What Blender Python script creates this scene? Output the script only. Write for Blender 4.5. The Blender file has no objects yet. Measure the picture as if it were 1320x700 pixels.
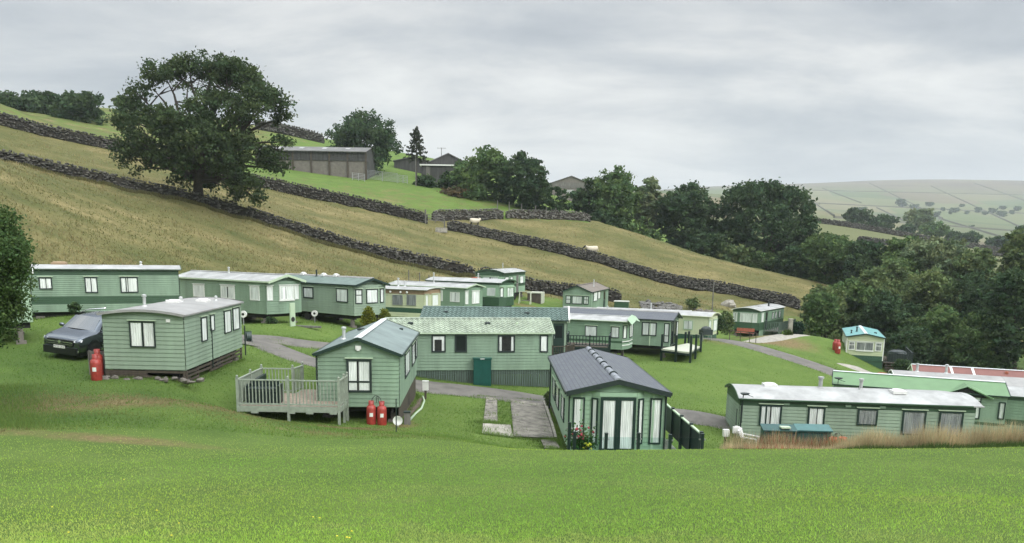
import bpy, math, random
import numpy as np
from mathutils import Vector, Matrix
random.seed(7); RNG = np.random.default_rng(7)
C = bpy.context.scene.collection
R = math.radians
# ------------------------------------------------------------------ camera (photo frame 1320 x 700, lens centre below the frame centre: cropped 4:3 photo)
F, HY, CY, ROLL = 990., 325., 495., R(1)
PT = math.atan((CY-HY)/F)
fw = np.array([0, math.cos(PT), -math.sin(PT)]); up0 = np.array([0, math.sin(PT), math.cos(PT)]); rt0 = np.array([1., 0, 0])
rt = rt0*math.cos(ROLL)+up0*math.sin(ROLL); up = up0*math.cos(ROLL)-rt0*math.sin(ROLL)
def proj(P):
    P = np.array(P, float); d = P@fw
    return np.array([660+F*(P@rt)/d, CY-F*(P@up)/d])
def ray(u, v): return fw+rt*(u-660)/F-up*(v-CY)/F
def atY(u, v, Y):
    d = ray(u, v); return d*(Y/d[1])
cam = bpy.data.cameras.new('camera'); co = bpy.data.objects.new('camera', cam); C.objects.link(co)
cam.sensor_fit = 'HORIZONTAL'; cam.sensor_width = 36; cam.lens = 36*F/1320; cam.shift_y = (CY-350)/1320
cam.clip_start = .1; cam.clip_end = 12000
M3 = Matrix(((rt[0], up[0], -fw[0]), (rt[1], up[1], -fw[1]), (rt[2], up[2], -fw[2])))
co.matrix_world = M3.to_4x4()
bpy.context.scene.camera = co

# ------------------------------------------------------------------ terrain: z/r interpolated over (azimuth, ln r)
CT = []
def cp(u, v, D): CT.append(tuple(atY(u, v, D)))
def cz(x, y, z): CT.append((x, y, z))
for u in (-250, 0, 330, 660, 990, 1320, 1600): cp(u, 702, 7); cp(u, 642, 10.5)
for u in (0, 330): cp(u, 598, 15)
for u in (660, 990, 1320, 1600): cp(u, 602, 15)
for u, v, D in [(-200,520,24),(20,560,19.6),(20,522,25),(60,492,28),(100,457,33),(30,440,35),(60,411,41),(-150,430,40),
    (132,487,29.6),(237,494,29.8),(311,463,37),(260,520,26),(200,545,22.5),
    (365,419,49.5),(250,420,50),(452,423,53.5),(400,413,57),(430,400,62),(400,462,41),(345,440,45),
    (430,549,28.2),(302,534,28.9),(500,547,29.9),(540,516,37.6),(400,480,36),(400,570,22.5),(560,563,25),
    (560,502,40.5),(706,504,42.6),(620,498,42.5),(640,540,33.5),(690,577,28.6),(640,574,27),
    (720,582,22),(850,582,21),(1000,580,20.5),(1150,579,20.5),(1320,577,20.5),(1600,577,20.5),
    (900,536,37.5),(850,500,46),(850,473,53),(930,443,64),(1000,472,58),(1000,503,50),(950,530,42),(1080,484,56),(1075,440,72),
    (1020,432,80),(900,437,70),
    (0,208,80),(130,238,83),(255,263,86),(400,307,88),(500,334,89),(612,357,91),(700,378,92),(800,392,92),(900,400,93),
    (0,160,105),(140,192,108),(330,240,112),(450,265,113),(560,290,113),(700,322,112),(860,366,110),(1030,398,108),
    (560,268,121),(350,212,142),(450,224,145),(520,230,150),(620,252,140),(690,273,129),(760,290,123),(830,308,123),(900,328,124),(1000,352,125),(1075,368,126),
    (0,143,128),(60,152,140),(140,140,178),(250,150,180),(380,176,178),(414,184,180),(-200,100,130),(-200,170,90),
    (1045,287,262),(1110,296,262),(1200,312,264),(1320,330,268),(1050,306,235),(1500,350,268),(1130,322,232),
    (960,262,600),(1100,300,560),(1200,306,560),(1320,318,560),(1500,330,600),
    (960,254,1000),(1100,280,1000),(1200,285,1000),(1320,292,1000),(1500,300,1000),
    (960,247,1700),(1100,252,1700),(1200,254,1700),(1320,258,1700),
    (900,242,2900),(960,241.5,2900),(1020,239,2700),(1100,234,2600),(1180,232,2600),(1260,233.5,2600),(1320,236,2600),(1600,238,2600)]: cp(u, v, D)
for x, y, z in [(2,27.5,-7.5),(8,27,-7.9),(4,33,-7.9),(3,40,-7.9),(9,36,-8.1),(12,33,-8.4),(20,33,-8.6),(10.5,31.3,-8.15),(14.2,31.3,-8.2),(16,27,-7.6),(24,27,-8.1),(30,34,-9.8),
    (20,45,-10.0),(28,44,-10.4),(36,52,-11),(33,68,-10.0),(-4,51,-7.2),(3,51,-7.5),(8,58,-8.0),(12,62,-8.3),(18,72,-8.5),
    (-9,62,-5.9),(-5,69,-6.),(-2,74,-5.8),(-2.5,80,-5.0),(6.6,82,-6.3),(26,87,-9.1),(-25,44,-3.9),(-20,45,-4.1),
    (45,75,-12),(60,90,-13),(80,110,-13),(50,100,-12),(34,150,-5),(50,150,-9),(15,155,3),(70,160,-11),(110,180,-8),(110,120,-13),(75,60,-13),
    (16,200,12.5),(0,190,16),(20,220,16),(-60,250,30),(-120,250,36),(0,300,24),(-60,400,38),(40,300,14),(0,600,40),(-300,600,60),(0,1500,80),(-600,1500,110),(0,3000,160),(-1500,3000,240),
    (3000,3000,150),(600,500,20),(-70,20,6),(-60,60,14),(-90,100,30),(-200,200,50),(60,20,-9),(100,50,-13),(200,150,-10),(5500,3000,190),(-3000,3000,260),(0,3900,165),(2000,3700,215),(1200,3800,200)]: cz(x, y, z)
for azd, sl in ((-75,.12),(75,-.12),(-100,.1),(100,-.1)):
    for r, k in ((7,1.6),(30,1),(150,.8),(700,.3),(3500,.06)):
        z = -1.6-.8+sl*r*k; a = R(azd); cz(r*math.sin(a), r*math.cos(a), z)
CT = np.array(CT)
def ang(x, y):
    r = np.hypot(x, y)+1e-9; return np.arctan2(x, y), np.log(r), r
ca, cl, cr = ang(CT[:, 0], CT[:, 1]); cg = CT[:, 2]/cr
def tps(d2): return np.where(d2 > 1e-12, .5*d2*np.log(d2+1e-12), 0)
NC = len(CT); D2 = (ca[:, None]-ca)**2+(cl[:, None]-cl)**2
A_ = np.zeros((NC+3, NC+3)); A_[:NC, :NC] = tps(D2)+np.eye(NC)*2e-4; Pm = np.c_[np.ones(NC), ca, cl]; A_[:NC, NC:] = Pm; A_[NC:, :NC] = Pm.T
wts = np.linalg.solve(A_, np.r_[cg, 0, 0, 0])
def Hn(x, y):
    x = np.atleast_1d(np.asarray(x, float)); y = np.atleast_1d(np.asarray(y, float)); sh = x.shape; x = x.ravel(); y = y.ravel()
    out = np.empty(len(x))
    for i in range(0, len(x), 20000):
        a, l, r = ang(x[i:i+20000], y[i:i+20000]); l = np.maximum(l, 1.2); a2 = np.clip(a, -1.9, 1.9)
        g = tps((a2[:, None]-ca)**2+(l[:, None]-cl)**2)@wts[:NC]+wts[NC]+wts[NC+1]*a2+wts[NC+2]*l
        z = g*np.exp(l)
        w = np.clip((np.abs(a)-1.75)/.7, 0, 1); w = w*w*(3-2*w)
        z0 = -2.2+0*r
        k = np.clip((r-3)/4, 0, 1); z = z0*(1-k)+z*k
        out[i:i+20000] = z*(1-w)+w*(-2.2+.01*r)
    return out.reshape(sh)
def H(x, y): return float(Hn(x, y)[0])
def hit(u, v, tmax=3500, tmin=5):
    d = ray(u, v); t = np.exp(np.linspace(math.log(tmin), math.log(tmax), 900)); P = t[:, None]*d
    f = P[:, 2]-Hn(P[:, 0], P[:, 1]); k = np.where(f < 0)[0]
    if len(k) == 0 or k[0] == 0: return None
    a, b = t[k[0]-1], t[k[0]]
    for _ in range(12):
        m = (a+b)/2; q = m*d
        if q[2]-H(q[0], q[1]) < 0: b = m
        else: a = m
    q = b*d; return np.array([q[0], q[1], H(q[0], q[1])])
# ------------------------------------------------------------------ materials
MT = {}
def srgb(c):
    c = [x/255 for x in c]; return tuple((x/12.92 if x <= .04045 else ((x+.055)/1.055)**2.4) for x in c)+(1,)
def node_mat(name):
    m = bpy.data.materials.new(name); m.use_nodes = True; nt = m.node_tree; MT[name] = m
    return m, nt, nt.nodes, nt.links, nt.nodes['Principled BSDF']
def mat(name, col, rough=.6, var=.12, scale=3., bump=0., bscale=40., metal=0., spec=.5, tint=None, streak=False):
    """paint / metal / stone with dirt variation and fine bump"""
    m, nt, N, L, b = node_mat(name)
    tc = N.new('ShaderNodeTexCoord'); mp = N.new('ShaderNodeMapping'); L.new(tc.outputs['Object'], mp.inputs[0])
    if streak: mp.inputs['Scale'].default_value = (1, 1, .18)
    no = N.new('ShaderNodeTexNoise'); no.inputs['Scale'].default_value = scale; no.inputs['Detail'].default_value = 6; no.inputs['Roughness'].default_value = .65
    L.new(mp.outputs[0], no.inputs[0])
    rp = N.new('ShaderNodeValToRGB'); rp.color_ramp.elements[0].position = .3; rp.color_ramp.elements[1].position = .7
    c2 = tint or tuple(x*(1-var*1.6) for x in col[:3]); c1 = tuple(min(1, x*(1+var*.5)) for x in col[:3])
    rp.color_ramp.elements[0].color = (*c2[:3], 1); rp.color_ramp.elements[1].color = (*c1, 1)
    L.new(no.outputs['Fac'], rp.inputs[0]); L.new(rp.outputs[0], b.inputs['Base Color'])
    b.inputs['Roughness'].default_value = rough; b.inputs['Metallic'].default_value = metal; b.inputs['Specular IOR Level'].default_value = spec
    if bump:
        n2 = N.new('ShaderNodeTexNoise'); n2.inputs['Scale'].default_value = bscale; n2.inputs['Detail'].default_value = 4; L.new(tc.outputs['Object'], n2.inputs[0])
        bp = N.new('ShaderNodeBump'); bp.inputs['Strength'].default_value = bump; bp.inputs['Distance'].default_value = .02
        L.new(n2.outputs['Fac'], bp.inputs['Height']); L.new(bp.outputs[0], b.inputs['Normal'])
    return m
def attr_mat(name, attr='tint', rough=.6, trans=0., nscale=0, spec=.3):
    m, nt, N, L, b = node_mat(name)
    at = N.new('ShaderNodeAttribute'); at.attribute_name = attr; src = at.outputs['Color']
    if nscale:
        tc = N.new('ShaderNodeTexCoord'); no = N.new('ShaderNodeTexNoise'); no.inputs['Scale'].default_value = nscale; no.inputs['Detail'].default_value = 5
        L.new(tc.outputs['Object'], no.inputs[0]); mr = N.new('ShaderNodeMapRange'); mr.inputs[1].default_value = .25; mr.inputs[2].default_value = .75; mr.inputs[3].default_value = .6; mr.inputs[4].default_value = 1.35
        L.new(no.outputs['Fac'], mr.inputs[0]); mx = N.new('ShaderNodeVectorMath'); mx.operation = 'SCALE'; L.new(src, mx.inputs[0]); L.new(mr.outputs[0], mx.inputs['Scale']); src = mx.outputs[0]
    L.new(src, b.inputs['Base Color']); b.inputs['Roughness'].default_value = rough; b.inputs['Specular IOR Level'].default_value = spec
    if trans:
        tr = N.new('ShaderNodeBsdfTranslucent'); L.new(src, tr.inputs[0]); mix = N.new('ShaderNodeMixShader'); mix.inputs[0].default_value = trans
        L.new(b.outputs[0], mix.inputs[1]); L.new(tr.outputs[0], mix.inputs[2]); L.new(mix.outputs[0], N['Material Output'].inputs[0])
    return m
G1 = (.222, .322, .230); G2 = (.036, .088, .044)
mat('siding', G1, .55, .20, 1.1, streak=True); mat('siding_faded', (.265, .350, .262), .6, .18, .8, streak=True); mat('siding_fresh', (.195, .302, .206), .5, .16, 1.4, streak=True)
mat('siding_pale', (.34, .47, .33), .5, .08, 1.2, streak=True)
mat('siding_light', (.28, .42, .29), .5, .08, 1.2, streak=True)
mat('siding_cream', (.50, .55, .36), .5, .08, 1.2, streak=True)
mat('band_dark', G2, .5, .1, 2)
mat('band_deep', (.03, .085, .05), .5, .1, 2)
mat('band_brown', (.30, .21, .125), .6, .1, 2)
mat('roof_white', (.40, .41, .40), .5, .26, .9, bump=.1)
mat('roof_grey', (.32, .32, .31), .6, .2, .8, bump=.1)
mat('roof_slate', (.105, .115, .135), .6, .14, 2.2, bump=.3, bscale=25)
mat('roof_green_grey', (.19, .245, .235), .5, .22, .9, bump=.1)
mat('roof_dark_green', (.135, .19, .165), .5, .15, 2, bump=.1)
mat('roof_tile_pale', (.36, .42, .33), .5, .25, 1.2, bump=.1)
mat('roof_tile_dark', (.125, .185, .165), .5, .2, 1.2, bump=.1)
mat('roof_green', (.125, .235, .11), .5, .10, 1.2, bump=.1)
mat('roof_red', (.19, .075, .06), .6, .12, 1.5, bump=.1)
mat('roof_teal', (.15, .37, .36), .4, .15, 2)
mat('roof_brown', (.17, .145, .12), .6, .2, 2, bump=.2)
mat('roof_fibre', (.17, .17, .165), .8, .25, .5, bump=.3)
mat('trim_black', (.018, .03, .028), .45, .1, 4)
mat('trim_green', (.012, .032, .026), .45, .1, 4)
mat('trim_white', (.72, .74, .70), .4, .06, 4)
mat('trim_pale', (.45, .56, .40), .5, .06, 4)
mat('white_plastic', (.75, .75, .73), .35, .08, 5)
mat('ridge_grey', (.27, .29, .32), .55, .15, 5)
mat('ridge_white', (.62, .66, .66), .5, .1, 5)
mat('flue_metal', (.55, .57, .56), .4, .15, 6, metal=.3)
mat('under_dark', (.022, .022, .02), .8, .3, 3)
mat('timber_dark', (.075, .06, .045), .8, .3, 5, streak=True, bump=.3)
mat('timber_grey', (.16, .155, .14), .8, .3, 5, streak=True, bump=.3)
mat('timber_green', (.10, .145, .115), .75, .2, 5, streak=True, bump=.2)
mat('skirt_green', (.085, .125, .10), .75, .25, 4, streak=True, bump=.2)
mat('deck_rail', (.28, .32, .26), .6, .15, 6, bump=.1)
mat('deck_boards', (.31, .25, .19), .75, .25, 5, bump=.2)
mat('deck_pale', (.50, .52, .42), .7, .1, 4)
mat('black_panel', (.010, .022, .022), .35, .1, 4)
mat('gas_red', (.36, .045, .035), .45, .3, 8)
mat('gas_orange', (.62, .10, .045), .4, .15, 8)
mat('rubber', (.015, .015, .016), .7, .1, 8)
mat('steel', (.42, .43, .44), .35, .1, 9, metal=.6)
mat('locker_green', (.004, .07, .055), .4, .12, 3)
mat('bench_teal', (.016, .075, .07), .45, .15, 4)
mat('bench_lid', (.05, .15, .145), .45, .15, 4)
mat('concrete', (.25, .232, .195), .85, .45, 2.2, bump=.3)
mat('concrete_pale', (.36, .34, .29), .85, .3, 2.2, bump=.3)
mat('block', (.17, .155, .135), .9, .2, 2, bump=.3)
mat('terracotta', (.36, .12, .07), .8, .2, 5)
mat('barn_board', (.062, .062, .060), .85, .35, 2.5, streak=True)
mat('fleece', (.62, .56, .44), .95, .15, 14, bump=.6, bscale=30)
mat('sheep_black', (.02, .018, .016), .8, .2, 10)
mat('bark', (.055, .045, .035), .9, .35, 4, bump=.7, bscale=14)
mat('soil', (.13, .10, .07), .95, .3, 3, bump=.5)
mat('flower_pink', (.35, .05, .07), .7, .3, 10)
mat('flower_yellow', (.85, .75, .06), .7, .2, 10)
mat('stem_green', (.05, .11, .03), .7, .3, 10)
mat('car_paint', (.15, .17, .19), .14, .04, 2, metal=.9, spec=.6)
mat('car_dark', (.012, .013, .014), .35, .1, 6)
mat('chrome', (.62, .63, .64), .15, .04, 6, metal=.9)
mat('lamp_glass', (.55, .58, .6), .1, .05, 8)
mat('plate', (.72, .72, .68), .4, .03, 6)
m, nt, N, L, b = node_mat('tyre_rim'); b.inputs['Base Color'].default_value = (.35, .36, .37, 1); b.inputs['Metallic'].default_value = .8; b.inputs['Roughness'].default_value = .3
def glass(name, tint, refl, dark=0):
    m, nt, N, L, b = node_mat(name); N.remove(b)
    g = N.new('ShaderNodeBsdfGlossy'); g.inputs['Roughness'].default_value = .03; g.inputs[0].default_value = (.95, .97, 1, 1)
    if dark: t = N.new('ShaderNodeBsdfDiffuse'); t.inputs[0].default_value = (*tint, 1)
    else: t = N.new('ShaderNodeBsdfTransparent'); t.inputs[0].default_value = (*tint, 1)
    fr = N.new('ShaderNodeLayerWeight'); fr.inputs[0].default_value = refl
    mx = N.new('ShaderNodeMixShader'); L.new(fr.outputs['Fresnel'], mx.inputs[0]); L.new(t.outputs[0], mx.inputs[1]); L.new(g.outputs[0], mx.inputs[2]); L.new(mx.outputs[0], N['Material Output'].inputs[0])
glass('glass', (.98, 1, 1), .10); glass('glass_dark', (.014, .018, .018), .25, 1); glass('glass_rail', (.86, .93, .92), .12); glass('car_glass', (.05, .06, .06), .55, 1)
m = MT['roof_slate']; nt = m.node_tree; N = nt.nodes; L = nt.links; b = N['Principled BSDF']; tc = N.new('ShaderNodeTexCoord'); mp = N.new('ShaderNodeMapping'); mp.inputs['Rotation'].default_value = (0, 0, math.pi/2); L.new(tc.outputs['Object'], mp.inputs[0])
bk = N.new('ShaderNodeTexBrick'); bk.inputs['Scale'].default_value = 1; bk.inputs['Brick Width'].default_value = .5; bk.inputs['Row Height'].default_value = .16; bk.inputs['Mortar Size'].default_value = .012; bk.inputs['Color1'].default_value = (.108, .122, .132, 1); bk.inputs['Color2'].default_value = (.085, .095, .115, 1); bk.inputs['Mortar'].default_value = (.045, .05, .06, 1)
L.new(mp.outputs[0], bk.inputs[0]); L.new(bk.outputs[0], b.inputs['Base Color'])
# net curtain: white cloth, shade of the folds painted in as vertical streaks
m, nt, N, L, b = node_mat('curtain')
tc = N.new('ShaderNodeTexCoord'); no = N.new('ShaderNodeTexNoise'); no.inputs['Scale'].default_value = 7; mp = N.new('ShaderNodeMapping'); mp.inputs['Scale'].default_value = (1, 1, .12)
L.new(tc.outputs['Object'], mp.inputs[0]); L.new(mp.outputs[0], no.inputs[0]); rp = N.new('ShaderNodeValToRGB'); rp.color_ramp.elements[0].position = .35; rp.color_ramp.elements[1].position = .65
rp.color_ramp.elements[0].color = (.62, .63, .60, 1); rp.color_ramp.elements[1].color = (.88, .89, .86, 1); L.new(no.outputs[0], rp.inputs[0]); L.new(rp.outputs[0], b.inputs['Base Color']); b.inputs['Roughness'].default_value = .95
def _dup(a, b_, c1, c2):
    q = MT[a].copy(); MT[b_] = q; q.name = b_
    for nd in q.node_tree.nodes:
        if nd.type == 'VALTORGB': nd.color_ramp.elements[0].color = (*c1, 1); nd.color_ramp.elements[1].color = (*c2, 1)
_dup('curtain', 'curtain_grey', (.20, .21, .21), (.38, .39, .38))
attr_mat('leaf', trans=.3, rough=.75, spec=.12); attr_mat('grass', trans=.4, rough=.7, spec=.15); attr_mat('stone', rough=.95, nscale=5, spec=.15)

# ------------------------------------------------------------------ mesh helpers
def link(o, parent=None):
    C.objects.link(o)
    if parent: o.parent = parent
    return o
def tag(o, label=None, cat=None, group=None, kind=None):
    if label: o['label'] = label
    if cat: o['category'] = cat
    if group: o['group'] = group
    if kind: o['kind'] = kind
    return o
def empty(name, loc=(0, 0, 0), rz=0, label=None, cat=None, group=None):
    o = bpy.data.objects.new(name, None); o.location = loc; o.rotation_euler.z = rz; o.empty_display_size = .3; C.objects.link(o)
    return tag(o, label, cat, group)
class MB:
    def __init__(s): s.v = []; s.f = []; s.m = []; s.mats = []
    def face(s, pts, m=0):
        i = len(s.v); s.v += [tuple(p) for p in pts]; s.f.append(tuple(range(i, i+len(pts)))); s.m.append(m)
    def box(s, x0, x1, y0, y1, z0, z1, m=0, M=None):
        p = [(x, y, z) for z in (z0, z1) for x, y in ((x0, y0), (x1, y0), (x1, y1), (x0, y1))]
        if M is not None: p = [tuple(M@Vector(q)) for q in p]
        i = len(s.v); s.v += p
        for q in ((3, 2, 1, 0), (4, 5, 6, 7), (0, 1, 5, 4), (1, 2, 6, 5), (2, 3, 7, 6), (3, 0, 4, 7)): s.f.append(tuple(i+k for k in q)); s.m.append(m)
    def bar(s, a, b, w, h=None, m=0, upv=(0, 0, 1)):
        a = Vector(a); b = Vector(b); d = b-a; L_ = d.length
        if L_ < 1e-6: return
        d.normalize(); u = Vector(upv)
        if abs(d.dot(u)) > .98: u = Vector((0, 1, 0))
        x = d.cross(u).normalized(); u = x.cross(d); h = h or w
        M = Matrix((( *x, 0), (*d, 0), (*u, 0), (*a, 1))).transposed()
        s.box(-w/2, w/2, 0, L_, -h/2, h/2, m, M)
    def tube(s, pts, rad, n=8, m=0, cap=True):
        pts = [Vector(p) for p in pts]; rad = rad if hasattr(rad, '__len__') else [rad]*len(pts); rings = []
        ref = None
        for i, p in enumerate(pts):
            d = (pts[min(i+1, len(pts)-1)]-pts[max(i-1, 0)]).normalized()
            if ref is None or abs(ref.dot(d)) > .95: ref = Vector((0, 0, 1)) if abs(d.z) < .9 else Vector((1, 0, 0))
            x = d.cross(ref).normalized(); y = d.cross(x).normalized(); ref = x.cross(d)*-1 if False else ref
            k = len(s.v); rings.append(k)
            for j in range(n):
                a = 2*math.pi*j/n; s.v.append(tuple(p+(x*math.cos(a)+y*math.sin(a))*rad[i]))
        for i in range(len(pts)-1):
            for j in range(n):
                s.f.append((rings[i]+j, rings[i]+(j+1) % n, rings[i+1]+(j+1) % n, rings[i+1]+j)); s.m.append(m)
        if cap:
            s.f.append(tuple(rings[0]+j for j in range(n))); s.m.append(m); s.f.append(tuple(rings[-1]+n-1-j for j in range(n))); s.m.append(m)
    def lathe(s, prof, c=(0, 0, 0), n=16, m=0):
        s0 = len(s.v)
        for r, z in prof:
            for j in range(n):
                a = 2*math.pi*j/n; s.v.append((c[0]+r*math.cos(a), c[1]+r*math.sin(a), c[2]+z))
        for i in range(len(prof)-1):
            for j in range(n):
                s.f.append((s0+i*n+j, s0+i*n+(j+1) % n, s0+(i+1)*n+(j+1) % n, s0+(i+1)*n+j)); s.m.append(m)
    def blob(s, c, r, n=8, k=6, jit=.12, m=0):
        s0 = len(s.v); r = r if hasattr(r, '__len__') else (r, r, r)
        for i in range(k+1):
            t = math.pi*i/k
            for j in range(n):
                a = 2*math.pi*j/n; q = 1+random.uniform(-jit, jit)
                s.v.append((c[0]+r[0]*math.sin(t)*math.cos(a)*q, c[1]+r[1]*math.sin(t)*math.sin(a)*q, c[2]+r[2]*math.cos(t)*q))
        for i in range(k):
            for j in range(n):
                s.f.append((s0+(i+1)*n+j, s0+(i+1)*n+(j+1) % n, s0+i*n+(j+1) % n, s0+i*n+j)); s.m.append(m)
    def build(s, name, mats, parent=None, smooth=False, label=None):
        me = bpy.data.meshes.new(name); me.from_pydata(s.v, [], s.f); me.update()
        for q in (mats if isinstance(mats, (list, tuple)) else [mats]): me.materials.append(MT[q])
        me.polygons.foreach_set('material_index', s.m)
        if smooth: me.polygons.foreach_set('use_smooth', [True]*len(s.f))
        o = bpy.data.objects.new(name, me); link(o, parent)
        if label: o['label'] = label
        return o
def np_mesh(name, V, Fc, mname, parent=None, col=None, smooth=False, ng=4):
    """V (n,3), Fc (m,ng); col (m,3) per face -> attribute tint"""
    me = bpy.data.meshes.new(name); V = np.asarray(V, np.float32); Fc = np.asarray(Fc, np.int32); m = len(Fc)
    me.vertices.add(len(V)); me.vertices.foreach_set('co', V.ravel())
    me.loops.add(m*ng); me.loops.foreach_set('vertex_index', Fc.ravel()); me.polygons.add(m)
    me.polygons.foreach_set('loop_start', np.arange(0, m*ng, ng, dtype=np.int32)); me.polygons.foreach_set('loop_total', np.full(m, ng, np.int32))
    if smooth: me.polygons.foreach_set('use_smooth', np.ones(m, bool))
    me.update(calc_edges=True)
    if col is not None:
        at = me.attributes.new('tint', 'FLOAT_COLOR', 'FACE'); at.data.foreach_set('color', np.c_[col, np.ones(m)].astype(np.float32).ravel())
    me.materials.append(MT[mname]); o = bpy.data.objects.new(name, me); return link(o, parent)
def vnoise(x, y, s, seed):
    r_ = np.random.default_rng(seed); T_ = r_.random((256, 256)); x = x/s; y = y/s; i = np.floor(x).astype(int); j = np.floor(y).astype(int); fx = x-i; fy = y-j
    fx = fx*fx*(3-2*fx); fy = fy*fy*(3-2*fy); g = lambda a, b: T_[a % 256, b % 256]
    return (g(i, j)*(1-fx)+g(i+1, j)*fx)*(1-fy)+(g(i, j+1)*(1-fx)+g(i+1, j+1)*fx)*fy
HAZE = 0.00021
# ------------------------------------------------------------------ caravans
def slab_window(mb_f, mb_p, mb_c, T, s0, s1, z0, z1, fw_, mull, trans, curtain):
    """T(s, off, z) maps wall coordinates to caravan space; off = distance proud of the wall"""
    def bx(mb, a0, a1, b0, b1, o0, o1):
        p = [T(s, o, z) for z in (b0, b1) for s, o in ((a0, o1), (a1, o1), (a1, o0), (a0, o0))]; i = len(mb.v); mb.v += p
        for q in ((3, 2, 1, 0), (4, 5, 6, 7), (0, 1, 5, 4), (1, 2, 6, 5), (2, 3, 7, 6), (3, 0, 4, 7)): mb.f.append(tuple(i+k for k in q)); mb.m.append(0)
    bx(mb_f, s0, s0+fw_, z0, z1, .004, .070); bx(mb_f, s1-fw_, s1, z0, z1, .004, .070)
    bx(mb_f, s0+fw_, s1-fw_, z0, z0+fw_, .004, .067); bx(mb_f, s0+fw_, s1-fw_, z1-fw_, z1, .004, .067)
    for k in mull: c = s0+(s1-s0)*k; bx(mb_f, c-fw_*.45, c+fw_*.45, z0+fw_, z1-fw_, .004, .064)
    for k in trans: c = z0+(z1-z0)*k; bx(mb_f, s0+fw_, s1-fw_, c-fw_*.4, c+fw_*.4, .004, .061)
    mb_p.face([T(s0+fw_*.9, 0.052, z0+fw_*.9), T(s1-fw_*.9, 0.052, z0+fw_*.9), T(s1-fw_*.9, 0.052, z1-fw_*.9), T(s0+fw_*.9, 0.052, z1-fw_*.9)])
    def cloth(a, b, n, top=None):
        z_t = z1-fw_ if top is None else top
        for i in range(n):
            u0 = a+(b-a)*i/n; u1 = a+(b-a)*(i+1)/n; o0 = .030+.016*(i % 2); o1 = .030+.016*((i+1) % 2)
            mb_c.face([T(u0, o0, z0+fw_), T(u1, o1, z0+fw_), T(u1, o1, z_t), T(u0, o0, z_t)])
    w = s1-s0
    if curtain == 'net' and w > .5 and random.random() < .45:
        g = random.uniform(.03, .10)*w; cc = (s0+s1)/2+random.uniform(-.08, .08)*w; cloth(s0+fw_*.8, cc-g/2, max(4, int(w/.09))); cloth(cc+g/2, s1-fw_*.8, max(4, int(w/.09)), z1-fw_-random.uniform(0, .02)); return True
    if curtain in ('net', 'grey'): cloth(s0+fw_*.8, s1-fw_*.8, max(6, int(w/.045)))
    elif curtain == 'sides': cloth(s0+fw_, s0+fw_+w*.14, 3); cloth(s1-fw_-w*.14, s1-fw_, 3)
    elif curtain == 'blind':
        cloth(s0+fw_, s0+fw_+w*.1, 2); cloth(s1-fw_-w*.18, s1-fw_, 3)
        mb_c.face([T(s0+fw_, .034, z1-(z1-z0)*.28), T(s1-fw_, .034, z1-(z1-z0)*.28), T(s1-fw_, .034, z1-fw_), T(s0+fw_, .034, z1-fw_)])
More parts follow.
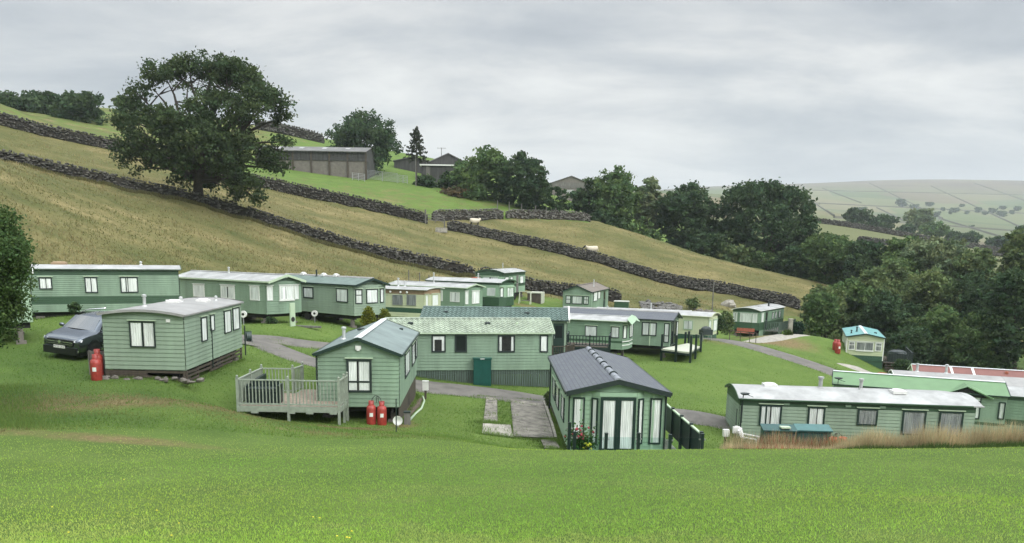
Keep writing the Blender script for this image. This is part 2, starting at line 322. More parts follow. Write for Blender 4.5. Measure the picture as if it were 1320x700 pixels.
class Caravan:
    def __init__(s, label, W, L, b=None, dirdeg=None, centre=None, th=None, tx=0, ty=0, H_=2.15, gap=.5, foot=None, **k):
        s.W, s.L, s.H = W, L, H_
        if b is not None:
            d = R(dirdeg); th = d-math.pi/2; x_ = (math.cos(th), math.sin(th)); cx, cy, ze = b[0]+x_[0]*W/2, b[1]+x_[1]*W/2, b[2]
        else: cx, cy, ze = centre; th = R(th)
        s.gap = gap; zf = ze-H_
        s.root = empty('static_caravan', (0, 0, 0), 0, label, 'caravan', 'static caravans on the park')
        c_, s_ = math.cos(th), math.sin(th)
        s.M = Matrix(((c_, -s_, 0, cx), (s_, c_, 0, cy), (ty, tx, 1, zf), (0, 0, 0, 1)))
        # rigid version of that matrix
        y = Vector((s.M[0][1], s.M[1][1], s.M[2][1])).normalized(); x = Vector((s.M[0][0], s.M[1][0], s.M[2][0])).normalized(); z = x.cross(y).normalized(); x = y.cross(z)
        s.M = Matrix(((x.x, y.x, z.x, cx), (x.y, y.y, z.y, cy), (x.z, y.z, z.z, zf), (0, 0, 0, 1)))
        s.root.matrix_world = s.M; s.Mi = s.M.inverted()
        h = W/2; s.foot = (foot or [(-h, 0), (h, 0)])+[(h, L), (-h, L)]
    def px(s, u, v, seg):
        """pixel -> (s, z) on wall segment seg"""
        a, b = s.foot[seg], s.foot[(seg+1) % len(s.foot)]; a3 = s.M@Vector((*a, 0)); b3 = s.M@Vector((*b, 0)); up_ = s.M.to_3x3()@Vector((0, 0, 1))
        n_ = (b3-a3).cross(up_); r = Vector(ray(u, v)); t = a3.dot(n_)/r.dot(n_); q = s.Mi@(r*t)
        dx, dy = b[0]-a[0], b[1]-a[1]; l = math.hypot(dx, dy)
        return ((q.x-a[0])*dx+(q.y-a[1])*dy)/l, q.z
    def T(s, seg):
        a, b = s.foot[seg], s.foot[(seg+1) % len(s.foot)]; dx, dy = b[0]-a[0], b[1]-a[1]; l = math.hypot(dx, dy); dx /= l; dy /= l
        return (lambda q, o, z: (a[0]+dx*q+dy*o, a[1]+dy*q-dx*o, z)), l
    def walls(s, mats=('siding',), bands=(), rise=.4, board=.165, curved=False, front_gable=True, corner=None):
        """bands: (z0, z1, material index)"""
        mb = MB(); n = len(s.foot); H_ = s.H
        if mats[0] == 'siding': mats = (('siding', 'siding_faded', 'siding', 'siding_fresh')[len(cars) % 4],)+tuple(mats[1:])
        def mi(z):
            for a, b, k in bands:
                if a <= z < b: return k
            return 0
        zs = [0]; 
        while zs[-1] < H_-1e-4:
            z = min(zs[-1]+board, H_)
            zs.append(z)
        for seg in range(n):
            T, l = s.T(seg)
            for i in range(len(zs)-1):
                z0, z1 = zs[i], zs[i+1]; m_ = mi((z0+z1)/2)
                mb.face([T(0, 0, z0), T(l, 0, z0), T(l, 0, z0+.02), T(0, 0, z0+.02)], m_)
                mb.face([T(0, 0, z0+.02), T(l, 0, z0+.02), T(l, .024, z0+.026), T(0, .024, z0+.026)], m_)
                mb.face([T(0, .024, z0+.026), T(l, .024, z0+.026), T(l, .014, z1), T(0, .014, z1)], m_)
                mb.face([T(0, .014, z1), T(l, .014, z1), T(l, 0, z1), T(0, 0, z1)], m_)
        # gable ends
        h = s.W/2
        for y, sg in ((0, 1), (s.L, -1)):
            k = 10; top = []
            for i in range(k+1):
                x = -h+2*h*i/k; zz = (rise*(1-(x/h)**2) if curved else rise*(1-abs(x)/h)); top.append((x, H_+zz))
            bz = H_-.001
            nb = max(1, int(rise/board)+1)
            for j in range(nb):
                z0, z1 = H_+j*board, min(H_+(j+1)*board, H_+rise)
                if z1-z0 < .01: continue
                f_ = (lambda z: h*math.sqrt(max(0, 1-(z-H_)/rise))) if curved else (lambda z: h*(1-(z-H_)/rise))
                x0, x1 = f_(z0), f_(z1); yo = y-.022*sg
                pts = [(-x0, yo, z0), (x0, yo, z0), (x1, y, z1), (-x1, y, z1)]
                if sg < 0: pts = pts[::-1]
                mb.face(pts, mi((z0+z1)/2))
        # horizontal cap (soffit) over bays
        mb.face([(*p, H_) for p in s.foot]); mb.face([(*p, .002) for p in s.foot][::-1])
        s.rise = rise; s.curved = curved
        w_ = mb.build('wall', list(mats), s.root)
        if corner:
            cb = MB()
            for i, p in enumerate(s.foot):
                q0 = Vector(s.foot[i-1]); q1 = Vector(s.foot[(i+1) % n]); P = Vector(p)
                a = math.atan2(p[1]-s.L/2, p[0]); cb.box(p[0]-.035, p[0]+.035, p[1]-.035, p[1]+.035, .0, H_-.02)
            cb.build('corner_trim', corner, s.root)
        return w_
    def roof(s, m='roof_white', kind='gable', oh=.12, ohf=.15, ohb=.1, th=.05, fascia='trim_white', fh=.12, tiles=None, ridge=None, ridge_m='ridge_white', seams=True, dropfront=0):
        mb = MB(); h = s.W/2+oh; H_ = s.H; rise = s.rise*(h/(s.W/2)) if not s.curved else s.rise
        z00 = H_+s.rise-rise if not s.curved else H_
        n = 14 if s.curved else 2
        if tiles: n = 14
        xs = [-h+2*h*i/n for i in range(n+1)]
        def zr(x): return z00+(rise*(1-(x/h)**2) if s.curved else rise*(1-abs(x)/h))
        y0, y1 = -ohf, s.L+ohb; ny = 1
        if tiles: ny = int((y1-y0)/.055)
        if seams and not tiles: ny = max(1, int((y1-y0)/1.2))
        if dropfront: ny = 24
        ys = [y0+(y1-y0)*j/ny for j in range(ny+1)]
        if dropfront: ys = sorted(set([y0+dropfront*1.0*k/8 for k in range(9)]+[y for y in ys if y > y0+dropfront]))
        def P(x, y, o=0):
            z = zr(x)+th+o
            if tiles:
                z += .04*math.cos(2*math.pi*y/.30)
                k = (abs(x)/h*(n/2)) % 1.0
                z += .0
            if dropfront and y < y0+dropfront:
                k = 1-(y-y0)/dropfront; z -= (z-H_-.05)*(1-math.sqrt(max(0, 1-k*k)))
            return (x, y, z)
        for i in range(n):
            for j in range(len(ys)-1):
                xa, xb = xs[i], xs[i+1]
                da = .05 if tiles else 0
                if tiles:  # each course steps down at its lower edge
                    lo_is_a = xa < 0 and xb <= 0
                    oa, ob = (.06, 0) if lo_is_a else (0, .06)
                    mb.face([P(xa, ys[j], oa), P(xb, ys[j], ob), P(xb, ys[j+1], ob), P(xa, ys[j+1], oa)])
                    if lo_is_a: mb.face([P(xa, ys[j], oa), P(xa, ys[j+1], oa), P(xa, ys[j+1], 0), P(xa, ys[j], 0)])
                    else: mb.face([P(xb, ys[j], ob), P(xb, ys[j], 0), P(xb, ys[j+1], 0), P(xb, ys[j+1], ob)])
                else: mb.face([P(xa, ys[j]), P(xb, ys[j]), P(xb, ys[j+1]), P(xa, ys[j+1])])
        # underside and edges
        for i in range(n):
            xa, xb = xs[i], xs[i+1]
            mb.face([(xa, y1, zr(xa)-.01), (xb, y1, zr(xb)-.01), (xb, y0, zr(xb)-.01), (xa, y0, zr(xa)-.01)])
            mb.face([(xa, y1, zr(xa)-.01), P(xa, y1), P(xb, y1), (xb, y1, zr(xb)-.01)])
            if not dropfront: mb.face([(xa, y0, zr(xa)-.01), (xb, y0, zr(xb)-.01), P(xb, y0), P(xa, y0)])
        for x in (-h, h):
            for j in range(len(ys)-1): mb.face([(x, ys[j], zr(x)-.01), P(x, ys[j]), P(x, ys[j+1]), (x, ys[j+1], zr(x)-.01)])
        if seams and not tiles and not dropfront:
            for j in range(1, ny):
                for i in range(n):
                    xa, xb = xs[i], xs[i+1]; mb.bar((xa, ys[j], zr(xa)+th), (xb, ys[j], zr(xb)+th), .03, .02)
        r_ = mb.build('roof', m, s.root, smooth=False)
        fb = MB()
        for y in ((y0, y1) if not dropfront else (y1,)):
            for i in range(n):
                xa, xb = xs[i], xs[i+1]; sg = -1 if y == y0 else 1
                pa, pb = zr(xa)+th+.02, zr(xb)+th+.02
                yy = [y+sg*.003, y+sg*.035]
                q = [(xa, yy[0], pa-fh), (xb, yy[0], pb-fh), (xb, yy[0], pb), (xa, yy[0], pa)]; q2 = [(a, yy[1], c) for a, _, c in q]
                fb.face(q2); fb.face([q[3], q[2], q2[2], q2[3]]); fb.face([q[1], q[0], q2[0], q2[1]]); fb.face([q[0], q[3], q2[3], q2[0]]); fb.face([q[2], q[1], q2[1], q2[2]])
        for x in (-h-.03, h+.03): fb.box(x-.028, x+.028, y0+(dropfront*.4 if dropfront else 0), y1, zr(h)-fh*.55+th, zr(h)+th+.004)
        fb.build('fascia', fascia, s.root)
        if ridge:
            rb = MB(); yy = y0
            while yy < y1-.05:
                y2 = min(yy+ridge, y1)
                for k in range(8):
                    a0, a1 = math.pi*k/8, math.pi*(k+1)/8; rr = .13; za = zr(0)+th-.05
                    g = lambda a, y, r2: (-r2*math.cos(a), y, za+r2*math.sin(a)*.85)
                    rb.face([g(a0, yy, rr+.02), g(a0, y2, rr), g(a1, y2, rr), g(a1, yy, rr+.02)]); rb.face([g(a0, yy, rr+.02), g(a1, yy, rr+.02), g(a1, yy, rr-.05), g(a0, yy, rr-.05)])
                yy = y2
            rb.build('ridge_cap', ridge_m, s.root)
            if ridge < .8:
                jb = MB(); yy = y0+ridge*2
                while yy < y1-1:
                    jb = MB(); jb.tube([(0, yy-.05, zr(0)+th-.055), (0, yy+.03, zr(0)+th-.055)], .175, 16); yy += ridge*1.9; jb.build('ridge_joint', 'trim_black', s.root)
        elif not s.curved:
            rb = MB(); rb.bar((-.07, y0, zr(0)+th+.012), (-.07, y1, zr(0)+th+.012), .15, .02, upv=(-.2, 0, 1)); rb.bar((.07, y0, zr(0)+th+.012), (.07, y1, zr(0)+th+.012), .15, .02, upv=(.2, 0, 1))
            rb.build('ridge_cap', m if ridge_m == 'ridge_white' and m != 'roof_green_grey' else 'ridge_white', s.root)
        s.zr = lambda x: zr(x)+th
        return r_
    def win(s, seg, box, frame='trim_black', fw_=.06, mull=(), trans=(), curtain='net', drip=True, name='window', label=None, region=None, sill=False):
        u0, v0, u1, v1 = box
        if region: x, y, k = region; u0, v0, u1, v1 = x+u0/k, y+v0/k, x+u1/k, y+v1/k
        vm, um = (v0+v1)/2, (u0+u1)/2
        s0 = s.px(u0, vm, seg)[0]; s1 = s.px(u1, vm, seg)[0]; z1 = s.px(um, v0, seg)[1]; z0 = s.px(um, v1, seg)[1]
        if s0 > s1: s0, s1 = s1, s0
        return s.winm(seg, s0, s1, z0, z1, frame, fw_, mull, trans, curtain, drip, name, label, sill)
    def winm(s, seg, s0, s1, z0, z1, frame='trim_black', fw_=.06, mull=(), trans=(), curtain='net', drip=True, name='window', label=None, sill=False):
        T, l = s.T(seg); s0 = max(s0, .03); s1 = min(s1, l-.03); z0 = max(z0, .06); z1 = min(z1, s.H-.05)
        if s1-s0 < .12: s1 = s0+.12
        f, p, c = MB(), MB(), MB(); gap_ = slab_window(f, p, c, T, s0, s1, z0, z1, fw_, mull, trans, curtain)
        fo = f.build(name, frame, s.root, label=label)
        p.build('pane', 'glass', fo) if curtain in ('net', 'grey') else p.build('pane', 'glass_dark' if curtain == 'dark' else 'glass', fo)
        if c.v: c.build('curtain', 'curtain_grey' if curtain == 'grey' else 'curtain', fo)
        if gap_ or curtain in ('sides', 'blind', 'dark'):
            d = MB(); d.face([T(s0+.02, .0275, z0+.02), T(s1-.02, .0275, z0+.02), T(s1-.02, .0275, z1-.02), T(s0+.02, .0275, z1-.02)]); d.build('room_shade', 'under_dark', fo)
        if drip:
            d = MB(); a, b_ = s0-.06, s1+.06
            p8 = [T(q, o, z) for z in (z1+.03, z1+.07) for q, o in ((a, .09), (b_, .09), (b_, .0), (a, .0))]; d.v += p8
            for q in ((3, 2, 1, 0), (4, 5, 6, 7), (0, 1, 5, 4), (1, 2, 6, 5), (2, 3, 7, 6), (3, 0, 4, 7)): d.f.append(q); d.m.append(0)
            d.build('drip_strip', 'trim_pale' if frame != 'trim_white' else 'trim_white', fo)
        if sill:
            d = MB(); a, b_ = s0-.05, s1+.05
            p8 = [T(q, o, z) for z in (z0-.07, z0-.01) for q, o in ((a, .1), (b_, .1), (b_, .0), (a, .0))]; d.v += p8
            for q in ((3, 2, 1, 0), (4, 5, 6, 7), (0, 1, 5, 4), (1, 2, 6, 5), (2, 3, 7, 6), (3, 0, 4, 7)): d.f.append(q); d.m.append(0)
            d.build('sill', frame, fo)
        return fo
    def door(s, seg, s0, s1, z1=1.95, m='trim_green', glassy=True):
        T, l = s.T(seg); d = MB()
        def bx(mb, a0, a1, b0, b1, o0, o1):
            p = [T(q, o, z) for z in (b0, b1) for q, o in ((a0, o1), (a1, o1), (a1, o0), (a0, o0))]; i = len(mb.v); mb.v += p
            for q in ((3, 2, 1, 0), (4, 5, 6, 7), (0, 1, 5, 4), (1, 2, 6, 5), (2, 3, 7, 6), (3, 0, 4, 7)): mb.f.append(tuple(i+k for k in q)); mb.m.append(0)
        bx(d, s0, s1, .03, z1, .004, .05); o = d.build('door', m, s.root)
        if glassy: g = MB(); bx(g, s0+.12, s1-.12, 1.0, z1-.15, .04, .056); g.build('pane', 'glass_dark', o)
        k = MB(); bx(k, s0+.05, s0+.09, .95, 1.1, .05, .085); k.build('handle', 'steel', o)
        return o
    def flue(s, x, y, h=.5, r=.06, m='flue_metal', cap=True):
        z = s.zr(x); mb = MB(); mb.lathe([(r, -.1), (r, h), (r*.1, h)], (x, y, z)); 
        if cap: mb.lathe([(r*.2, h+.02), (r*1.5, h+.02), (r*1.5, h+.1), (.001, h+.13)], (x, y, z))
        mb.lathe([(r*1.9, 0), (r*1.2, .06)], (x, y, z)); return mb.build('flue_pipe', m, s.root, smooth=False)
    def vent(s, x, y, m='white_plastic', w=.4, h=.12):
        z = s.zr(x); mb = MB(); mb.box(x-w*.5, x+w*.5, y-w*.5, y+w*.5, z-.02, z+h*.7); mb.lathe([(w*.48, h*.7), (w*.4, h), (.001, h*1.1)], (x, y, z), 12); return mb.build('roof_vent', m, s.root)
    def gz(s, x, y):
        """local z of the ground under local x,y"""
        w = s.M@Vector((x, y, 0)); return (s.Mi@Vector((w.x, w.y, H(w.x, w.y)))).z
    def under(s, skirt=None, segs=(), m='skirt_green', kind='picket', wheels=True):
        h = s.W/2; mb = MB(); mb.box(-h+.25, -h+.33, .1, s.L-.1, -.28, -.005); mb.box(h-.33, h-.25, .1, s.L-.1, -.28, -.005)
        y = .3
        while y < s.L: mb.box(-h+.331, h-.331, y, y+.06, -.22, -.05); y += 1.2
        mb.build('chassis', 'under_dark', s.root)
        for y in (.5, s.L*.5, s.L-.5):
            for x in (-h+.29, h-.29):
                g = s.gz(x, y)
                if g < -.31:
                    p = MB(); p.box(x-.2, x+.2, y-.2, y+.2, g-.1, g+.12); p.box(x-.1, x+.1, y-.1, y+.1, g+.12, -.281); p.build('axle_stand', 'block', s.root)
        if wheels:
            for x in (-h+.12, h-.12):
                g = s.gz(x, s.L*.55)
                if g < -.2:
                    r = min(.3, max(.2, -g/2)); w_ = MB(); w_.tube([(x-.09, s.L*.55, g+r), (x+.09, s.L*.55, g+r)], r, 16); w_.build('wheel', 'rubber', s.root)
        for seg in segs:
            T, l = s.T(seg); sk = MB(); n = max(2, int(l/.13)) if kind != 'rail' else max(2, int(l/1.2))
            if kind == 'picket':
                for i in range(n):
                    a, b_ = l*i/n+.005, l*(i+1)/n-.02; q = T(a, -.04, 0); g = s.gz(q[0], q[1])
                    if g < -.05:
                        p = [T(c, o, z) for z in (g-.05, -.01) for c, o in ((a, -.02), (b_, -.02), (b_, -.05), (a, -.05))]; i0 = len(sk.v); sk.v += p
                        for q in ((3, 2, 1, 0), (4, 5, 6, 7), (0, 1, 5, 4), (1, 2, 6, 5), (2, 3, 7, 6), (3, 0, 4, 7)): sk.f.append(tuple(i0+k for k in q)); sk.m.append(0)
            elif kind == 'solid':
                for i in range(n):
                    a, b_ = l*i/n, l*(i+1)/n; qa = T(a, -.04, 0); qb = T(b_, -.04, 0)
                    sk.face([T(a, -.03, s.gz(qa[0], qa[1])-.05), T(b_, -.03, s.gz(qb[0], qb[1])-.05), T(b_, -.03, -.01), T(a, -.03, -.01)])
            else:
                for k in range(n+1):
                    a = min(l*k/n, l); q = T(a, -.04, 0); g = s.gz(q[0], q[1]); sk.bar(T(a, -.06, g-.05), T(a, -.06, -.01), .07)
                for k in range(n):
                    a, b_ = l*k/n, l*(k+1)/n
                    for t in (.2, .5, .8):
                        if random.random() < .12: continue
                        ga = s.gz(*T(a, 0, 0)[:2]); gb = s.gz(*T(b_, 0, 0)[:2]); sk.bar(T(a, -.02, ga*t), T(b_, -.02, gb*t+random.uniform(-.03, .03)), .03, .09)
            if sk.v: sk.build('skirting', m, s.root)
def eyebrow(): pass
R1=(0,320,3.5); R2=(280,330,3.043); R3=(480,330,3.5); R4=(700,350,2.8); R5=(920,380,3.1825); R6=(280,400,3.889); R7=(540,330,4.125); R8=(600,440,4.125)
S1=(0,330,7.765); S2=(220,340,7.765); S3=(360,340,7.779); S4=(480,340,8.75); S5=(600,335,8.75); S6=(710,390,8.75); S7=(800,390,8.75); S8=(1070,410,4.668)
U1=(930,380,10); U2=(930,490,7); U3=(1100,490,6); U4=(700,490,6); U5=(290,470,7.765)
def bay(W, d=.35, k=.28): h = W/2; return [(-h, 0), (-h*k-.25, -d), (h*k+.25, -d), (h, 0)]
cars = {}
# A: plain green, front-left
c = Caravan('nearest left green caravan with flat grey roof, beside the parked car', 3.1, 7.1, centre=(-14.4, 29.8, -2.66), th=2.1, tx=.007, ty=-.009); cars['A'] = c
c.walls(rise=.17, curved=True); c.roof('roof_grey', fascia='roof_grey', fh=.10, seams=False, oh=.08)
c.win(0, (587, 330, 702, 446), fw_=.045, mull=(.5,), region=R1)
for bx in ((904, 310, 930, 420), (945, 300, 963, 373), (1008, 280, 1038, 382), (1047, 268, 1076, 368)): c.win(1, bx, fw_=.04, region=R1)
c.flue(-.6, 1.6, .38); c.vent(.55, 5.0, w=.5); c.vent(-.3, 3.9, w=.55); c.flue(-.1, 4.1, .12, .05); c.flue(.8, 5.9, .1, .05)
c.under(segs=(0, 1), m='timber_dark', kind='rail')
g_ = MB(); g_.box(.9, 1.05, -.06, -.001, 1.9, 2.02); g_.build('outside_lamp', 'white_plastic', c.root)
g_ = MB(); g_.box(1.551, 1.6, 2.95, 2.99, -.3, 1.35); g_.build('gas_pipe', 'trim_black', c.root)
# G: gable with deck
c = Caravan('green gabled caravan with grey-green roof beside the railed deck', 3.2, 8.4, centre=(-6.1, 30.12, -4.07), th=2.6); cars['G'] = c
c.walls(rise=.60); c.roof('roof_green_grey', fascia='trim_green', fh=.13, seams=False, oh=.13, ridge_m='ridge_white')
c.win(0, (650, 245, 775, 410), fw_=.085, trans=(.32,), region=R6)
for bx in ((937, 205, 960, 325), (972, 165, 986, 272), (990, 143, 997, 240)): c.win(1, bx, fw_=.07, region=R6)
c.flue(-1.0, 2.6, .42, .07); c.vent(-.7, 5.6, 'trim_black', w=.35, h=.08); c.vent(1.0, 7.0, 'trim_black', w=.18, h=.08)
c.under(segs=(1,), m='timber_dark', kind='solid')  # dark solid skirt on the right stands in for the shadow underneath
g_ = MB(); g_.box(-.1, .12, -.09, -.02, 2.33, 2.48); g_.box(-.05, .07, -.1, -.09, 2.28, 2.45); g_.build('outside_lamp', 'white_plastic', c.root)
g_ = MB(); g_.bar((-1.64, -.04, .3), (-1.64, -.04, 2.1), .05); g_.build('downpipe', 'trim_black', c.root)
# Q: slate roofed lodge
hq = 1.83; c = Caravan('newest green lodge with slate-grey roof and glazed double doors', 3.66, 9.7, centre=(4.05, 28.86, -5.18), th=1.3, H_=2.35, foot=[(-hq, 0), (-1.0, 0), (-.72, -.18), (.72, -.18), (1.0, 0), (hq, 0)]); cars['Q'] = c
c.walls(('siding_light',), rise=.44, board=.18); c.roof('roof_slate', fascia='trim_black', fh=.2, seams=False, oh=.16, ohf=.22, ridge=.75, ridge_m='ridge_grey')
pf = dict(fw_=.06, drip=False)
for seg, (a, b_) in ((0, (.12, .58)), (4, (.25, .71))): c.winm(seg, a, b_, .32, 2.12, 'trim_green', **pf)
for seg in (1, 3): c.winm(seg, .02, .32, .32, 2.12, 'trim_green', **pf)
c.winm(2, .04, .715, .02, 2.16, 'trim_green', fw_=.11, drip=False, name='glazed_door'); c.winm(2, .725, 1.40, .02, 2.16, 'trim_green', fw_=.11, drip=False, name='glazed_door')
for bx in ((468, 195, 482, 305), (487, 235, 502, 355), (515, 285, 530, 420)): c.win(7, bx, 'trim_green', fw_=.06, region=R8)
for x in (-1.80, 1.80): g_ = MB(); g_.tube([(x*1.03, -.06, -.3), (x*1.03, -.06, 2.2)], .035, 8); g_.build('downpipe', 'trim_black', c.root)
g_ = MB(); g_.tube([(-1.90, 9.6, -.3), (-1.90, 9.6, 2.2)], .04, 8); g_.build('downpipe', 'trim_black', c.root)
for x in (-1.38, 1.38, -.86, .86): g_ = MB(); g_.box(x-.045, x+.045, -.045, -.018, .0, 2.3); g_.build('wall_post', 'siding_pale', c.root)
c.under(segs=(0, 4, 5, 7), kind='solid', m='timber_dark')
# F: long, pale tiled roof
c = Caravan('long green caravan with pale pantile roof behind the dark green locker', 3.5, 9.35, b=(2.24, 43.57, -4.47), dirdeg=-173.5, tx=-.006); cars['F'] = c
c.walls(rise=.62); c.roof('roof_tile_pale', fascia='trim_pale', fh=.1, tiles=True, oh=.15, ohf=.12)
c.win(3, (267, 355, 331, 434), fw_=.08, curtain='blind', region=R3); c.win(3, (372, 355, 427, 434), fw_=.08, curtain='dark', region=R3)
c.win(3, (566, 357, 643, 434), fw_=.08, curtain='sides', region=R3); c.win(3, (755, 356, 792, 434), fw_=.07, region=R3)
c.winm(0, .4, 1.3, 1.0, 1.9); c.vent(-.75, 8.0, 'trim_black', .3, .1); c.vent(-.75, 3.6, 'trim_black', .3, .1); c.vent(-.75, 1.9, 'trim_pale', .14, .08); c.under(segs=(0, 3))
# F2 : behind
c = Caravan('green caravan with dark grey-green pantile roof, behind the pale roofed one', 3.5, 9.5, b=(3.5, 50.0, -4.32), dirdeg=178, tx=-.006); cars['F2'] = c
c.walls(rise=.62); c.roof('roof_tile_dark', fascia='trim_black', fh=.1, tiles=True, oh=.15, ohf=.12)
g_ = MB(); h_ = 1.9
for sg in (-1, 1): g_.bar((sg*h_, -.17, 2.1), (0, -.17, 2.86), .1, .22)
g_.build('bargeboard', 'trim_white', c.root); c.winm(3, 8.05, 8.4, .95, 1.9, fw_=.04, curtain='dark'); c.door(3, 8.65, 9.35, glassy=True); c.winm(0, .5, 1.6, .9, 1.9); c.vent(-.9, 2.6, 'trim_black', .35, .1); c.vent(-.9, 8.0, 'trim_black', .3, .1); c.under(segs=(3,))
# B
b_ = atY(229.5, 348.5, 44.3)
c = Caravan('long two-tone caravan with white roof and dark green bands, far left', 3.1, 7.45, b=tuple(b_), dirdeg=-154.4, tx=0, H_=2.28); cars['B'] = c
c.walls(('siding', 'band_dark'), bands=((.42, .80, 1), (2.0, 3, 1)), rise=.2, curved=True, board=.105); c.roof('roof_white', fascia='band_dark', fh=.05, seams=False, oh=.12)
c.win(3, (390, 215, 523, 332), fw_=.05, region=S1); c.win(3, (850, 212, 978, 368), fw_=.05, region=S1, mull=(.5,)); c.win(3, (543, 130, 623, 200), fw_=.05, mull=(.33,), region=R1)
c.vent(.2, 6.0, 'band_brown', .75, .16); c.flue(.1, 1.9, .1, .05); c.winm(0, .6, 2.4, .9, 1.8, fw_=.05); c.under(wheels=False)
g_ = MB(); g_.box(-1.64, -1.56, .35, .75, .5, .62); g_.build('meter_box', 'white_plastic', c.root)
# B2 : far left edge behind the bush
p_ = atY(36.5, 352, 34.5)
c = Caravan('pale green caravan mostly hidden behind the bush at the left edge', 3.1, 8, b=(p_[0]-.05, p_[1]+.1, p_[2]), dirdeg=214, H_=2.2); cars['B2'] = c
c.walls(('siding_pale',), rise=.2, curved=True); c.roof('roof_grey', seams=False); c.winm(3, 5.5, 6.5, .9, 1.8); c.winm(0, .8, 2.2, .9, 1.8); c.under()
# C
c = Caravan('green caravan with ribbed white roof and white framed bay window', 3.0, 9.6, b=(-16.21, 50.51, -2.18), dirdeg=148, foot=bay(3.0, .2)); cars['C'] = c
c.walls(rise=.40, bands=()); c.roof('roof_white', fascia='trim_pale', fh=.16, oh=.1, ohf=.4)
for bx in ((232, 208, 342, 330), (508, 218, 645, 350), (800, 225, 893, 367)): c.win(5, bx, 'trim_white', fw_=.075, region=S2)
c.winm(1, .08, 1.35, .92, 1.86, 'trim_white', fw_=.07, sill=True); c.winm(2, .02, .5, .92, 1.86, 'trim_white', fw_=.06); c.winm(0, .05, .45, .92, 1.86, 'trim_white', fw_=.05)
c.flue(-.2, 5.3, .3); c.under(); g_ = MB(); g_.box(-.05, .05, -.36, -.3, 2.38, 2.5); g_.build('outside_lamp', 'white_plastic', c.root)
# D
c = Caravan('green caravan with dark slate roof and black framed bay, above the two yellow conifers', 3.0, 9.5, b=(-11.15, 53.85, -2.46), dirdeg=143, foot=bay(3.0, .25)); cars['D'] = c
c.walls(rise=.42); c.roof('roof_dark_green', fascia='trim_green', fh=.16, oh=.12, ohf=.35, seams=False, ridge=.9, ridge_m='roof_grey')
c.win(5, (245, 233, 345, 345), fw_=.08, region=S3); c.win(5, (575, 248, 692, 385), fw_=.06, region=S3)
c.winm(0, .1, .62, .85, 1.86, fw_=.06, trans=(.6,)); c.winm(1, .08, 1.15, .85, 1.86, fw_=.06); c.winm(2, .05, .55, .85, 1.86, fw_=.06)
for y in (3.6, 5.0, 7.4): c.vent(0, y, 'white_plastic', .35, .2)
c.flue(-.2, 5.6, .5, .06, 'trim_black', cap=False); c.under()
# E1 cream
c = Caravan('cream caravan with a brown eaves band and green waist stripe', 3.0, 8.0, b=(-6.98, 60.03, -3.05), dirdeg=160, foot=bay(3.0, .2)); cars['E1'] = c
c.walls(('siding_cream', 'band_deep', 'band_brown'), bands=((.42, .80, 1), (1.84, 3, 2)), rise=.12, curved=True, board=.18); c.roof('roof_white', fascia='trim_white', fh=.05, oh=.15, ohf=.3)
c.win(5, (230, 350, 345, 465), 'steel', fw_=.04, region=S4, drip=False, curtain='grey'); c.win(5, (390, 350, 495, 470), 'steel', fw_=.04, region=S4, drip=False, curtain='grey')
c.winm(1, .1, 1.3, .85, 1.8, 'siding_cream', fw_=.06); c.winm(0, .1, .5, .85, 1.8, 'siding_cream', fw_=.05)
for i, u in enumerate((208, 322, 395)):
    s_, z_ = c.px(480+u/8.75, 340+305/8.75, 5); T_, l_ = c.T(5); q_ = T_(s_, .08, 1.95); g_ = MB(); g_.blob(q_, .1, 8, 5, 0); g_.build('outside_lamp', 'white_plastic', c.root, smooth=True)
c.flue(.3, 3.2, .55, .06); c.flue(.3, 2.6, .3, .06); c.under(segs=(5,), m='siding_cream', kind='solid')
# E2
c = Caravan('green caravan with plain white roof, behind the cream and brown one', 3.0, 8.6, b=(-4.33, 67.61, -3.18), dirdeg=150, foot=bay(3.0, .2)); cars['E2'] = c
c.walls(rise=.28); c.roof('roof_white', fascia='trim_pale', fh=.1, oh=.1, ohf=.3)
c.win(5, (880, 320, 985, 430), 'trim_white', fw_=.04, region=S4, drip=False); c.win(5, (740, 300, 795, 420), 'trim_white', fw_=.04, region=S4, drip=False)
c.winm(1, .08, 1.25, .75, 1.85, 'trim_white', fw_=.05); c.winm(0, .1, .45, .75, 1.85, 'trim_white', fw_=.05); c.flue(-.2, 4.2, .8, .06); c.under(segs=(5,), m='siding', kind='solid')
# E3
c = Caravan('two-tone green caravan with curved white roof and dark green base, in the back row', 3.0, 8.2, b=(-1.37, 72.49, -2.91), dirdeg=152, foot=bay(3.0, .35)); cars['E3'] = c
c.walls(('siding_light', 'band_dark'), bands=((0, .75, 1), (1.98, 3, 1)), rise=.3, curved=True); c.roof('roof_white', fascia='band_dark', fh=.1, oh=.1, ohf=.3)
c.win(5, (240, 310, 345, 410), 'siding_light', fw_=.04, region=(600, 335, 8.75), drip=False); c.winm(1, .05, 1.3, .85, 1.75, 'siding_light', fw_=.05, mull=(.33, .66)); c.winm(0, .08, .5, .85, 1.75, 'trim_green', fw_=.05); c.winm(2, .05, .5, .85, 1.75, fw_=.05)
g_ = MB(); g_.box(-1.63, -1.51, 1.6, 2.2, .5, .58); g_.build('wall_vent', 'trim_black', c.root); c.flue(-.3, 3.0, .4, .06); c.vent(.2, 3.6, 'terracotta', .6, .1); c.under()
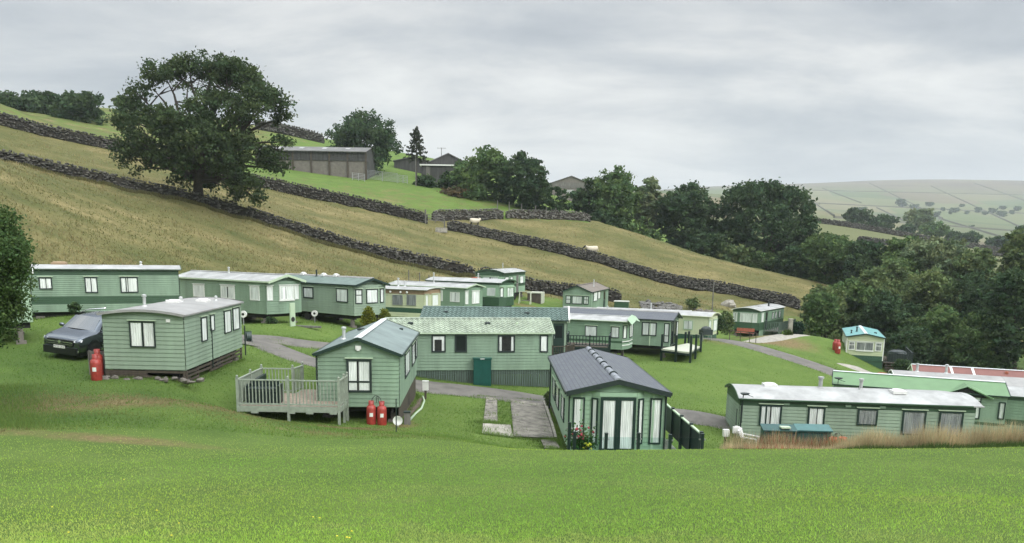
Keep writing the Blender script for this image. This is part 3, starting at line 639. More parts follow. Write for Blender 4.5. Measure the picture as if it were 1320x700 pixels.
# E4
c = Caravan('small caravan with dark green top band, rearmost beside the garden swing', 3.0, 8.0, centre=(-2.5, 79.5, -2.17), th=-16.8, tx=.003); cars['E4'] = c
c.walls(('siding_light', 'band_dark'), bands=((.72, 1.0, 1), (1.86, 3, 1)), rise=.33, curved=True); c.roof('roof_white', fascia='band_dark', fh=.08, oh=.1, ohf=.1)
c.winm(0, .25, .62, .9, 1.8, 'trim_green', fw_=.05); c.winm(0, .8, 2.5, .9, 1.8, 'siding_light', fw_=.05)
for bx in ((440, 190, 485, 240), (500, 190, 530, 250), (610, 180, 650, 265)): c.win(1, bx, 'trim_green', fw_=.05, region=S5, drip=False)
s_, z_ = c.px(600+583/8.75, 335+250/8.75, 1); c.door(1, s_-.4, s_+.4, 1.9, 'timber_grey', glassy=False); c.flue(.6, 2.6, .7, .04, cap=False); c.under()
# I
c = Caravan('little green caravan with brown roof standing alone below the stone wall', 3.0, 8.6, centre=(6.64, 80.9, -3.96), th=-18.9, tx=.007); cars['I'] = c
c.walls(('siding',), rise=.62); c.roof('roof_brown', fascia='trim_green', fh=.12, oh=.12, ohf=.15, seams=False)
c.winm(0, .32, .86, .85, 1.72, 'trim_green', fw_=.07, trans=(.55,)); c.winm(0, .98, 2.12, .85, 1.72, 'trim_green', fw_=.07); c.winm(0, 2.24, 2.78, .85, 1.72, 'trim_green', fw_=.07, trans=(.55,))
for bx in ((927, 190, 947, 240), (950, 188, 963, 228)): c.win(1, bx, 'trim_green', fw_=.05, region=R7, drip=False)
s_, z_ = c.px(540+984/4.125, 330+230/4.125, 1); c.door(1, s_-.42, s_+.42, 1.95, 'trim_green'); c.flue(.7, 4.6, .6, .06); c.under(segs=(0, 1), m='siding', kind='solid')
# H2
c = Caravan('green caravan with white roof and flared bay hood, behind the black railed deck', 3.0, 7.6, b=(8.24, 57.76, -5.01), dirdeg=160, foot=bay(3.0, .35)); cars['H2'] = c
c.walls(('siding', 'band_dark'), bands=((.56, .64, 1),), rise=.25); c.roof('roof_white', fascia='trim_pale', fh=.08, oh=.15, ohf=.35, seams=False)
g_ = MB(); 
for i in range(6):
    x0, x1 = -1.62+3.24*i/6, -1.62+3.24*(i+1)/6
    zr_ = lambda x: 2.36+.22*(1-abs(x)/1.6)
    g_.face([(x0, -.75, zr_(x0)-.42), (x1, -.75, zr_(x1)-.42), (x1, -.36, zr_(x1)), (x0, -.36, zr_(x0))])
g_.build('bay_hood', 'siding_pale', c.root)
c.win(5, (388, 262, 522, 382), fw_=.05, region=S6); c.win(5, (680, 272, 772, 398), fw_=.05, region=S6)
c.winm(1, .06, 1.22, .85, 1.85, fw_=.05, mull=(.5,)); c.winm(0, .06, .52, .85, 1.85, fw_=.05); c.winm(2, .05, .5, .85, 1.85, fw_=.05)
g_ = MB(); 
for z in (.62, .34): g_.bar((-.66, -.37, z), (.66, -.37, z), .04, .07); g_.bar((-1.49, -.03, z), (-.66, -.37, z), .04, .07)
g_.build('bumper_strip', 'trim_white', c.root); c.under()
# H
c = Caravan('green caravan with long slate-purple roof and raised veranda at its right end', 3.1, 9.6, b=(12.62, 61.69, -5.18), dirdeg=156); cars['H'] = c
c.walls(rise=.5); c.roof('roof_slate', fascia='trim_black', fh=.14, oh=.12, ohf=.3, seams=False, ridge=1.2, ridge_m='roof_grey')
c.win(3, (240, 222, 408, 375), fw_=.08, mull=(.48,), region=S7); c.win(3, (490, 232, 550, 452), fw_=.07, trans=(.35,), region=S7)
c.winm(0, .35, 1.2, .03, 2.0, fw_=.1, curtain='dark', drip=False, name='glazed_door'); c.winm(0, 1.22, 2.07, .03, 2.0, fw_=.1, curtain='dark', drip=False, name='glazed_door'); c.winm(0, 2.3, 2.85, .6, 1.9, fw_=.07); c.under()
g_ = MB(); g_.bar((-1.58, 1.6, 0), (-1.58, 1.6, 2.1), .06); g_.build('downpipe', 'trim_pale', c.root); c.flue(.8, 6.0, .35)
# H4: thin white roof strip seen beyond H
c = Caravan('caravan whose white roof just shows over the slate-purple roof', 3.0, 8.5, b=(16.0, 70.6, -5.35), dirdeg=163); cars['H4'] = c
c.walls(('siding_cream',), rise=.2, curved=True); c.roof('roof_white', fascia='trim_white', fh=.08); c.winm(3, 3, 4, .9, 1.8, 'trim_white'); c.winm(0, .8, 2.2, .9, 1.8, 'trim_white'); c.flue(-.3, 3.5, .45); c.under()
# H3 cream
c = Caravan('cream caravan with pale roof and one side window, behind the raised veranda', 3.0, 6.8, b=(17.41, 68.6, -5.42), dirdeg=150, foot=bay(3.0, .2)); cars['H3'] = c
for q in ('x',):
    c.walls(('siding_cream', 'band_deep'), bands=((0, .42, 1),), rise=.3, curved=True); c.roof('roof_white', fascia='siding_cream', fh=.1, oh=.1, ohf=.3, seams=False)
c.win(5, (712, 200, 818, 305), 'siding_pale', fw_=.06, region=S7, drip=False); c.winm(1, .06, 1.35, .8, 1.85, 'siding_pale', fw_=.06); c.winm(0, .1, .5, .8, 1.85, 'siding_pale', fw_=.05); c.under()
# J
c = Caravan('green caravan with white curved roof on the upper right terrace', 3.1, 9.2, centre=(26.2, 86.4, -6.0), th=-34.6, foot=bay(3.1, .18)); cars['J'] = c
c.walls(('siding', 'band_dark'), bands=((0, .85, 1), (1.9, 3, 1)), rise=.3, curved=True); c.roof('roof_white', fascia='trim_white', fh=.06, oh=.1, ohf=.35)
c.winm(1, .04, 1.38, .85, 1.82, 'trim_white', fw_=.05, mull=(.5,)); c.winm(0, .05, .58, .85, 1.82, 'trim_white', fw_=.05); c.winm(2, .05, .58, .85, 1.82, 'trim_white', fw_=.05)
c.winm(3, .4, 1.1, .9, 1.85, 'trim_white', fw_=.07, trans=(.6,)); c.door(3, 1.9, 2.6); c.winm(3, 4.4, 4.9, 1.0, 1.8, fw_=.05); c.winm(3, 5.6, 6.1, 1.0, 1.8, fw_=.05); c.winm(3, 7, 7.7, 1.0, 1.8, fw_=.05)
c.flue(.8, 5.4, .5, .09, 'trim_black', cap=False); c.vent(.2, 3.2, 'roof_grey', .5, .08); c.under(segs=(3,), m='siding', kind='solid')
# K
c = Caravan('cream caravan with teal roof beside the wood, red cylinders at its left', 3.05, 8.6, centre=(31.9, 69.2, -7.05), th=-20.5, ty=.003); cars['K'] = c
c.walls(('siding_cream', 'band_deep'), bands=((0, .42, 1),), rise=.30); c.roof('roof_teal', fascia='trim_green', fh=.1, oh=.1, ohf=.15, seams=False, ridge_m='roof_teal')
c.winm(0, .15, .68, .95, 1.72, 'trim_white', fw_=.07, trans=(.62,), curtain='grey'); c.winm(0, .8, 2.22, .95, 1.72, 'trim_white', fw_=.05, mull=(.5,), sill=True, curtain='grey'); c.winm(0, 2.36, 2.9, .95, 1.72, 'trim_white', fw_=.07, trans=(.62,), curtain='grey')
c.winm(3, 6.4, 7.2, .9, 1.8, 'trim_white'); c.winm(3, 3.4, 4.1, .9, 1.8, 'trim_white'); g_ = MB(); g_.box(-1.57, -1.49, -.03, .03, .1, 2.1); g_.box(1.49, 1.57, -.03, .03, .1, 2.1); g_.build('corner_trim', 'trim_white', c.root)
g_ = MB(); g_.box(-.35, .35, 1.2, 1.6, 0, .0); 
c.flue(-.6, 3.0, .35, .07, 'trim_black'); c.flue(-1.1, 2.2, .2, .06, 'trim_black'); c.vent(1.0, 3.0, 'trim_black', .25, .1); c.under(segs=(0, 3), m='band_deep', kind='solid')
# L
c = Caravan('long green caravan with domed white roof behind the tall dry grass', 3.05, 10.25, b=(20.62, 33.5, -6.42), dirdeg=175.2, H_=2.3, tx=.001); cars['L'] = c
c.walls(('siding', 'band_dark'), bands=((2.02, 3, 1),), rise=.34, curved=True, board=.155); c.roof('roof_white', fascia='band_dark', fh=.1, oh=.12, ohf=.3, seams=False, dropfront=1.2)
c.win(3, (340, 222, 540, 408), 'trim_green', fw_=.075, mull=(.3,), region=U2); c.win(3, (775, 240, 930, 425), 'trim_green', fw_=.075, region=U2)
for bx in ((28, 220, 185, 350), (372, 235, 555, 425), (655, 243, 842, 435)): c.win(3, bx, 'trim_green', fw_=.07, region=U3, curtain='grey')
c.flue(0, 6.3, .42, .09, 'roof_white'); c.flue(-.1, 4.5, .4, .075, 'roof_white'); c.vent(.1, 8.6, w=.6, h=.14); c.vent(-.5, 3.0, w=.6, h=.16)
for y in (8.2, 5.5, 4.0): g_ = MB(); g_.box(-1.60, -1.53, y-.12, y+.12, 2.1, 2.2); g_.build('wall_vent', 'siding', c.root)
g_ = MB(); g_.tube([(-1.58, 10.15, 1.2), (-1.58, 10.15, 2.6)], .02, 6); g_.tube([(-1.75, 10.15, 2.6), (-1.58, 10.15, 2.45)], .02, 6); g_.lathe([(.02, 0), (.16, .03), (.22, .09)], (-1.9, 10.15, 2.55), 14)
g_.tube([(-1.9, 10.1, 2.6), (-2.05, 9.8, 2.5)], .012, 5); g_.build('satellite_dish', 'trim_black', c.root)
g_ = MB(); g_.tube([(-1.59, 10.18, -.1), (-1.59, 10.18, 2.1)], .03, 6); g_.build('downpipe', 'trim_black', c.root); c.under(segs=(3,), m='block', kind='solid')
# M
c = Caravan('caravan with moss green roof and small gabled window dormer, right', 3.3, 9.2, b=(28.44, 43.37, -7.65), dirdeg=158.2, H_=2.3); cars['M'] = c
c.walls(('siding', 'band_dark'), bands=((.55, .63, 1),), rise=.52); c.roof('roof_green', fascia='trim_green', fh=.1, oh=.16, ohf=.1, seams=False, ridge_m='roof_green')
s_, z_ = c.px(1247, 500, 3); yd = c.L-s_
g_ = MB(); x0 = -1.65
g_.face([(x0-.25, yd-1.35, 2.12), (x0-.25, yd, 2.72), (x0+1.1, yd, 2.76), (x0+.05, yd-1.35, 2.25)][::-1]); g_.face([(x0-.25, yd, 2.72), (x0-.25, yd+1.35, 2.12), (x0+.05, yd+1.35, 2.25), (x0+1.1, yd, 2.76)][::-1])
g_.face([(x0-.25, yd-1.35, 2.06), (x0-.25, yd, 2.66), (x0-.25, yd, 2.72), (x0-.25, yd-1.35, 2.12)]); g_.build('dormer_roof', 'roof_green', c.root)
g_ = MB(); g_.face([(x0-.12, yd-1.1, 2.1), (x0-.12, yd+1.1, 2.1), (x0-.12, yd, 2.6)]); g_.build('dormer_gable', 'under_dark', c.root)
for sg in (-1, 1): pass
c.win(3, (805, 468, 905, 605), 'trim_green', fw_=.06, trans=(.78,), region=S8); c.win(3, (1010, 505, 1052, 610), 'trim_green', fw_=.07, region=S8, drip=False)
g_ = MB(); g_.lathe([(.02, 0), (.2, .04), (.27, .1)], (-1.85, 9.0, 2.6), 14); g_.tube([(-1.85, 9.0, 2.6), (-2.0, 8.6, 2.5)], .015, 5); g_.tube([(-1.66, 9.0, 2.2), (-1.85, 9.0, 2.62)], .02, 5); g_.build('satellite_dish', 'trim_black', c.root)
c.under(segs=(3,), m='skirt_green', kind='solid')
# N
p_ = atY(1299.5, 511, 44.6)
c = Caravan('white roofed caravan cut off by the right edge of the picture', 3.1, 9.0, b=(p_[0]+8.0, p_[1]-3.0, p_[2]), dirdeg=159, H_=2.2); cars['N'] = c
c.walls(('siding', 'band_dark'), bands=((.45, .75, 1), (1.95, 3, 1)), rise=.3, curved=True); c.roof('roof_white', fascia='band_dark', fh=.06, oh=.15, seams=False); c.winm(3, 4, 5, .9, 1.8); c.winm(0, .8, 2.2, .9, 1.8); c.under()
# white roof strip between M and the red roof
p_ = atY(1156, 487, 52)
c = Caravan('caravan showing only a pale grey roof between the moss green and red roofs', 3.2, 10.5, b=(p_[0]+9.8, p_[1]-3.6, p_[2]-.1), dirdeg=160, H_=2.2); cars['N2'] = c
c.walls(('siding',), rise=.35, curved=True); c.roof('roof_grey', fascia='trim_white', fh=.1, seams=True); c.winm(3, 4, 5, .9, 1.8); c.winm(0, .8, 2.2, .9, 1.8); c.flue(.2, 7.2, .5, .08); c.flue(.2, 9, .45, .08); c.under()
# O red roof
p_ = atY(1183, 481, 56)
c = Caravan('caravan with a long red roof crossed by two white bands', 3.3, 11.5, b=(p_[0]+10.6, p_[1]-4.0, p_[2]-.15), dirdeg=159.5, H_=2.2); cars['O'] = c
c.walls(('siding_pale',), rise=.55); c.roof('roof_red', fascia='trim_pale', fh=.1, seams=False, oh=.15, ridge_m='roof_red')
g_ = MB()
for y in (9.0, 7.6):
    for sg in (-1, 1): g_.bar((sg*1.8, y, c.zr(1.8)+.012), (0, y, c.zr(0)+.012), .16, .025, upv=(sg*-.3, 0, 1))
g_.build('roof_band', 'trim_white', c.root); c.winm(3, 4, 5, .9, 1.8); c.winm(0, .8, 2.2, .9, 1.8); c.vent(-.6, 5.5, 'terracotta', .2, .15); c.vent(-.8, 3.9, 'terracotta', .2, .15); c.under()
# ------------------------------------------------------------------ things around the caravans
def gnd(u, v, D=None):
    if D is None: return hit(u, v)
    p = atY(u, v, D); return np.array([p[0], p[1], H(p[0], p[1])])
def railing(root, pts, z0, hgt, m, post=.09, gap=.13, bal=.035, cap=True, knob=True, drop=None, closed_posts=True, panel=None, top_m=None, mid=True):
    """pts: (x, y) local corner posts, in order; drop(x, y) = local ground z for post bottoms"""
    for i, p in enumerate(pts):
        g = drop(*p) if drop else z0
        b = MB(); b.box(p[0]-post/2, p[0]+post/2, p[1]-post/2, p[1]+post/2, g-.05, z0+hgt+.06)
        if knob: b.blob((p[0], p[1], z0+hgt+.11), post*.55, 8, 6, 0)
        b.build('post', m, root)
    for a, b2 in zip(pts[:-1], pts[1:]):
        a3 = Vector((*a, z0)); b3 = Vector((*b2, z0)); d = b3-a3; l = d.length; dn = d/l; a3 += dn*post/2; b3 -= dn*post/2; l -= post
        t = MB(); t.bar(a3+Vector((0, 0, hgt-.02)), b3+Vector((0, 0, hgt-.02)), .07, .045); t.build('handrail', top_m or m, root)
        r_ = MB(); r_.bar(a3+Vector((0, 0, .10)), b3+Vector((0, 0, .10)), .04, .06)
        n = max(1, int(l/gap))
        if panel is None:
            for k in range(1, n): q = a3+dn*(l*k/n); r_.box(q.x-bal/2, q.x+bal/2, q.y-bal/2, q.y+bal/2, z0+.13, z0+hgt-.043)
            r_.build('balusters', m, root)
        else:
            r_.build('bottom_rail', m, root); g_ = MB(); nn = dn.cross(Vector((0, 0, 1)))*.012
            q = [a3+nn, b3+nn, b3-nn, a3-nn]; i0 = len(g_.v); g_.v += [tuple(w+Vector((0, 0, zz))) for zz in (.14, hgt-.05) for w in q]
            for f_ in ((3, 2, 1, 0), (4, 5, 6, 7), (0, 1, 5, 4), (1, 2, 6, 5), (2, 3, 7, 6), (3, 0, 4, 7)): g_.f.append(tuple(i0+k for k in f_)); g_.m.append(0)
            g_.build('rail_panel', panel, root)
# deck beside G
zf = -5.98
dk = empty('timber_deck', (-10.45, 28.75, zf), R(0), 'pale green railed timber deck in front of the gabled caravan', 'deck')
dl = lambda x, y: H(x-10.45, y+28.75)-zf
fl = MB(); 
def boards(mb, x0, x1, y0, y1, w=.14):
    x = x0
    while x < x1-.03: mb.box(x+.005, min(x+w, x1)-.005, y0, y1, -.035, 0); x += w
boards(fl, .03, 3.85, .03, 1.28); boards(fl, .03, 2.7, 1.285, 2.9); boards(fl, 1.45, 2.7, 2.905, 3.8); fl.build('deck_boards', 'deck_boards', dk)
fr = MB(); fr.box(0, 3.9, -.02, .025, -.2, .02); fr.box(-.02, .025, .03, 2.9, -.2, .02); fr.box(3.86, 3.91, .03, 1.3, -.2, .02); fr.box(.03, 1.45, 2.9, 2.95, -.2, .0); fr.box(1.4, 1.445, 2.96, 3.8, -.2, .0)
for x in (.9, 2.0, 2.9): fr.box(x, x+.06, .03, 2.6 if x < 2.7 else 1.25, -.18, -.036)
for x in (.5, 1.9, 2.6, 3.5): fr.box(x, x+.28, -.035, -.021, -.26, -.12)
fr.build('deck_frame', 'deck_rail', dk)
railing(dk, [(1.45, 3.8), (1.3, 2.85), (-.0, 2.85), (0, 1.5), (0, 0), (1.93, 0), (3.86, 0), (3.88, .8), (3.9, 1.28)], 0, 1.05, 'deck_rail', drop=lambda x, y: dl(x, y), gap=.125)
p_ = (-9.7, 29.55); sb = empty('storage_bench', (p_[0], p_[1], zf+.002), R(3), 'black storage bench standing on the railed timber deck', 'bench')
g_ = MB(); g_.box(-.66, .66, -.3, .3, 0, .5); g_.box(-.66, -.58, -.3, .3, .5, .72); g_.box(.58, .66, -.3, .3, .5, .72); g_.build('seat', 'black_panel', sb); g_ = MB(); g_.box(-.57, .57, .2, .3, .501, .85); g_.build('backrest', 'black_panel', sb)
g_ = MB(); g_.box(-.56, .56, -.28, .18, .502, .6); g_.build('cushion', 'trim_black', sb)
sb = empty('storage_bench', (-9.95, 30.75, zf+.002), R(93), 'second black bench seat on the deck, set along the left railing', 'bench')
g_ = MB(); g_.box(-.66, .66, -.3, .3, 0, .5); g_.build('seat', 'black_panel', sb); g_ = MB(); g_.box(-.66, .66, .2, .3, .501, .85); g_.build('backrest', 'black_panel', sb)
# gas bottles
def bottle(u, v, D, m, label, h=.95, r=.19, grp='red gas bottles', hose=0):
    p = gnd(u, v, D); o = empty('gas_bottle', p, 0, label, 'gas bottle', grp)
    b = MB(); b.lathe([(r*.9, 0), (r, .06), (r, h*.66), (r*.86, h*.78), (r*.35, h*.84), (.001, h*.845)], n=18); b.build('cylinder', m, o, smooth=True)
    b = MB(); b.lathe([(r*.55, h*.80), (r*.55, h), (r*.47, h), (r*.47, h*.80)], n=14); b.build('shroud', m, o, smooth=True)
    b = MB(); b.lathe([(r*.16, h*.84), (r*.16, h*.95), (.001, h*.955)], n=8); b.build('valve', 'steel', o)
    b = MB(); b.lathe([(r*1.01, h*.36), (r*1.01, h*.52)], n=18); k = len(b.f); b.f = b.f[13:15]; b.m = b.m[:2]; b.build('badge', 'trim_white', o)
    if hose:
        b = MB(); b.tube([(0, 0, h*.93), (hose*.05, .02, h*1.1), (hose*.16, .06, h*1.22), (hose*.24, .16, h*1.15), (hose*.25, .2, h*.9)], .014, 6); b.build('hose', 'rubber', o)
    return o
bottle(478.7, 539, 29.6, 'gas_red', 'left of the two red gas bottles at the deck caravan', hose=1); bottle(492.3, 541, 29.6, 'gas_red', 'right of the two red gas bottles at the deck caravan', hose=-1)
bottle(124.5, 485, 29.0, 'gas_red', 'red gas bottle at the corner of the flat grey roofed caravan', h=1.0, r=.2); bottle(127, 481, 29.9, 'gas_red', 'rear red gas bottle partly behind the one by the grey roofed caravan', h=1.05, r=.2)
bottle(1073, 570, 31.6, 'gas_orange', 'left of the two orange gas bottles in the dry grass', h=.78, r=.3, hose=1, grp='orange gas bottles'); bottle(1086, 570, 31.6, 'gas_orange', 'right of the two orange gas bottles in the dry grass', h=.78, r=.3, hose=-1, grp='orange gas bottles')
bottle(1079, 461, 68.5, 'gas_red', 'tall red cylinder beside the teal roofed caravan', h=1.25, r=.24); bottle(1075.5, 460, 69.3, 'gas_red', 'shorter red cylinder behind the tall one by the teal roof', h=1.0, r=.24)
g = gnd(120.5, 484, 29.8); o = empty('gas_locker', g, R(4), 'weathered grey board screen behind the red gas bottles', 'screen'); b = MB(); b.box(-.16, .45, .16, .22, -.1, .95); b.build('board', 'timber_grey', o); b = MB(); b.box(-.2, -.165, .1, .28, -.1, .97); b.build('post', 'timber_grey', o)
g = gnd(110, 489, 29.5); b = MB()
for k in range(26): b.blob((g[0]+random.uniform(-.5, 4.6), g[1]+random.uniform(-.25, .2)+.05, H(g[0], g[1])-.1+random.uniform(-.05, .08)), (random.uniform(.08, .22), random.uniform(.08, .16), random.uniform(.05, .12)), 6, 4, .25)
tag(b.build('rubble', 'block'), 'loose grey stones along the foot of the grey roofed caravan', 'rubble', kind='stuff')
# posts near G and on the lawn
def pole(u, v0, v1, D, r, m, label, cat='post', name='post', top=None):
    p = gnd(u, v1, D); t = atY(u, v0, p[1]); o = empty(name, p, 0, label, cat); b = MB(); b.tube([(0, 0, -.1), (0, 0, t[2]-p[2])], r, 8); b.build('shaft', m, o); return o, t[2]-p[2]
o, h = pole(317, 420, 464, 38.3, .035, 'trim_black', 'thin black post on the grass right of the grey roofed caravan')
p = gnd(320, 431, 43); o = empty('hose_reel', p, R(30), 'dark green hose reel on the grass beside the tarmac loop', 'hose reel'); b = MB(); b.tube([(-.12, 0, .3), (.12, 0, .3)], .28, 18); b.build('drum', 'trim_green', o); b = MB(); b.bar((-.16, -.2, 0), (-.16, 0, .62), .04); b.bar((-.16, .2, 0), (-.16, 0, .62), .04); b.bar((.16, -.2, 0), (.16, 0, .62), .04); b.bar((.16, .2, 0), (.16, 0, .62), .04); b.bar((-.16, 0, .62), (.16, 0, .62), .04); b.build('frame', 'trim_green', o)
o, h = pole(511, 514, 568, 26.8, .02, 'trim_black', 'thin dark pole on the lawn right of the red gas bottles', 'pole', 'pole')
p = gnd(513, 543, 29.0); o = empty('satellite_dish', p, 0, 'small round white dish low on the grass behind the thin pole', 'dish'); b = MB(); b.lathe([(.0, 0), (.10, .02), (.18, .07), (.19, .07)], n=18)
b.v = [(x, -z+.0, y+.3) for x, y, z in b.v]; b.build('dish', 'white_plastic', o, smooth=True); b = MB(); b.tube([(0, .02, -.05), (0, .02, .28)], .02, 6); b.build('stand', 'steel', o)
p = gnd(548.5, 510, 38.2); o = empty('meter_post', p, 0, 'white electric meter box on a post by the tarmac', 'meter box'); b = MB(); b.box(-.05, .05, -.05, .05, -.1, .45); b.build('post', 'timber_dark', o); b = MB(); b.box(-.14, .14, -.1, .1, .45, .9); b.box(-.16, .16, -.12, .12, .9, .93); b.build('box', 'white_plastic', o)
pp = [gnd(u, v) for u, v in ((545, 512), (547, 518), (543, 528), (536, 534), (528, 543))]; b = MB(); b.tube([(q[0], q[1], q[2]+.04) for q in pp], .05, 6); tag(b.build('drain_pipe', 'trim_pale', smooth=True), 'pale pipe curving along the edge of the dirt patch', 'pipe')
p = gnd(525, 541, 30.2); o = empty('water_butt', p, 0, 'small blue-grey box by the corner of the deck caravan', 'box'); b = MB(); b.box(-.12, .12, -.1, .1, 0, .5); b.build('body', 'timber_grey', o); b = MB(); b.box(-.14, .14, -.12, .12, .501, .55); b.build('lid', 'trim_black', o)
# dark green locker in front of F
cF = cars['F']; p = gnd(621.5, 494, 43.0); o = empty('storage_locker', p, R(3), 'tall dark green metal locker against the pale roofed caravan', 'locker')
t = atY(621, 461, 43)[2]-p[2]; b = MB(); b.box(-.5, .5, -.3, .3, -.1, t-.06); b.build('body', 'locker_green', o); b = MB(); b.box(-.53, .53, -.34, .33, t-.058, t); b.build('lid', 'locker_green', o)
b = MB(); b.box(-.485, -.008, -.322, -.301, .1, t-.12); b.box(.008, .485, -.322, -.301, .1, t-.12); b.build('door', 'locker_green', o); b = MB(); b.box(-.12, .12, -.345, -.341, t-.05, t-.01); b.build('nameplate', 'trim_white', o)
# glass balustrade terrace in front of Q
cQ = cars['Q']; zq = -7.62
bal = empty('terrace_balustrade', (4.0, 27.0, zq), R(1), 'low glass balustrade with black posts before the slate roofed lodge', 'balustrade')
xs = [atY(u, 560, 26.9)[0]-4.0 for u in (734, 741, 782, 824, 865, 907)]
tops = [atY(u, v, 26.9)[2]-zq for u, v in ((734, 546), (741, 558), (782, 560), (824, 560), (865, 562), (907, 561))]
for x, t in zip(xs, tops):
    b = MB(); b.box(x-.055, x+.055, -.055, .055, -1.2, t); b.box(x-.065, x+.065, -.065, .065, t, t+.03); b.build('post', 'black_panel', bal)
    b = MB(); b.box(x-.12, x-.056, -.02, .02, t-.22, t-.17); b.box(x+.056, x+.12, -.02, .02, t-.22, t-.17); b.build('glass_clamp', 'steel', bal)
for a, c2 in zip(xs[1:-1], xs[2:]):
    b = MB(); b.box(a+.06, c2-.06, -.006, .006, -.45, min(tops[1:])-.1); b.build('glass_panel', 'glass_rail', bal)
dkq = MB(); dkq.box(1.95, 5.95, 27.05, 28.6, -7.75, -7.63); tag(dkq.build('terrace_deck', 'timber_grey'), 'low grey terrace in front of the glazed lodge doors', 'terrace')
o = empty('ramp', (6.35, 32.5, -7.6), R(0), 'black panelled stair rail and pale side wall right of the lodge', 'stair')
A0 = Vector(atY(856.5, 519.5, 31.5)); A1 = Vector(atY(904, 560, 27.3)); n_ = 4; o.location = (A1.x, A1.y, -8.6); lo = Vector(o.location)
for k in range(n_+1):
    q = A0.lerp(A1, k/n_)-lo; b = MB(); b.box(q.x-.055, q.x+.055, q.y-.055, q.y+.055, q.z-1.35, q.z+.08); b.box(q.x-.065, q.x+.065, q.y-.065, q.y+.065, q.z+.08, q.z+.11); b.build('post', 'black_panel', o)
for k in range(n_):
    a = A0.lerp(A1, k/n_)-lo; c2 = A0.lerp(A1, (k+1)/n_)-lo; d = (c2-a).normalized()*.06; a = a+d; c2 = c2-d
    b = MB(); b.face([a+Vector((0, 0, -1.05)), c2+Vector((0, 0, -1.05)), c2+Vector((0, 0, -.02)), a+Vector((0, 0, -.02))]); b.face([c2+Vector((.03, 0, -1.05)), a+Vector((.03, 0, -1.05)), a+Vector((.03, 0, -.02)), c2+Vector((.03, 0, -.02))]); b.build('rail_panel', 'black_panel', o)
    b = MB(); b.bar(a+Vector((0, 0, .02)), c2+Vector((0, 0, .02)), .09, .05); b.build('handrail', 'trim_pale', o)
b = MB(); a = A0-lo; c2 = A1-lo
q = [a+Vector((-.1, 0, -1.3)), c2+Vector((-.1, 0, -1.3)), Vector((c2.x-.1, c2.y, -1.0)), Vector((a.x-.1, a.y, -1.0))]; b.face(q); b.face([v_+Vector((-1.0, 0, 0)) for v_ in q][::-1]); b.face([q[0], q[0]+Vector((-1, 0, 0)), q[1]+Vector((-1, 0, 0)), q[1]]); b.face([q[1], q[1]+Vector((-1, 0, 0)), q[2]+Vector((-1, 0, 0)), q[2]]); b.build('side_wall', 'concrete_pale', o)
# flower pot
p = (atY(749, 570, 27.6)[0], 27.6); o = empty('flower_pot', (p[0], p[1], -7.62), 0, 'green pot of dark pink and yellow flowers before the lodge', 'plant pot')
b = MB(); b.lathe([(.2, 0), (.24, .1), (.3, .5), (.32, .5), (.28, .46), (.001, .44)], n=16); b.build('pot', 'trim_green', o, smooth=True)
V_, F_, K_ = [], [], []
for k in range(900):
    c0 = np.array([random.gauss(0, .26), random.gauss(0, .2), .55+abs(random.gauss(0, .33))]); a = RNG.normal(size=3); a /= np.linalg.norm(a); c2 = np.cross(a, RNG.normal(size=3)); c2 /= np.linalg.norm(c2); s_ = .035; i0 = len(V_)
    V_ += [c0-a*s_*1.6, c0+c2*s_, c0+a*s_*1.6, c0-c2*s_]; F_.append((i0, i0+1, i0+2, i0+3)); K_.append((.035+random.random()*.03, .085+random.random()*.05, .03))
np_mesh('foliage', V_, F_, 'leaf', o, K_)
b = MB(); 
for k in range(24): b.blob((random.gauss(-.05, .3), random.gauss(-.1, .15), random.uniform(.8, 1.35)), .045, 6, 4, .2)
b.build('blossom', 'flower_pink', o); b = MB()
for k in range(14): b.blob((random.gauss(.25, .1), random.gauss(-.15, .1), random.uniform(.55, .8)), .04, 6, 4, .2)
b.build('blossom', 'flower_yellow', o)
# black railed deck between F2 and H2
zd = atY(760, 444, 54.2)[2]
x0 = atY(729, 444, 54)[0]; x1 = atY(785, 444, 53)[0]
o = empty('timber_deck', (x0, 53.2, zd), R(-8), 'black railed deck with dark boarded side between two caravans', 'deck'); w = x1-x0
fl = MB(); fl.box(0, w, 0, 2.2, -.05, 0); fl.build('deck_boards', 'timber_dark', o); b = MB(); b.box(.02, w-.02, -.03, .02, -1.6, -.06); b.box(w-.05, w, .03, 2.2, -1.6, -.06); b.build('side_boards', 'black_panel', o)
railing(o, [(0, 2.2), (0, 0), (w*.55, 0), (w, 0), (w+.05, 2.2)], 0, .75, 'black_panel', drop=lambda x, y: -1.6, gap=.2, knob=False, bal=.05)
b = MB()
for k in range(7): b.box(-.9+.12*k, -.9+.12*k+.11, -.1, 1.0, -.16*(7-k)-.05, -.16*(7-k)+.0)
b.build('steps', 'timber_dark', o)
o = empty('garden_railing', (atY(712, 470, 49)[0], 49, H(2.6, 49)), R(4), 'grey see-through railing beside the right end of the pale roofed caravan', 'railing'); railing(o, [(0, 0), (.9, .3), (1.6, 1.6)], .5, 1.1, 'timber_dark', drop=lambda x, y: 0, gap=.15, knob=False)
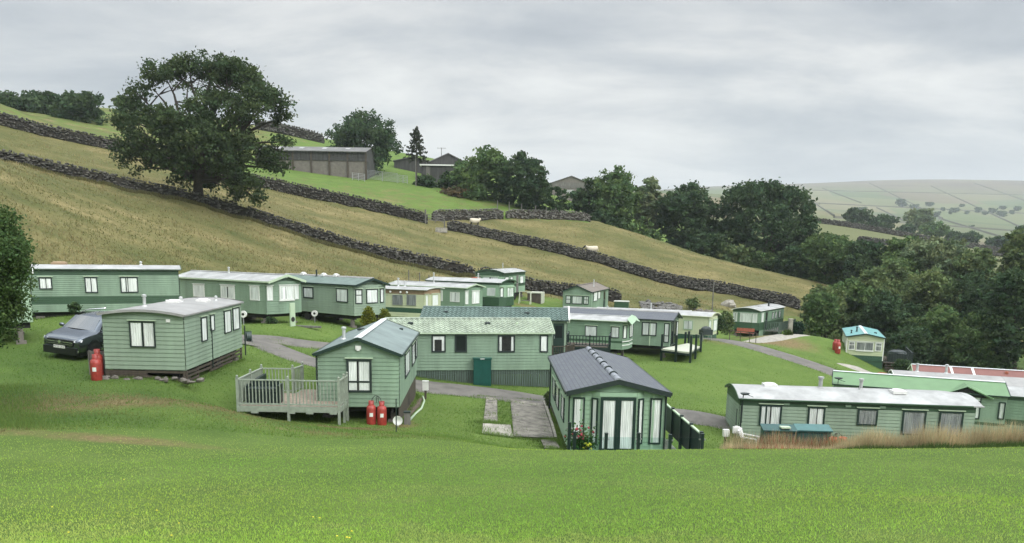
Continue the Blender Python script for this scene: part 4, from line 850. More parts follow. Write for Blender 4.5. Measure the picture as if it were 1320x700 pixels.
# raised veranda of H
zv = -7.32; p0 = Vector(atY(856, 448, 60.0)); 
vr = empty('veranda', (p0.x, p0.y, zv), R(66), 'raised pale veranda deck with tall black posts, end of slate-purple roof', 'veranda')
vl = lambda P: (vr_m@Vector(P))
vr_m = Matrix.Translation((p0.x, p0.y, zv))@Matrix.Rotation(R(66), 4, 'Z'); vr_i = vr_m.inverted()
cs = [vr_i@Vector(atY(u, 0, D)) for u, D in ((857, 60.3), (872, 58.9), (891, 58.2), (904, 61.0))]
def zfix(u, D): q = atY(u, 400, D); q = vr_i@Vector((q[0], q[1], zv)); return (q.x, q.y)
P4 = [zfix(854, 60.4), zfix(874, 59.2), zfix(891, 58.4), zfix(905, 62.3), zfix(889, 64.5), zfix(884, 64.8)]
fl = MB(); fl.face([(*P4[0], 0), (*P4[2], 0), (*P4[3], 0), (*P4[4], 0)]); fl.face([(*P4[0], -.12), (*P4[4], -.12), (*P4[3], -.12), (*P4[2], -.12)])
for a, c2 in ((0, 2), (2, 3), (3, 4), (4, 0)): fl.face([(*P4[a], -.12), (*P4[c2], -.12), (*P4[c2], 0), (*P4[a], 0)])
fl.build('deck_boards', 'deck_pale', vr)
for k, (u, D, vt) in enumerate(((854, 60.4, 431), (872.5, 59.2, 432), (891.5, 58.4, 433), (898, 60.2, 431), (904.5, 62.3, 429), (884, 64.5, 428), (888.5, 64.8, 427))):
    q = atY(u, vt, D); g = H(q[0], q[1]); l_ = vr_i@Vector((q[0], q[1], g)); b = MB(); b.box(l_.x-.08, l_.x+.08, l_.y-.08, l_.y+.08, l_.z-.1, q[2]-zv); b.build('post', 'black_panel', vr)
b = MB(); b.bar((*P4[2], -.2), (*P4[3], -.2), .06, .16); b.bar((*P4[0], -.2), (*P4[2], -.2), .06, .16); b.build('deck_frame', 'black_panel', vr)
# dark clutter near H3: covered barbecue, wheelbarrow
for (u, v, D, s_, lab) in ((909, 444, 66, .8, 'dark covered barbecue right of the raised veranda'),):
    p = gnd(u, v, D); o = empty('covered_barbecue', p, R(20), lab, 'barbecue'); b = MB(); b.box(-.5, .5, -.3, .3, .5, .95); b.blob((0, 0, .95), (.5, .3, .28), 12, 8, .05); b.build('cover', 'trim_black', o)
    for sx_ in (-.42, .42):
        for sy in (-.22, .22): b = MB(); b.tube([(sx_, sy, 0), (sx_, sy, .5)], .03, 6); b.build('leg', 'steel', o)
def chair(p, rz, m, label, cat='chair', s=1.0, group=None):
    o = empty('garden_chair', p, rz, label, cat, group); o.scale = (s, s, s)
    b = MB(); b.box(-.26, .26, -.25, .25, .40, .44); b.build('seat', m, o)
    b = MB()
    for k in range(7): x = -.22+.44*k/6; b.bar((x, .25, .44), (x*1.05, .40, .88), .05, .025)
    b.bar((-.27, .41, .88), (.27, .41, .88), .07, .04); b.build('backrest', m, o)
    for sx_ in (-1, 1):
        b = MB(); b.bar((sx_*.27, -.26, .64), (sx_*.28, .33, .68), .06, .03); b.build('armrest', m, o)
        for sy in (-1, 1): b = MB(); b.bar((sx_*.29, sy*.28, 0), (sx_*.26, sy*.24, .64 if sy < 0 else .46), .05, .05); b.build('leg', m, o)
    return o
p = gnd(967, 573, 31.2); chair((p[0], p[1], H(p[0], p[1])), R(62), 'white_plastic', 'white plastic garden chair at the left end of the teal benches', s=1.12)
for (u, lab, w) in ((1002, 'dark teal bench box next to the white plastic chair', 1.35), (1046, 'teal lidded bench box next to the orange gas bottles', 1.4)):
    p = gnd(u, 572, 31.9); t = atY(u, 551.5, 31.7)[2]-p[2]; o = empty('bench_box', p, R(-3), lab, 'bench'); b = MB(); b.box(-w/2, w/2, -.25, .25, -.1, t-.1); b.build('body', 'bench_teal', o)
    M_ = Matrix.Translation((0, 0, t-.04))@Matrix.Rotation(R(14), 4, 'X'); b = MB(); b.box(-w/2-.04, w/2+.04, -.34, .3, -.03, .03, 0, M_); b.build('lid', 'bench_lid' if u > 1010 else 'bench_teal', o)
    if u < 1010:
        b = MB(); b.box(.02, .42, -.2, .1, t-.03, t+.03); q = tag(b.build('tray', 'trim_pale'), 'pale tray lying on the dark teal bench box', 'tray'); q.location = (p[0], p[1]-.1, p[2]+.02)
p = gnd(947.5, 574, 31.6); o = empty('water_container', p, 0, 'white plastic water container on a thin pole by the domed roof caravan', 'container'); z1 = atY(947, 558, 31.6)[2]-p[2]; z2 = atY(947, 527, 31.6)[2]-p[2]
b = MB(); b.tube([(0, .06, -.1), (0, .06, z2)], .02, 6); b.build('pole', 'trim_black', o); b = MB(); b.box(-.15, .15, -.1, .04, z1-.0, z1+.27); b.box(-.06, .06, -.05, 0, z1+.27, z1+.31); b.build('tank', 'white_plastic', o)
p = gnd(935, 571, 32.5); o = empty('meter_box', p, 0, 'small pale box on a dark post at the left end of the domed roof caravan', 'meter box'); b = MB(); b.box(-.05, .05, -.05, .05, -.1, .5); b.build('post', 'timber_dark', o); b = MB(); b.box(-.13, .13, -.1, .1, .5, .8); b.build('box', 'white_plastic', o)
# shed + swing near E4
p = gnd(688.5, 385, 84); o = empty('garden_shed', p, R(-12), 'small dark shed with pale cream roof below the stone wall', 'shed'); b = MB(); b.box(-.75, .75, 0, 1.6, -.1, 1.0); b.build('wall', 'timber_dark', o); b = MB(); b.box(-.8, .85, -.08, 1.7, 1.001, 1.12); b.box(.76, .86, -.08, 1.7, -.1, 1.0); b.build('roof', 'deck_pale', o)
p = gnd(677, 388, 82); o = empty('garden_swing', p, R(-10), 'pale A-frame garden swing beside the small dark shed', 'swing')
for x in (-.6, .6):
    b = MB(); b.bar((x, -.5, 0), (x, 0, 1.3), .07); b.bar((x, .5, 0), (x, 0, 1.3), .07); b.build('leg', 'deck_pale', o)
b = MB(); b.bar((-.65, 0, 1.32), (.65, 0, 1.32), .07); b.build('crossbar', 'deck_pale', o); b = MB(); b.box(-.4, .4, -.15, .15, .35, .4); b.bar((-.38, 0, .4), (-.38, 0, 1.28), .015); b.bar((.38, 0, .4), (.38, 0, 1.28), .015); b.build('swing_seat', 'timber_grey', o)
p = hit(801, 399.5); o = empty('storage_chest', p, R(-15), 'dark green chest with white lid beside the brown roofed caravan', 'chest'); b = MB(); b.box(-.8, .8, -.4, .4, -.1, .95); b.build('body', 'band_dark', o); b = MB(); b.box(-.85, .85, -.45, .45, .951, 1.05); b.build('lid', 'trim_white', o)
# things at J and K
p = gnd(960, 432, 79); o = empty('picnic_bench', p, R(-30), 'reddish garden bench below the white curved roof caravan', 'bench'); b = MB(); b.box(-.9, .9, -.22, .22, .42, .47); b.build('seat', 'terracotta', o); b = MB(); b.box(-.9, .9, .2, .25, .55, .9); b.build('backrest', 'terracotta', o)
for x in (-.8, .8): b = MB(); b.box(x-.04, x+.04, -.2, .24, 0, .42); b.build('leg', 'timber_dark', o)
o = empty('metal_railing', gnd(942, 438, 68), R(6), 'thin metal handrail around the upper terrace edge', 'railing'); lo = Vector(o.location); Mi_ = Matrix.Rotation(-R(6), 4, 'Z')
q = [Mi_@(Vector(gnd(u, v, D))-lo) for u, v, D in ((940, 441, 67), (954, 441, 68), (966, 441, 69), (974, 443, 69))]
for k in q: b = MB(); b.tube([k, k+Vector((0, 0, .9))], .03, 6); b.build('post', 'timber_dark', o)
b = MB(); b.tube([k+Vector((0, 0, .9)) for k in q], .025, 6); b.tube([k+Vector((0, 0, .5)) for k in q], .02, 6); b.build('handrail', 'timber_dark', o)
o = empty('timber_deck', (0, 0, 0), 0, 'grey side deck with railings along the white curved roof caravan', 'deck'); cJ = cars['J']; mj = cJ.M@Matrix.Translation((1.65, 1.5, -.1)); o.matrix_world = mj; mji = mj.inverted()
gz_ = lambda x, y: (mji@Vector((*(mj@Vector((x, y, 0))).xy, H(*(mj@Vector((x, y, 0))).xy)))).z
b = MB(); b.box(0, 1.6, 0, 6.6, -.06, 0); b.build('deck_boards', 'timber_grey', o); railing(o, [(0, 0), (1.6, 0), (1.6, 2.2), (1.6, 4.4), (1.6, 6.6)], 0, 1.0, 'timber_green', drop=gz_, gap=.2, knob=False, bal=.09)
p = gnd(1018, 431, 78); o = empty('gate_pillar', p, R(0), 'pale stone gate pillar right of the terrace', 'pillar'); b = MB(); b.box(-.18, .18, -.18, .18, -.1, 1.5); b.box(-.22, .22, -.22, .22, 1.501, 1.6); b.build('shaft', 'concrete_pale', o)
cK = cars['K']; o = empty('timber_deck', (0, 0, 0), 0, 'dark timber deck with steps beside the teal roofed caravan', 'deck'); mk = cK.M@Matrix.Translation((1.6, .6, -.1)); o.matrix_world = mk; mki = mk.inverted()
gz_ = lambda x, y: (mki@Vector((*(mk@Vector((x, y, 0))).xy, H(*(mk@Vector((x, y, 0))).xy)))).z
b = MB(); b.box(0, 2.4, 0, 5, -.06, 0); b.build('deck_boards', 'timber_dark', o); railing(o, [(0, 0), (2.4, 0), (2.4, 2.5), (2.4, 5)], 0, 1.0, 'trim_black', drop=gz_, gap=.2, knob=False); b = MB()
for k in range(4): b.box(.2, 1.4, -.25*(k+1), -.25*k-.02, -.2*(k+1)-.06, -.2*(k+1))
b.build('steps', 'timber_dark', o)
q9 = mk@Vector((1.3, 1.6, .002)); o = empty('covered_hot_tub', q9, R(-20), 'black covered tub on the dark deck beside the teal roofed caravan', 'hot tub'); b = MB(); b.box(-.75, .75, -.7, .7, 0, .75); b.build('tub', 'trim_black', o); b = MB(); b.blob((0, 0, .76), (.82, .78, .3), 12, 8, .06); b.build('cover', 'black_panel', o)
p = gnd(1138, 476, 63); b = MB(); b.lathe([(.25, 0), (.33, .35), (.36, .35), (.3, .3), (.001, .3)], n=14); po = b.build('plant_pot', 'terracotta', smooth=True); po.location = p; tag(po, 'terracotta pot at the foot of the dark deck steps', 'plant pot')
p = gnd(1168, 484, 60.5); o = empty('planter', p, R(-12), 'pale green planter box with dark soil by the red roof', 'planter'); b = MB(); b.box(-1.1, 1.1, -.45, .45, -.1, .8); b.build('box', 'skirt_green', o); b = MB(); b.box(-1.14, 1.14, -.49, .49, .801, .86); b.build('rim', 'trim_pale', o)
# block/white stand by C front
p = gnd(377.5, 422, 49.6); o = empty('flue_board', p, R(60), 'pale upright board with round dark hole beside the white bay caravan', 'board'); b = MB(); b.box(-.2, .2, -.05, .05, 0, 1.5); b.build('panel', 'trim_pale', o); b = MB(); b.tube([(-.02, -.07, .45), (-.02, -.052, .45)], .16, 14); b.build('opening', 'under_dark', o)
for (u, v, D, lab, grp) in ((313.5, 405, 49, 'round white pipe end under the white bay caravan', None), (405.5, 404, 55, 'round white pipe end under the dark slate roof caravan', None)):
    p = atY(u, v, D); g = H(p[0], p[1]); o = empty('water_pipe', (p[0], p[1], g), 0, lab, 'pipe'); b = MB(); b.tube([(0, 0, -.1), (0, 0, p[2]-g)], .035, 6); b.build('stand', 'steel', o); b = MB(); b.tube([(0, -.05, p[2]-g), (0, .1, p[2]-g)], .22, 14); b.build('pipe_end', 'white_plastic', o)
    b = MB(); b.tube([(0, -.056, p[2]-g), (0, -.052, p[2]-g)], .09, 10); b.build('opening', 'under_dark', o)
b = MB(); g = gnd(395, 422, 50); b.box(-1.0, 1.0, -.12, .12, 0, .12); q = b.build('timber_plank', 'timber_grey'); q.location = g; q.rotation_euler.z = R(-12); tag(q, 'grey plank lying on the grass by the pale upright board', 'plank')
# ------------------------------------------------------------------ car
def car():
    hd = Vector((-.16, -1, 0)).normalized(); fc = atY(78, 440, 32.0); cen = Vector((fc[0], fc[1], 0))-hd*2.2
    right = Vector((hd.y, -hd.x, 0)); ws = []
    for sx_ in (1.35, -1.3):
        for sy in (.78, -.78): q = cen+hd*sx_+right*sy; ws.append(Vector((q.x, q.y, H(q.x, q.y))))
    fx = ((ws[0]+ws[1])/2-(ws[2]+ws[3])/2).normalized(); ry = ((ws[0]+ws[2])/2-(ws[1]+ws[3])/2).normalized(); uz = ry.cross(fx)*1.0
    if uz.z < 0: uz = -uz
    uz.normalize(); ly = uz.cross(fx).normalized(); c0 = sum(ws, Vector())/4
    o = empty('parked_car', (0, 0, 0), 0, 'dark grey-green sports utility car parked on the grass', 'car')
    o.matrix_world = Matrix(((fx.x, ly.x, uz.x, c0.x), (fx.y, ly.y, uz.y, c0.y), (fx.z, ly.z, uz.z, c0.z), (0, 0, 0, 1)))
    # stations: x, belt z, half width, roof z, roof half width, low z
    st = [(-2.22, .84, .74, .86, .60, .44), (-2.16, 1.0, .85, 1.08, .64, .32), (-1.95, 1.10, .91, 1.38, .62, .26), (-1.5, 1.10, .93, 1.60, .64, .24), (-.8, 1.09, .935, 1.68, .66, .24), (0, 1.08, .935, 1.70, .66, .24), (.45, 1.07, .935, 1.645, .65, .24),
          (.75, 1.06, .935, 1.49, .65, .24), (1.05, 1.055, .93, 1.27, .67, .24), (1.30, 1.045, .925, 1.13, .70, .24), (1.7, 1.01, .915, 1.085, .68, .24), (2.0, .96, .89, 1.02, .66, .25), (2.15, .88, .85, .93, .62, .28), (2.24, .74, .80, .78, .58, .33)]
    V_, F_ = [], []; K = 17
    for x, zb, hw, zr_, rw, zl in st:
        half = [(0, zl), (hw*.8, zl), (hw*.97, zl+.07), (hw, zl+(zb-zl)*.45), (hw, zb-.12), (hw*.975, zb-.02), (hw*.94, zb+.01), (rw+(hw*.94-rw)*.25, zb+(zr_-zb)*.72), (rw, zr_-.02), ]
        ring = half+[(0, zr_+.02)]+[(-y, z) for y, z in half[:0:-1]]
        V_ += [(x, y, z) for y, z in ring]
    K = len(ring)
    for i_ in range(len(st)-1):
        for k in range(K): F_.append((i_*K+k, i_*K+(k+1) % K, (i_+1)*K+(k+1) % K, (i_+1)*K+k))
    F_.append(tuple(range(K))[::-1]); F_.append(tuple((len(st)-1)*K+k for k in range(K)))
    mb = MB(); mb.v = V_; mb.f = F_; mb.m = [0]*len(F_); body = mb.build('body', 'car_paint', o, smooth=True)
    sub = body.modifiers.new('s', 'SUBSURF'); sub.levels = sub.render_levels = 1
    def quad(name, pts, m, off=(0, 0, 0), par=o):
        b = MB(); b.face([tuple(Vector(p)+Vector(off)) for p in pts]); return b.build(name, m, par)
    # windscreen and side glass as curved strips
    b = MB(); n_ = 8
    for k in range(n_):
        f0, f1 = -1+2*k/n_, -1+2*(k+1)/n_; g0 = lambda f_: (1.27-.12*f_*f_, .74*f_, 1.155-.04*f_*f_); g1 = lambda f_: (.56-.05*f_*f_, .60*f_, 1.605-.02*f_*f_)
        o_ = Vector((.03, 0, .035)); b.face([Vector(g0(f0))+o_, Vector(g0(f1))+o_, Vector(g1(f1))+o_, Vector(g1(f0))+o_])
    b.build('windscreen', 'car_glass', o, smooth=True)
    for s_ in (1, -1):
        for nm, pts in (('side_window', [(.92, .885, 1.12), (.02, .90, 1.13), (.02, .715, 1.54), (.42, .715, 1.51)]), ('side_window', [(-.04, .90, 1.13), (-.95, .895, 1.14), (-.95, .715, 1.53), (-.04, .715, 1.54)]), ('side_window', [(-1.0, .895, 1.14), (-1.6, .86, 1.16), (-1.45, .73, 1.44), (-1.0, .715, 1.52)])):
            q = [(x, s_*(y+.012), z) for x, y, z in pts]; quad(nm, q if s_ < 0 else q[::-1], 'car_glass')
        b = MB(); b.tube([(.2, s_*.6, 1.71), (-.3, s_*.61, 1.76), (-1.4, s_*.6, 1.69)], .022, 6); b.build('roof_rail', 'chrome', o, smooth=True)
        b = MB(); b.blob((.86, s_*1.03, 1.18), (.09, .13, .085), 10, 6, 0); b.bar((.86, s_*.9, 1.12), (.86, s_*1.0, 1.15), .06, .05); b.build('wing_mirror', 'car_paint', o, smooth=True)
        b = MB(); b.box(-1.15, 1.0, s_*.925-.012, s_*.925+.012, .30, .40); b.build('sill_trim', 'chrome', o)
        b = MB(); b.box(-1.0, .9, s_*.935-.01, s_*.935+.01, .52, .56); b.build('door_strip', 'chrome', o)
        for x in (.1, -.8): b = MB(); b.box(x-.1, x+.1, s_*.945-.01, s_*.945+.01, .90, .93); b.build('door_handle', 'car_paint', o)
        for x in (1.35, -1.3):
            b = MB(); b.lathe([(.17, -.11), (.32, -.11), (.345, -.08), (.345, .08), (.32, .11), (.17, .11)], n=24)
            b.v = [(vx+x, s_*.83+vz, vy+.345) for vx, vy, vz in b.v]; w_ = b.build('wheel', 'rubber', o, smooth=False)
            b = MB(); b.lathe([(.0, .05), (.06, .06), (.08, .02), (.19, .03), (.21, .10), (.23, .10)], n=20); b.v = [(vx+x, s_*(.83+vz), vy+.345) for vx, vy, vz in b.v]; b.build('rim', 'tyre_rim', w_)
            b = MB(); pr = [(.40*math.cos(a), .40*math.sin(a)) for a in np.linspace(-.1, math.pi+.1, 14)]
            for (a0, b0), (a1, b1) in zip(pr[:-1], pr[1:]): b.face([(x+a0, s_*.935, .345+b0), (x+a1, s_*.935, .345+b1), (x+a1*1.16, s_*.93, .345+b1*1.16), (x+a0*1.16, s_*.93, .345+b0*1.16)])
            b.face([(x+a*.99, s_*.93, .345+c2*.99) for a, c2 in pr]); b.build('wheel_arch', 'car_dark', o)
        q = [(2.02, .90, .90), (2.22, .50, .86), (2.25, .48, .78), (2.08, .89, .80)]; q = [(x+.03, s_*y, z) for x, y, z in q]; hl = quad('headlight', q if s_ > 0 else q[::-1], 'lamp_glass')
        q = [(2.19, .80, .44), (2.29, .50, .40), (2.30, .50, .36), (2.20, .80, .39)]; q = [(x, s_*y, z) for x, y, z in q]; quad('bumper_trim', q if s_ > 0 else q[::-1], 'chrome')
    b = MB(); b.box(2.16, 2.275, -.60, .60, .60, .86); b.build('grille', 'car_dark', o); b = MB(); b.box(2.26, 2.295, -.58, .58, .75, .775); b.box(2.26, 2.295, -.58, .58, .665, .68); b.build('grille_bar', 'chrome', o)
    b = MB(); b.box(2.12, 2.302, -.76, .76, .24, .545); b.build('lower_intake', 'car_dark', o)
    b = MB(); b.tube([(2.29, 0, .765), (2.315, 0, .765)], .065, 18); b.build('badge', 'chrome', o); 
    b = MB(); b.box(2.303, 2.325, -.26, .26, .50, .61); pl = b.build('number_plate', 'plate', o)
    cu = bpy.data.curves.new('plate_text', 'FONT'); cu.body = 'MV22 UHC'; cu.size = .115; cu.align_x = 'CENTER'; cu.align_y = 'CENTER'; cu.extrude = .001; to = bpy.data.objects.new('lettering', cu); C.objects.link(to)
    bpy.context.view_layer.update(); me = bpy.data.meshes.new_from_object(to); bpy.data.objects.remove(to); me.materials.clear(); me.materials.append(MT['rubber']); to = link(bpy.data.objects.new('lettering', me), pl)
    to.matrix_local = Matrix(((0, 0, 1, 2.327), (1, 0, 0, 0), (0, 1, 0, .555), (0, 0, 0, 1)))
    b = MB(); b.box(-2.0, 2.1, -.8, .8, .18, .3); b.build('underbody', 'car_dark', o)
    return o
car()
# ------------------------------------------------------------------ dry stone walls and farm buildings
def stone_wall(label, pts, h=1.35, w0=.7, w1=.42, dens=16, size=.24, hvar=.0, tone=1.0, name='dry_stone_wall', group='dry stone walls across the hillside'):
    P = [np.array(p, float)[:2] for p in pts]; S = [P[0]]
    for a, b in zip(P[:-1], P[1:]):
        k = max(1, int(np.linalg.norm(b-a)/1.0)); S += [a+(b-a)*(q+1)/k for q in range(k)]
    S = np.array(S); 
    for _ in range(4): S[1:-1] = (S[:-2]+2*S[1:-1]+S[2:])/4
    D = np.gradient(S, axis=0); D /= np.linalg.norm(D, axis=1)[:, None]; Nn = np.c_[-D[:, 1], D[:, 0]]; Z = Hn(S[:, 0], S[:, 1]); n = len(S)
    root = empty(name, (S[n//2][0], S[n//2][1], Z[n//2]), 0, label, 'wall', group)
    lo = np.array([S[n//2][0], S[n//2][1], Z[n//2]])
    hh = h*(1+hvar*(vnoise(np.arange(n)*1., np.zeros(n), 4, 11)-.5)*2+hvar*.6*(vnoise(np.arange(n)*1., np.zeros(n), 1.5, 12)-.5))
    te = np.minimum(np.arange(n), np.arange(n)[::-1]); hh = hh*np.clip(.72+te*.3, 0, 1)
    dens = dens*2.6; size = size*.82
    core = []
    for off, z in ((-w0/2+.08, -.3), (-w1/2+.06, None), (w1/2-.06, None), (w0/2-.08, -.3)): q = S+Nn*off; core.append(np.c_[q, (Z+hh-.1) if z is None else Z+z]-lo)
    V_ = np.concatenate(core); f_ = [(k*n+t, (k+1)*n+t, (k+1)*n+t+1, k*n+t+1) for k in range(3) for t in range(n-1)]+[(0, n, 2*n, 3*n), (n-1, 4*n-1, 3*n-1, 2*n-1)]
    np_mesh('core', V_, f_, 'stone', root, np.tile((.03*tone, .027*tone, .022*tone), (len(f_), 1)))
    L_ = n-1; N_ = int(L_*dens*1.0)
    r_ = np.random.default_rng(len(label)*7+n)
    t = r_.random(N_)*(n-1.001); i = t.astype(int); fr = (t-i)[:, None]; base = S[i]*(1-fr)+S[i+1]*fr; zb = Z[i]*(1-fr[:, 0])+Z[i+1]*fr[:, 0]; hb = hh[i]*(1-fr[:, 0])+hh[i+1]*fr[:, 0]
    kind = r_.random(N_); top = kind < .22; side = np.where(r_.random(N_) < .68, -1, 1)   # facing the camera more often
    zf = np.where(top, 1.0+r_.random(N_)*.08, r_.random(N_)*.95); off = np.where(top, (r_.random(N_)-.5)*w1, side*(w0/2+(w1-w0)/2*zf))
    # outward normal facing: Nn sign depends on direction; camera side first
    nn = Nn[i]; flip = np.sign((nn*base).sum(1)); nn = nn*flip[:, None]
    ctr = np.c_[base+nn*(off*np.where(top, 1, 1))[:, None], zb+zf*hb]-lo
    sz = size*(.55+r_.random((N_, 3))*.9)*np.array([1.25, .8, .62]); sz[top] *= np.array([.6, 1.3, 1.35])
    angz = np.arctan2(D[i][:, 1], D[i][:, 0])+r_.normal(0, .18, N_); tl = r_.normal(0, .14, N_)+np.where(top, r_.normal(0, .3, N_), 0)
    c, s = np.cos(angz), np.sin(angz); ct, st_ = np.cos(tl), np.sin(tl)
    cor = np.array([(-1, -1, -1), (1, -1, -1), (1, 1, -1), (-1, 1, -1), (-1, -1, 1), (1, -1, 1), (1, 1, 1), (-1, 1, 1)])*.5
    Q = cor[None]*sz[:, None, :]*(1+r_.uniform(-.22, .22, (N_, 8, 3)))
    x = Q[..., 0]*ct[:, None]-Q[..., 2]*st_[:, None]; z = Q[..., 0]*st_[:, None]+Q[..., 2]*ct[:, None]; y = Q[..., 1]
    Wv = np.stack([x*c[:, None]-y*s[:, None], x*s[:, None]+y*c[:, None], z], -1)+ctr[:, None, :]
    fc = np.array(((3, 2, 1, 0), (4, 5, 6, 7), (0, 1, 5, 4), (1, 2, 6, 5), (2, 3, 7, 6), (3, 0, 4, 7))); F_ = (fc[None]+(np.arange(N_)*8)[:, None, None]).reshape(-1, 4)
    g = (.055+.085*r_.random(N_)**1.4)*tone; hue = r_.random(N_)[:, None]; colr = g[:, None]*(np.array([1.0, .95, .86])*(1-hue)+np.array([.98, .97, .84])*hue)
    li = r_.random(N_) < .04; colr[li] *= 1.7
    np_mesh('stones', Wv.reshape(-1, 3), F_, 'stone', root, np.repeat(colr, 6, 0)); return root
W2 = [(u, v, D) for u, v, D in ((-120,182,78),(0,214,80),(130,241,83),(255,267,86),(400,309,88),(500,336,89),(580,352,90.3),(612,361,91))]
stone_wall('lower dry stone wall running down past the big oak', [atY(*q) for q in W2], 1.25, hvar=.12)
stone_wall('low broken stone wall behind the small shed and swing', [atY(*q) for q in ((616,364,91),(660,374,91.7),(700,381,92),(722,384,92.6),(760,392,92.6),(800,397,93))], 1.5, hvar=.1)
stone_wall('upper dry stone wall on the left skyline slope', [atY(*q) for q in ((-150,122,102),(0,160,105),(140,196,108),(330,242,112),(450,267,113),(551,286,113))], 1.5, hvar=.06)
stone_wall('broad dark stone wall slanting down the dry field to the right', [atY(*q) for q in ((577,295,112.4),(640,312,112.3),(700,326,112),(780,347,111),(860,370,110),(950,388,109),(1030,402,108))], 1.4, w0=1.0, w1=.55, dens=26, hvar=.14)
stone_wall('lighter stone wall along the top of the dry field', [atY(*q) for q in ((557,284,115),(600,286,118),(648,288,121.5))], 1.4, tone=1.5)
stone_wall('pale stone wall curving over the field crest beside the trees', [atY(*q) for q in ((652,288,122),(700,289,124),(735,291,125),(760,297,126))], 1.2, tone=1.7)
stone_wall('short wall high on the hill above the long barn', [atY(*q) for q in ((330,174,176),(380,182,178),(418,189,180))], 2.0, w0=1.0, dens=10, size=.4)
stone_wall('wall edging the distant pasture strip on the right', [atY(*q) for q in ((1035,284,264),(1110,297,264),(1200,314,266),(1330,334,270))], 1.6, w0=1.0, dens=8, size=.4)
stone_wall('short wall crossing the distant pasture strip', [atY(*q) for q in ((1105,311,240),(1128,314,240),(1150,318,240))], 1.5, w0=1.0, dens=8, size=.4)
stone_wall('second low wall on the distant pasture strip, far right', [atY(*q) for q in ((1260,330,243),(1330,342,246))], 1.4, w0=1.0, dens=8, size=.4)
# thin boundary walls on the far moor side
FL = [((1035,252),(1075,279)),((1075,281),(1330,300)),((1120,236),(1215,282)),((1200,240),(1330,300)),((1045,262),(1330,276)),((1060,243),(1110,262)),((1255,236),(1330,262)),((1130,268),(1165,285)),((1165,262),(1190,275)),((1020,245),(1330,252)),((1210,282),(1330,318))]
for k, (a, b) in enumerate(FL):
    pts = []
    for t in np.linspace(0, 1, 26):
        q = hit(a[0]+(b[0]-a[0])*t, a[1]+(b[1]-a[1])*t, 4500, 300)
        if q is not None: pts.append(q)
    if len(pts) < 6: continue
    P = np.array(pts)[:, :2]; S = [P[0]]
    for p, q in zip(P[:-1], P[1:]):
        if np.linalg.norm(q-p) > 260: continue
        kk = max(1, int(np.linalg.norm(q-p)/12)); S += [p+(q-p)*(m_+1)/kk for m_ in range(kk)]
    S = np.array(S); D = np.gradient(S, axis=0); D /= np.linalg.norm(D, axis=1)[:, None]+1e-9; Nn = np.c_[-D[:, 1], D[:, 0]]; Z = Hn(S[:, 0], S[:, 1]); n = len(S)
    V_ = np.concatenate([np.c_[S+Nn*o, Z+z] for o, z in ((-.7, -3), (-.5, 1.7), (.5, 1.7), (.7, -3))]); f_ = [(q*n+t, (q+1)*n+t, (q+1)*n+t+1, q*n+t+1) for q in range(3) for t in range(n-1)]
    o = np_mesh('field_wall', V_, f_, 'stone', None, np.tile((.10, .10, .075), (len(f_), 1))); tag(o, 'thin field boundary wall on the hazy far hillside', 'wall', 'thin field walls on the far hillside')
# gate, posts, trough near the wall gap
def post(u, v, D, h, label, r=.07, m='timber_grey', grp=None, nm='fence_post'):
    p = gnd(u, v, D); b = MB(); b.tube([(0, 0, -.2), (0, 0, h)], r, 7); o = b.build(nm, m); o.location = p; return tag(o, label, 'post', grp)
post(548.5, 286, 112.6, 2.0, 'left grey gate post at the gap in the walls', .12); post(573, 292, 112.4, 1.2, 'right short gate post at the gap in the walls', .1)
a = gnd(551, 287, 113.6); b2 = gnd(571, 290, 114.4); o = empty('hurdle', a, 0, 'weathered wooden hurdle closing the gap between the walls', 'gate'); d = Vector(b2)-Vector(a); b = MB()
for z in (.35, .7, 1.05): b.bar((0, 0, z), d+Vector((0, 0, z)), .05, .1)
b.build('rails', 'timber_grey', o); b = MB()
for t in (0, .5, 1): b.bar(d*t, d*t+Vector((0, 0, 1.15)), .1, .06)
b.build('uprights', 'timber_grey', o)
p = gnd(569, 294, 110.5); b = MB(); b.box(-.8, .8, -.4, .4, -.1, .55); b.box(-.7, .7, -.3, .3, .55, .57); o = b.build('stone_trough', 'concrete_pale'); o.location = p; tag(o, 'pale stone water trough by the wall gap', 'trough')
p = gnd(918.5, 391, 95); t = atY(918.5, 362, 95); b = MB(); b.tube([(0, 0, -.2), (0, 0, t[2]-p[2])], .07, 6); o = b.build('pole', 'timber_grey'); o.location = p; tag(o, 'thin grey pole in the rough grass before the broad wall', 'pole')
for k, (u, v) in enumerate(((641,288),(656,289),(672,290),(690,291),(704,292),(716,293))): post(u, v-3, 127, 1.3, 'short grey fence post on the field crest', .08, grp='short fence posts along the field crest')
for k, u in enumerate((527, 541, 553, 566, 578, 596)): post(u, 366+k*.5, 79, 1.5, 'thin dark stake behind the white roofed caravans', .05, grp='thin stakes in the dry grass behind the caravans')
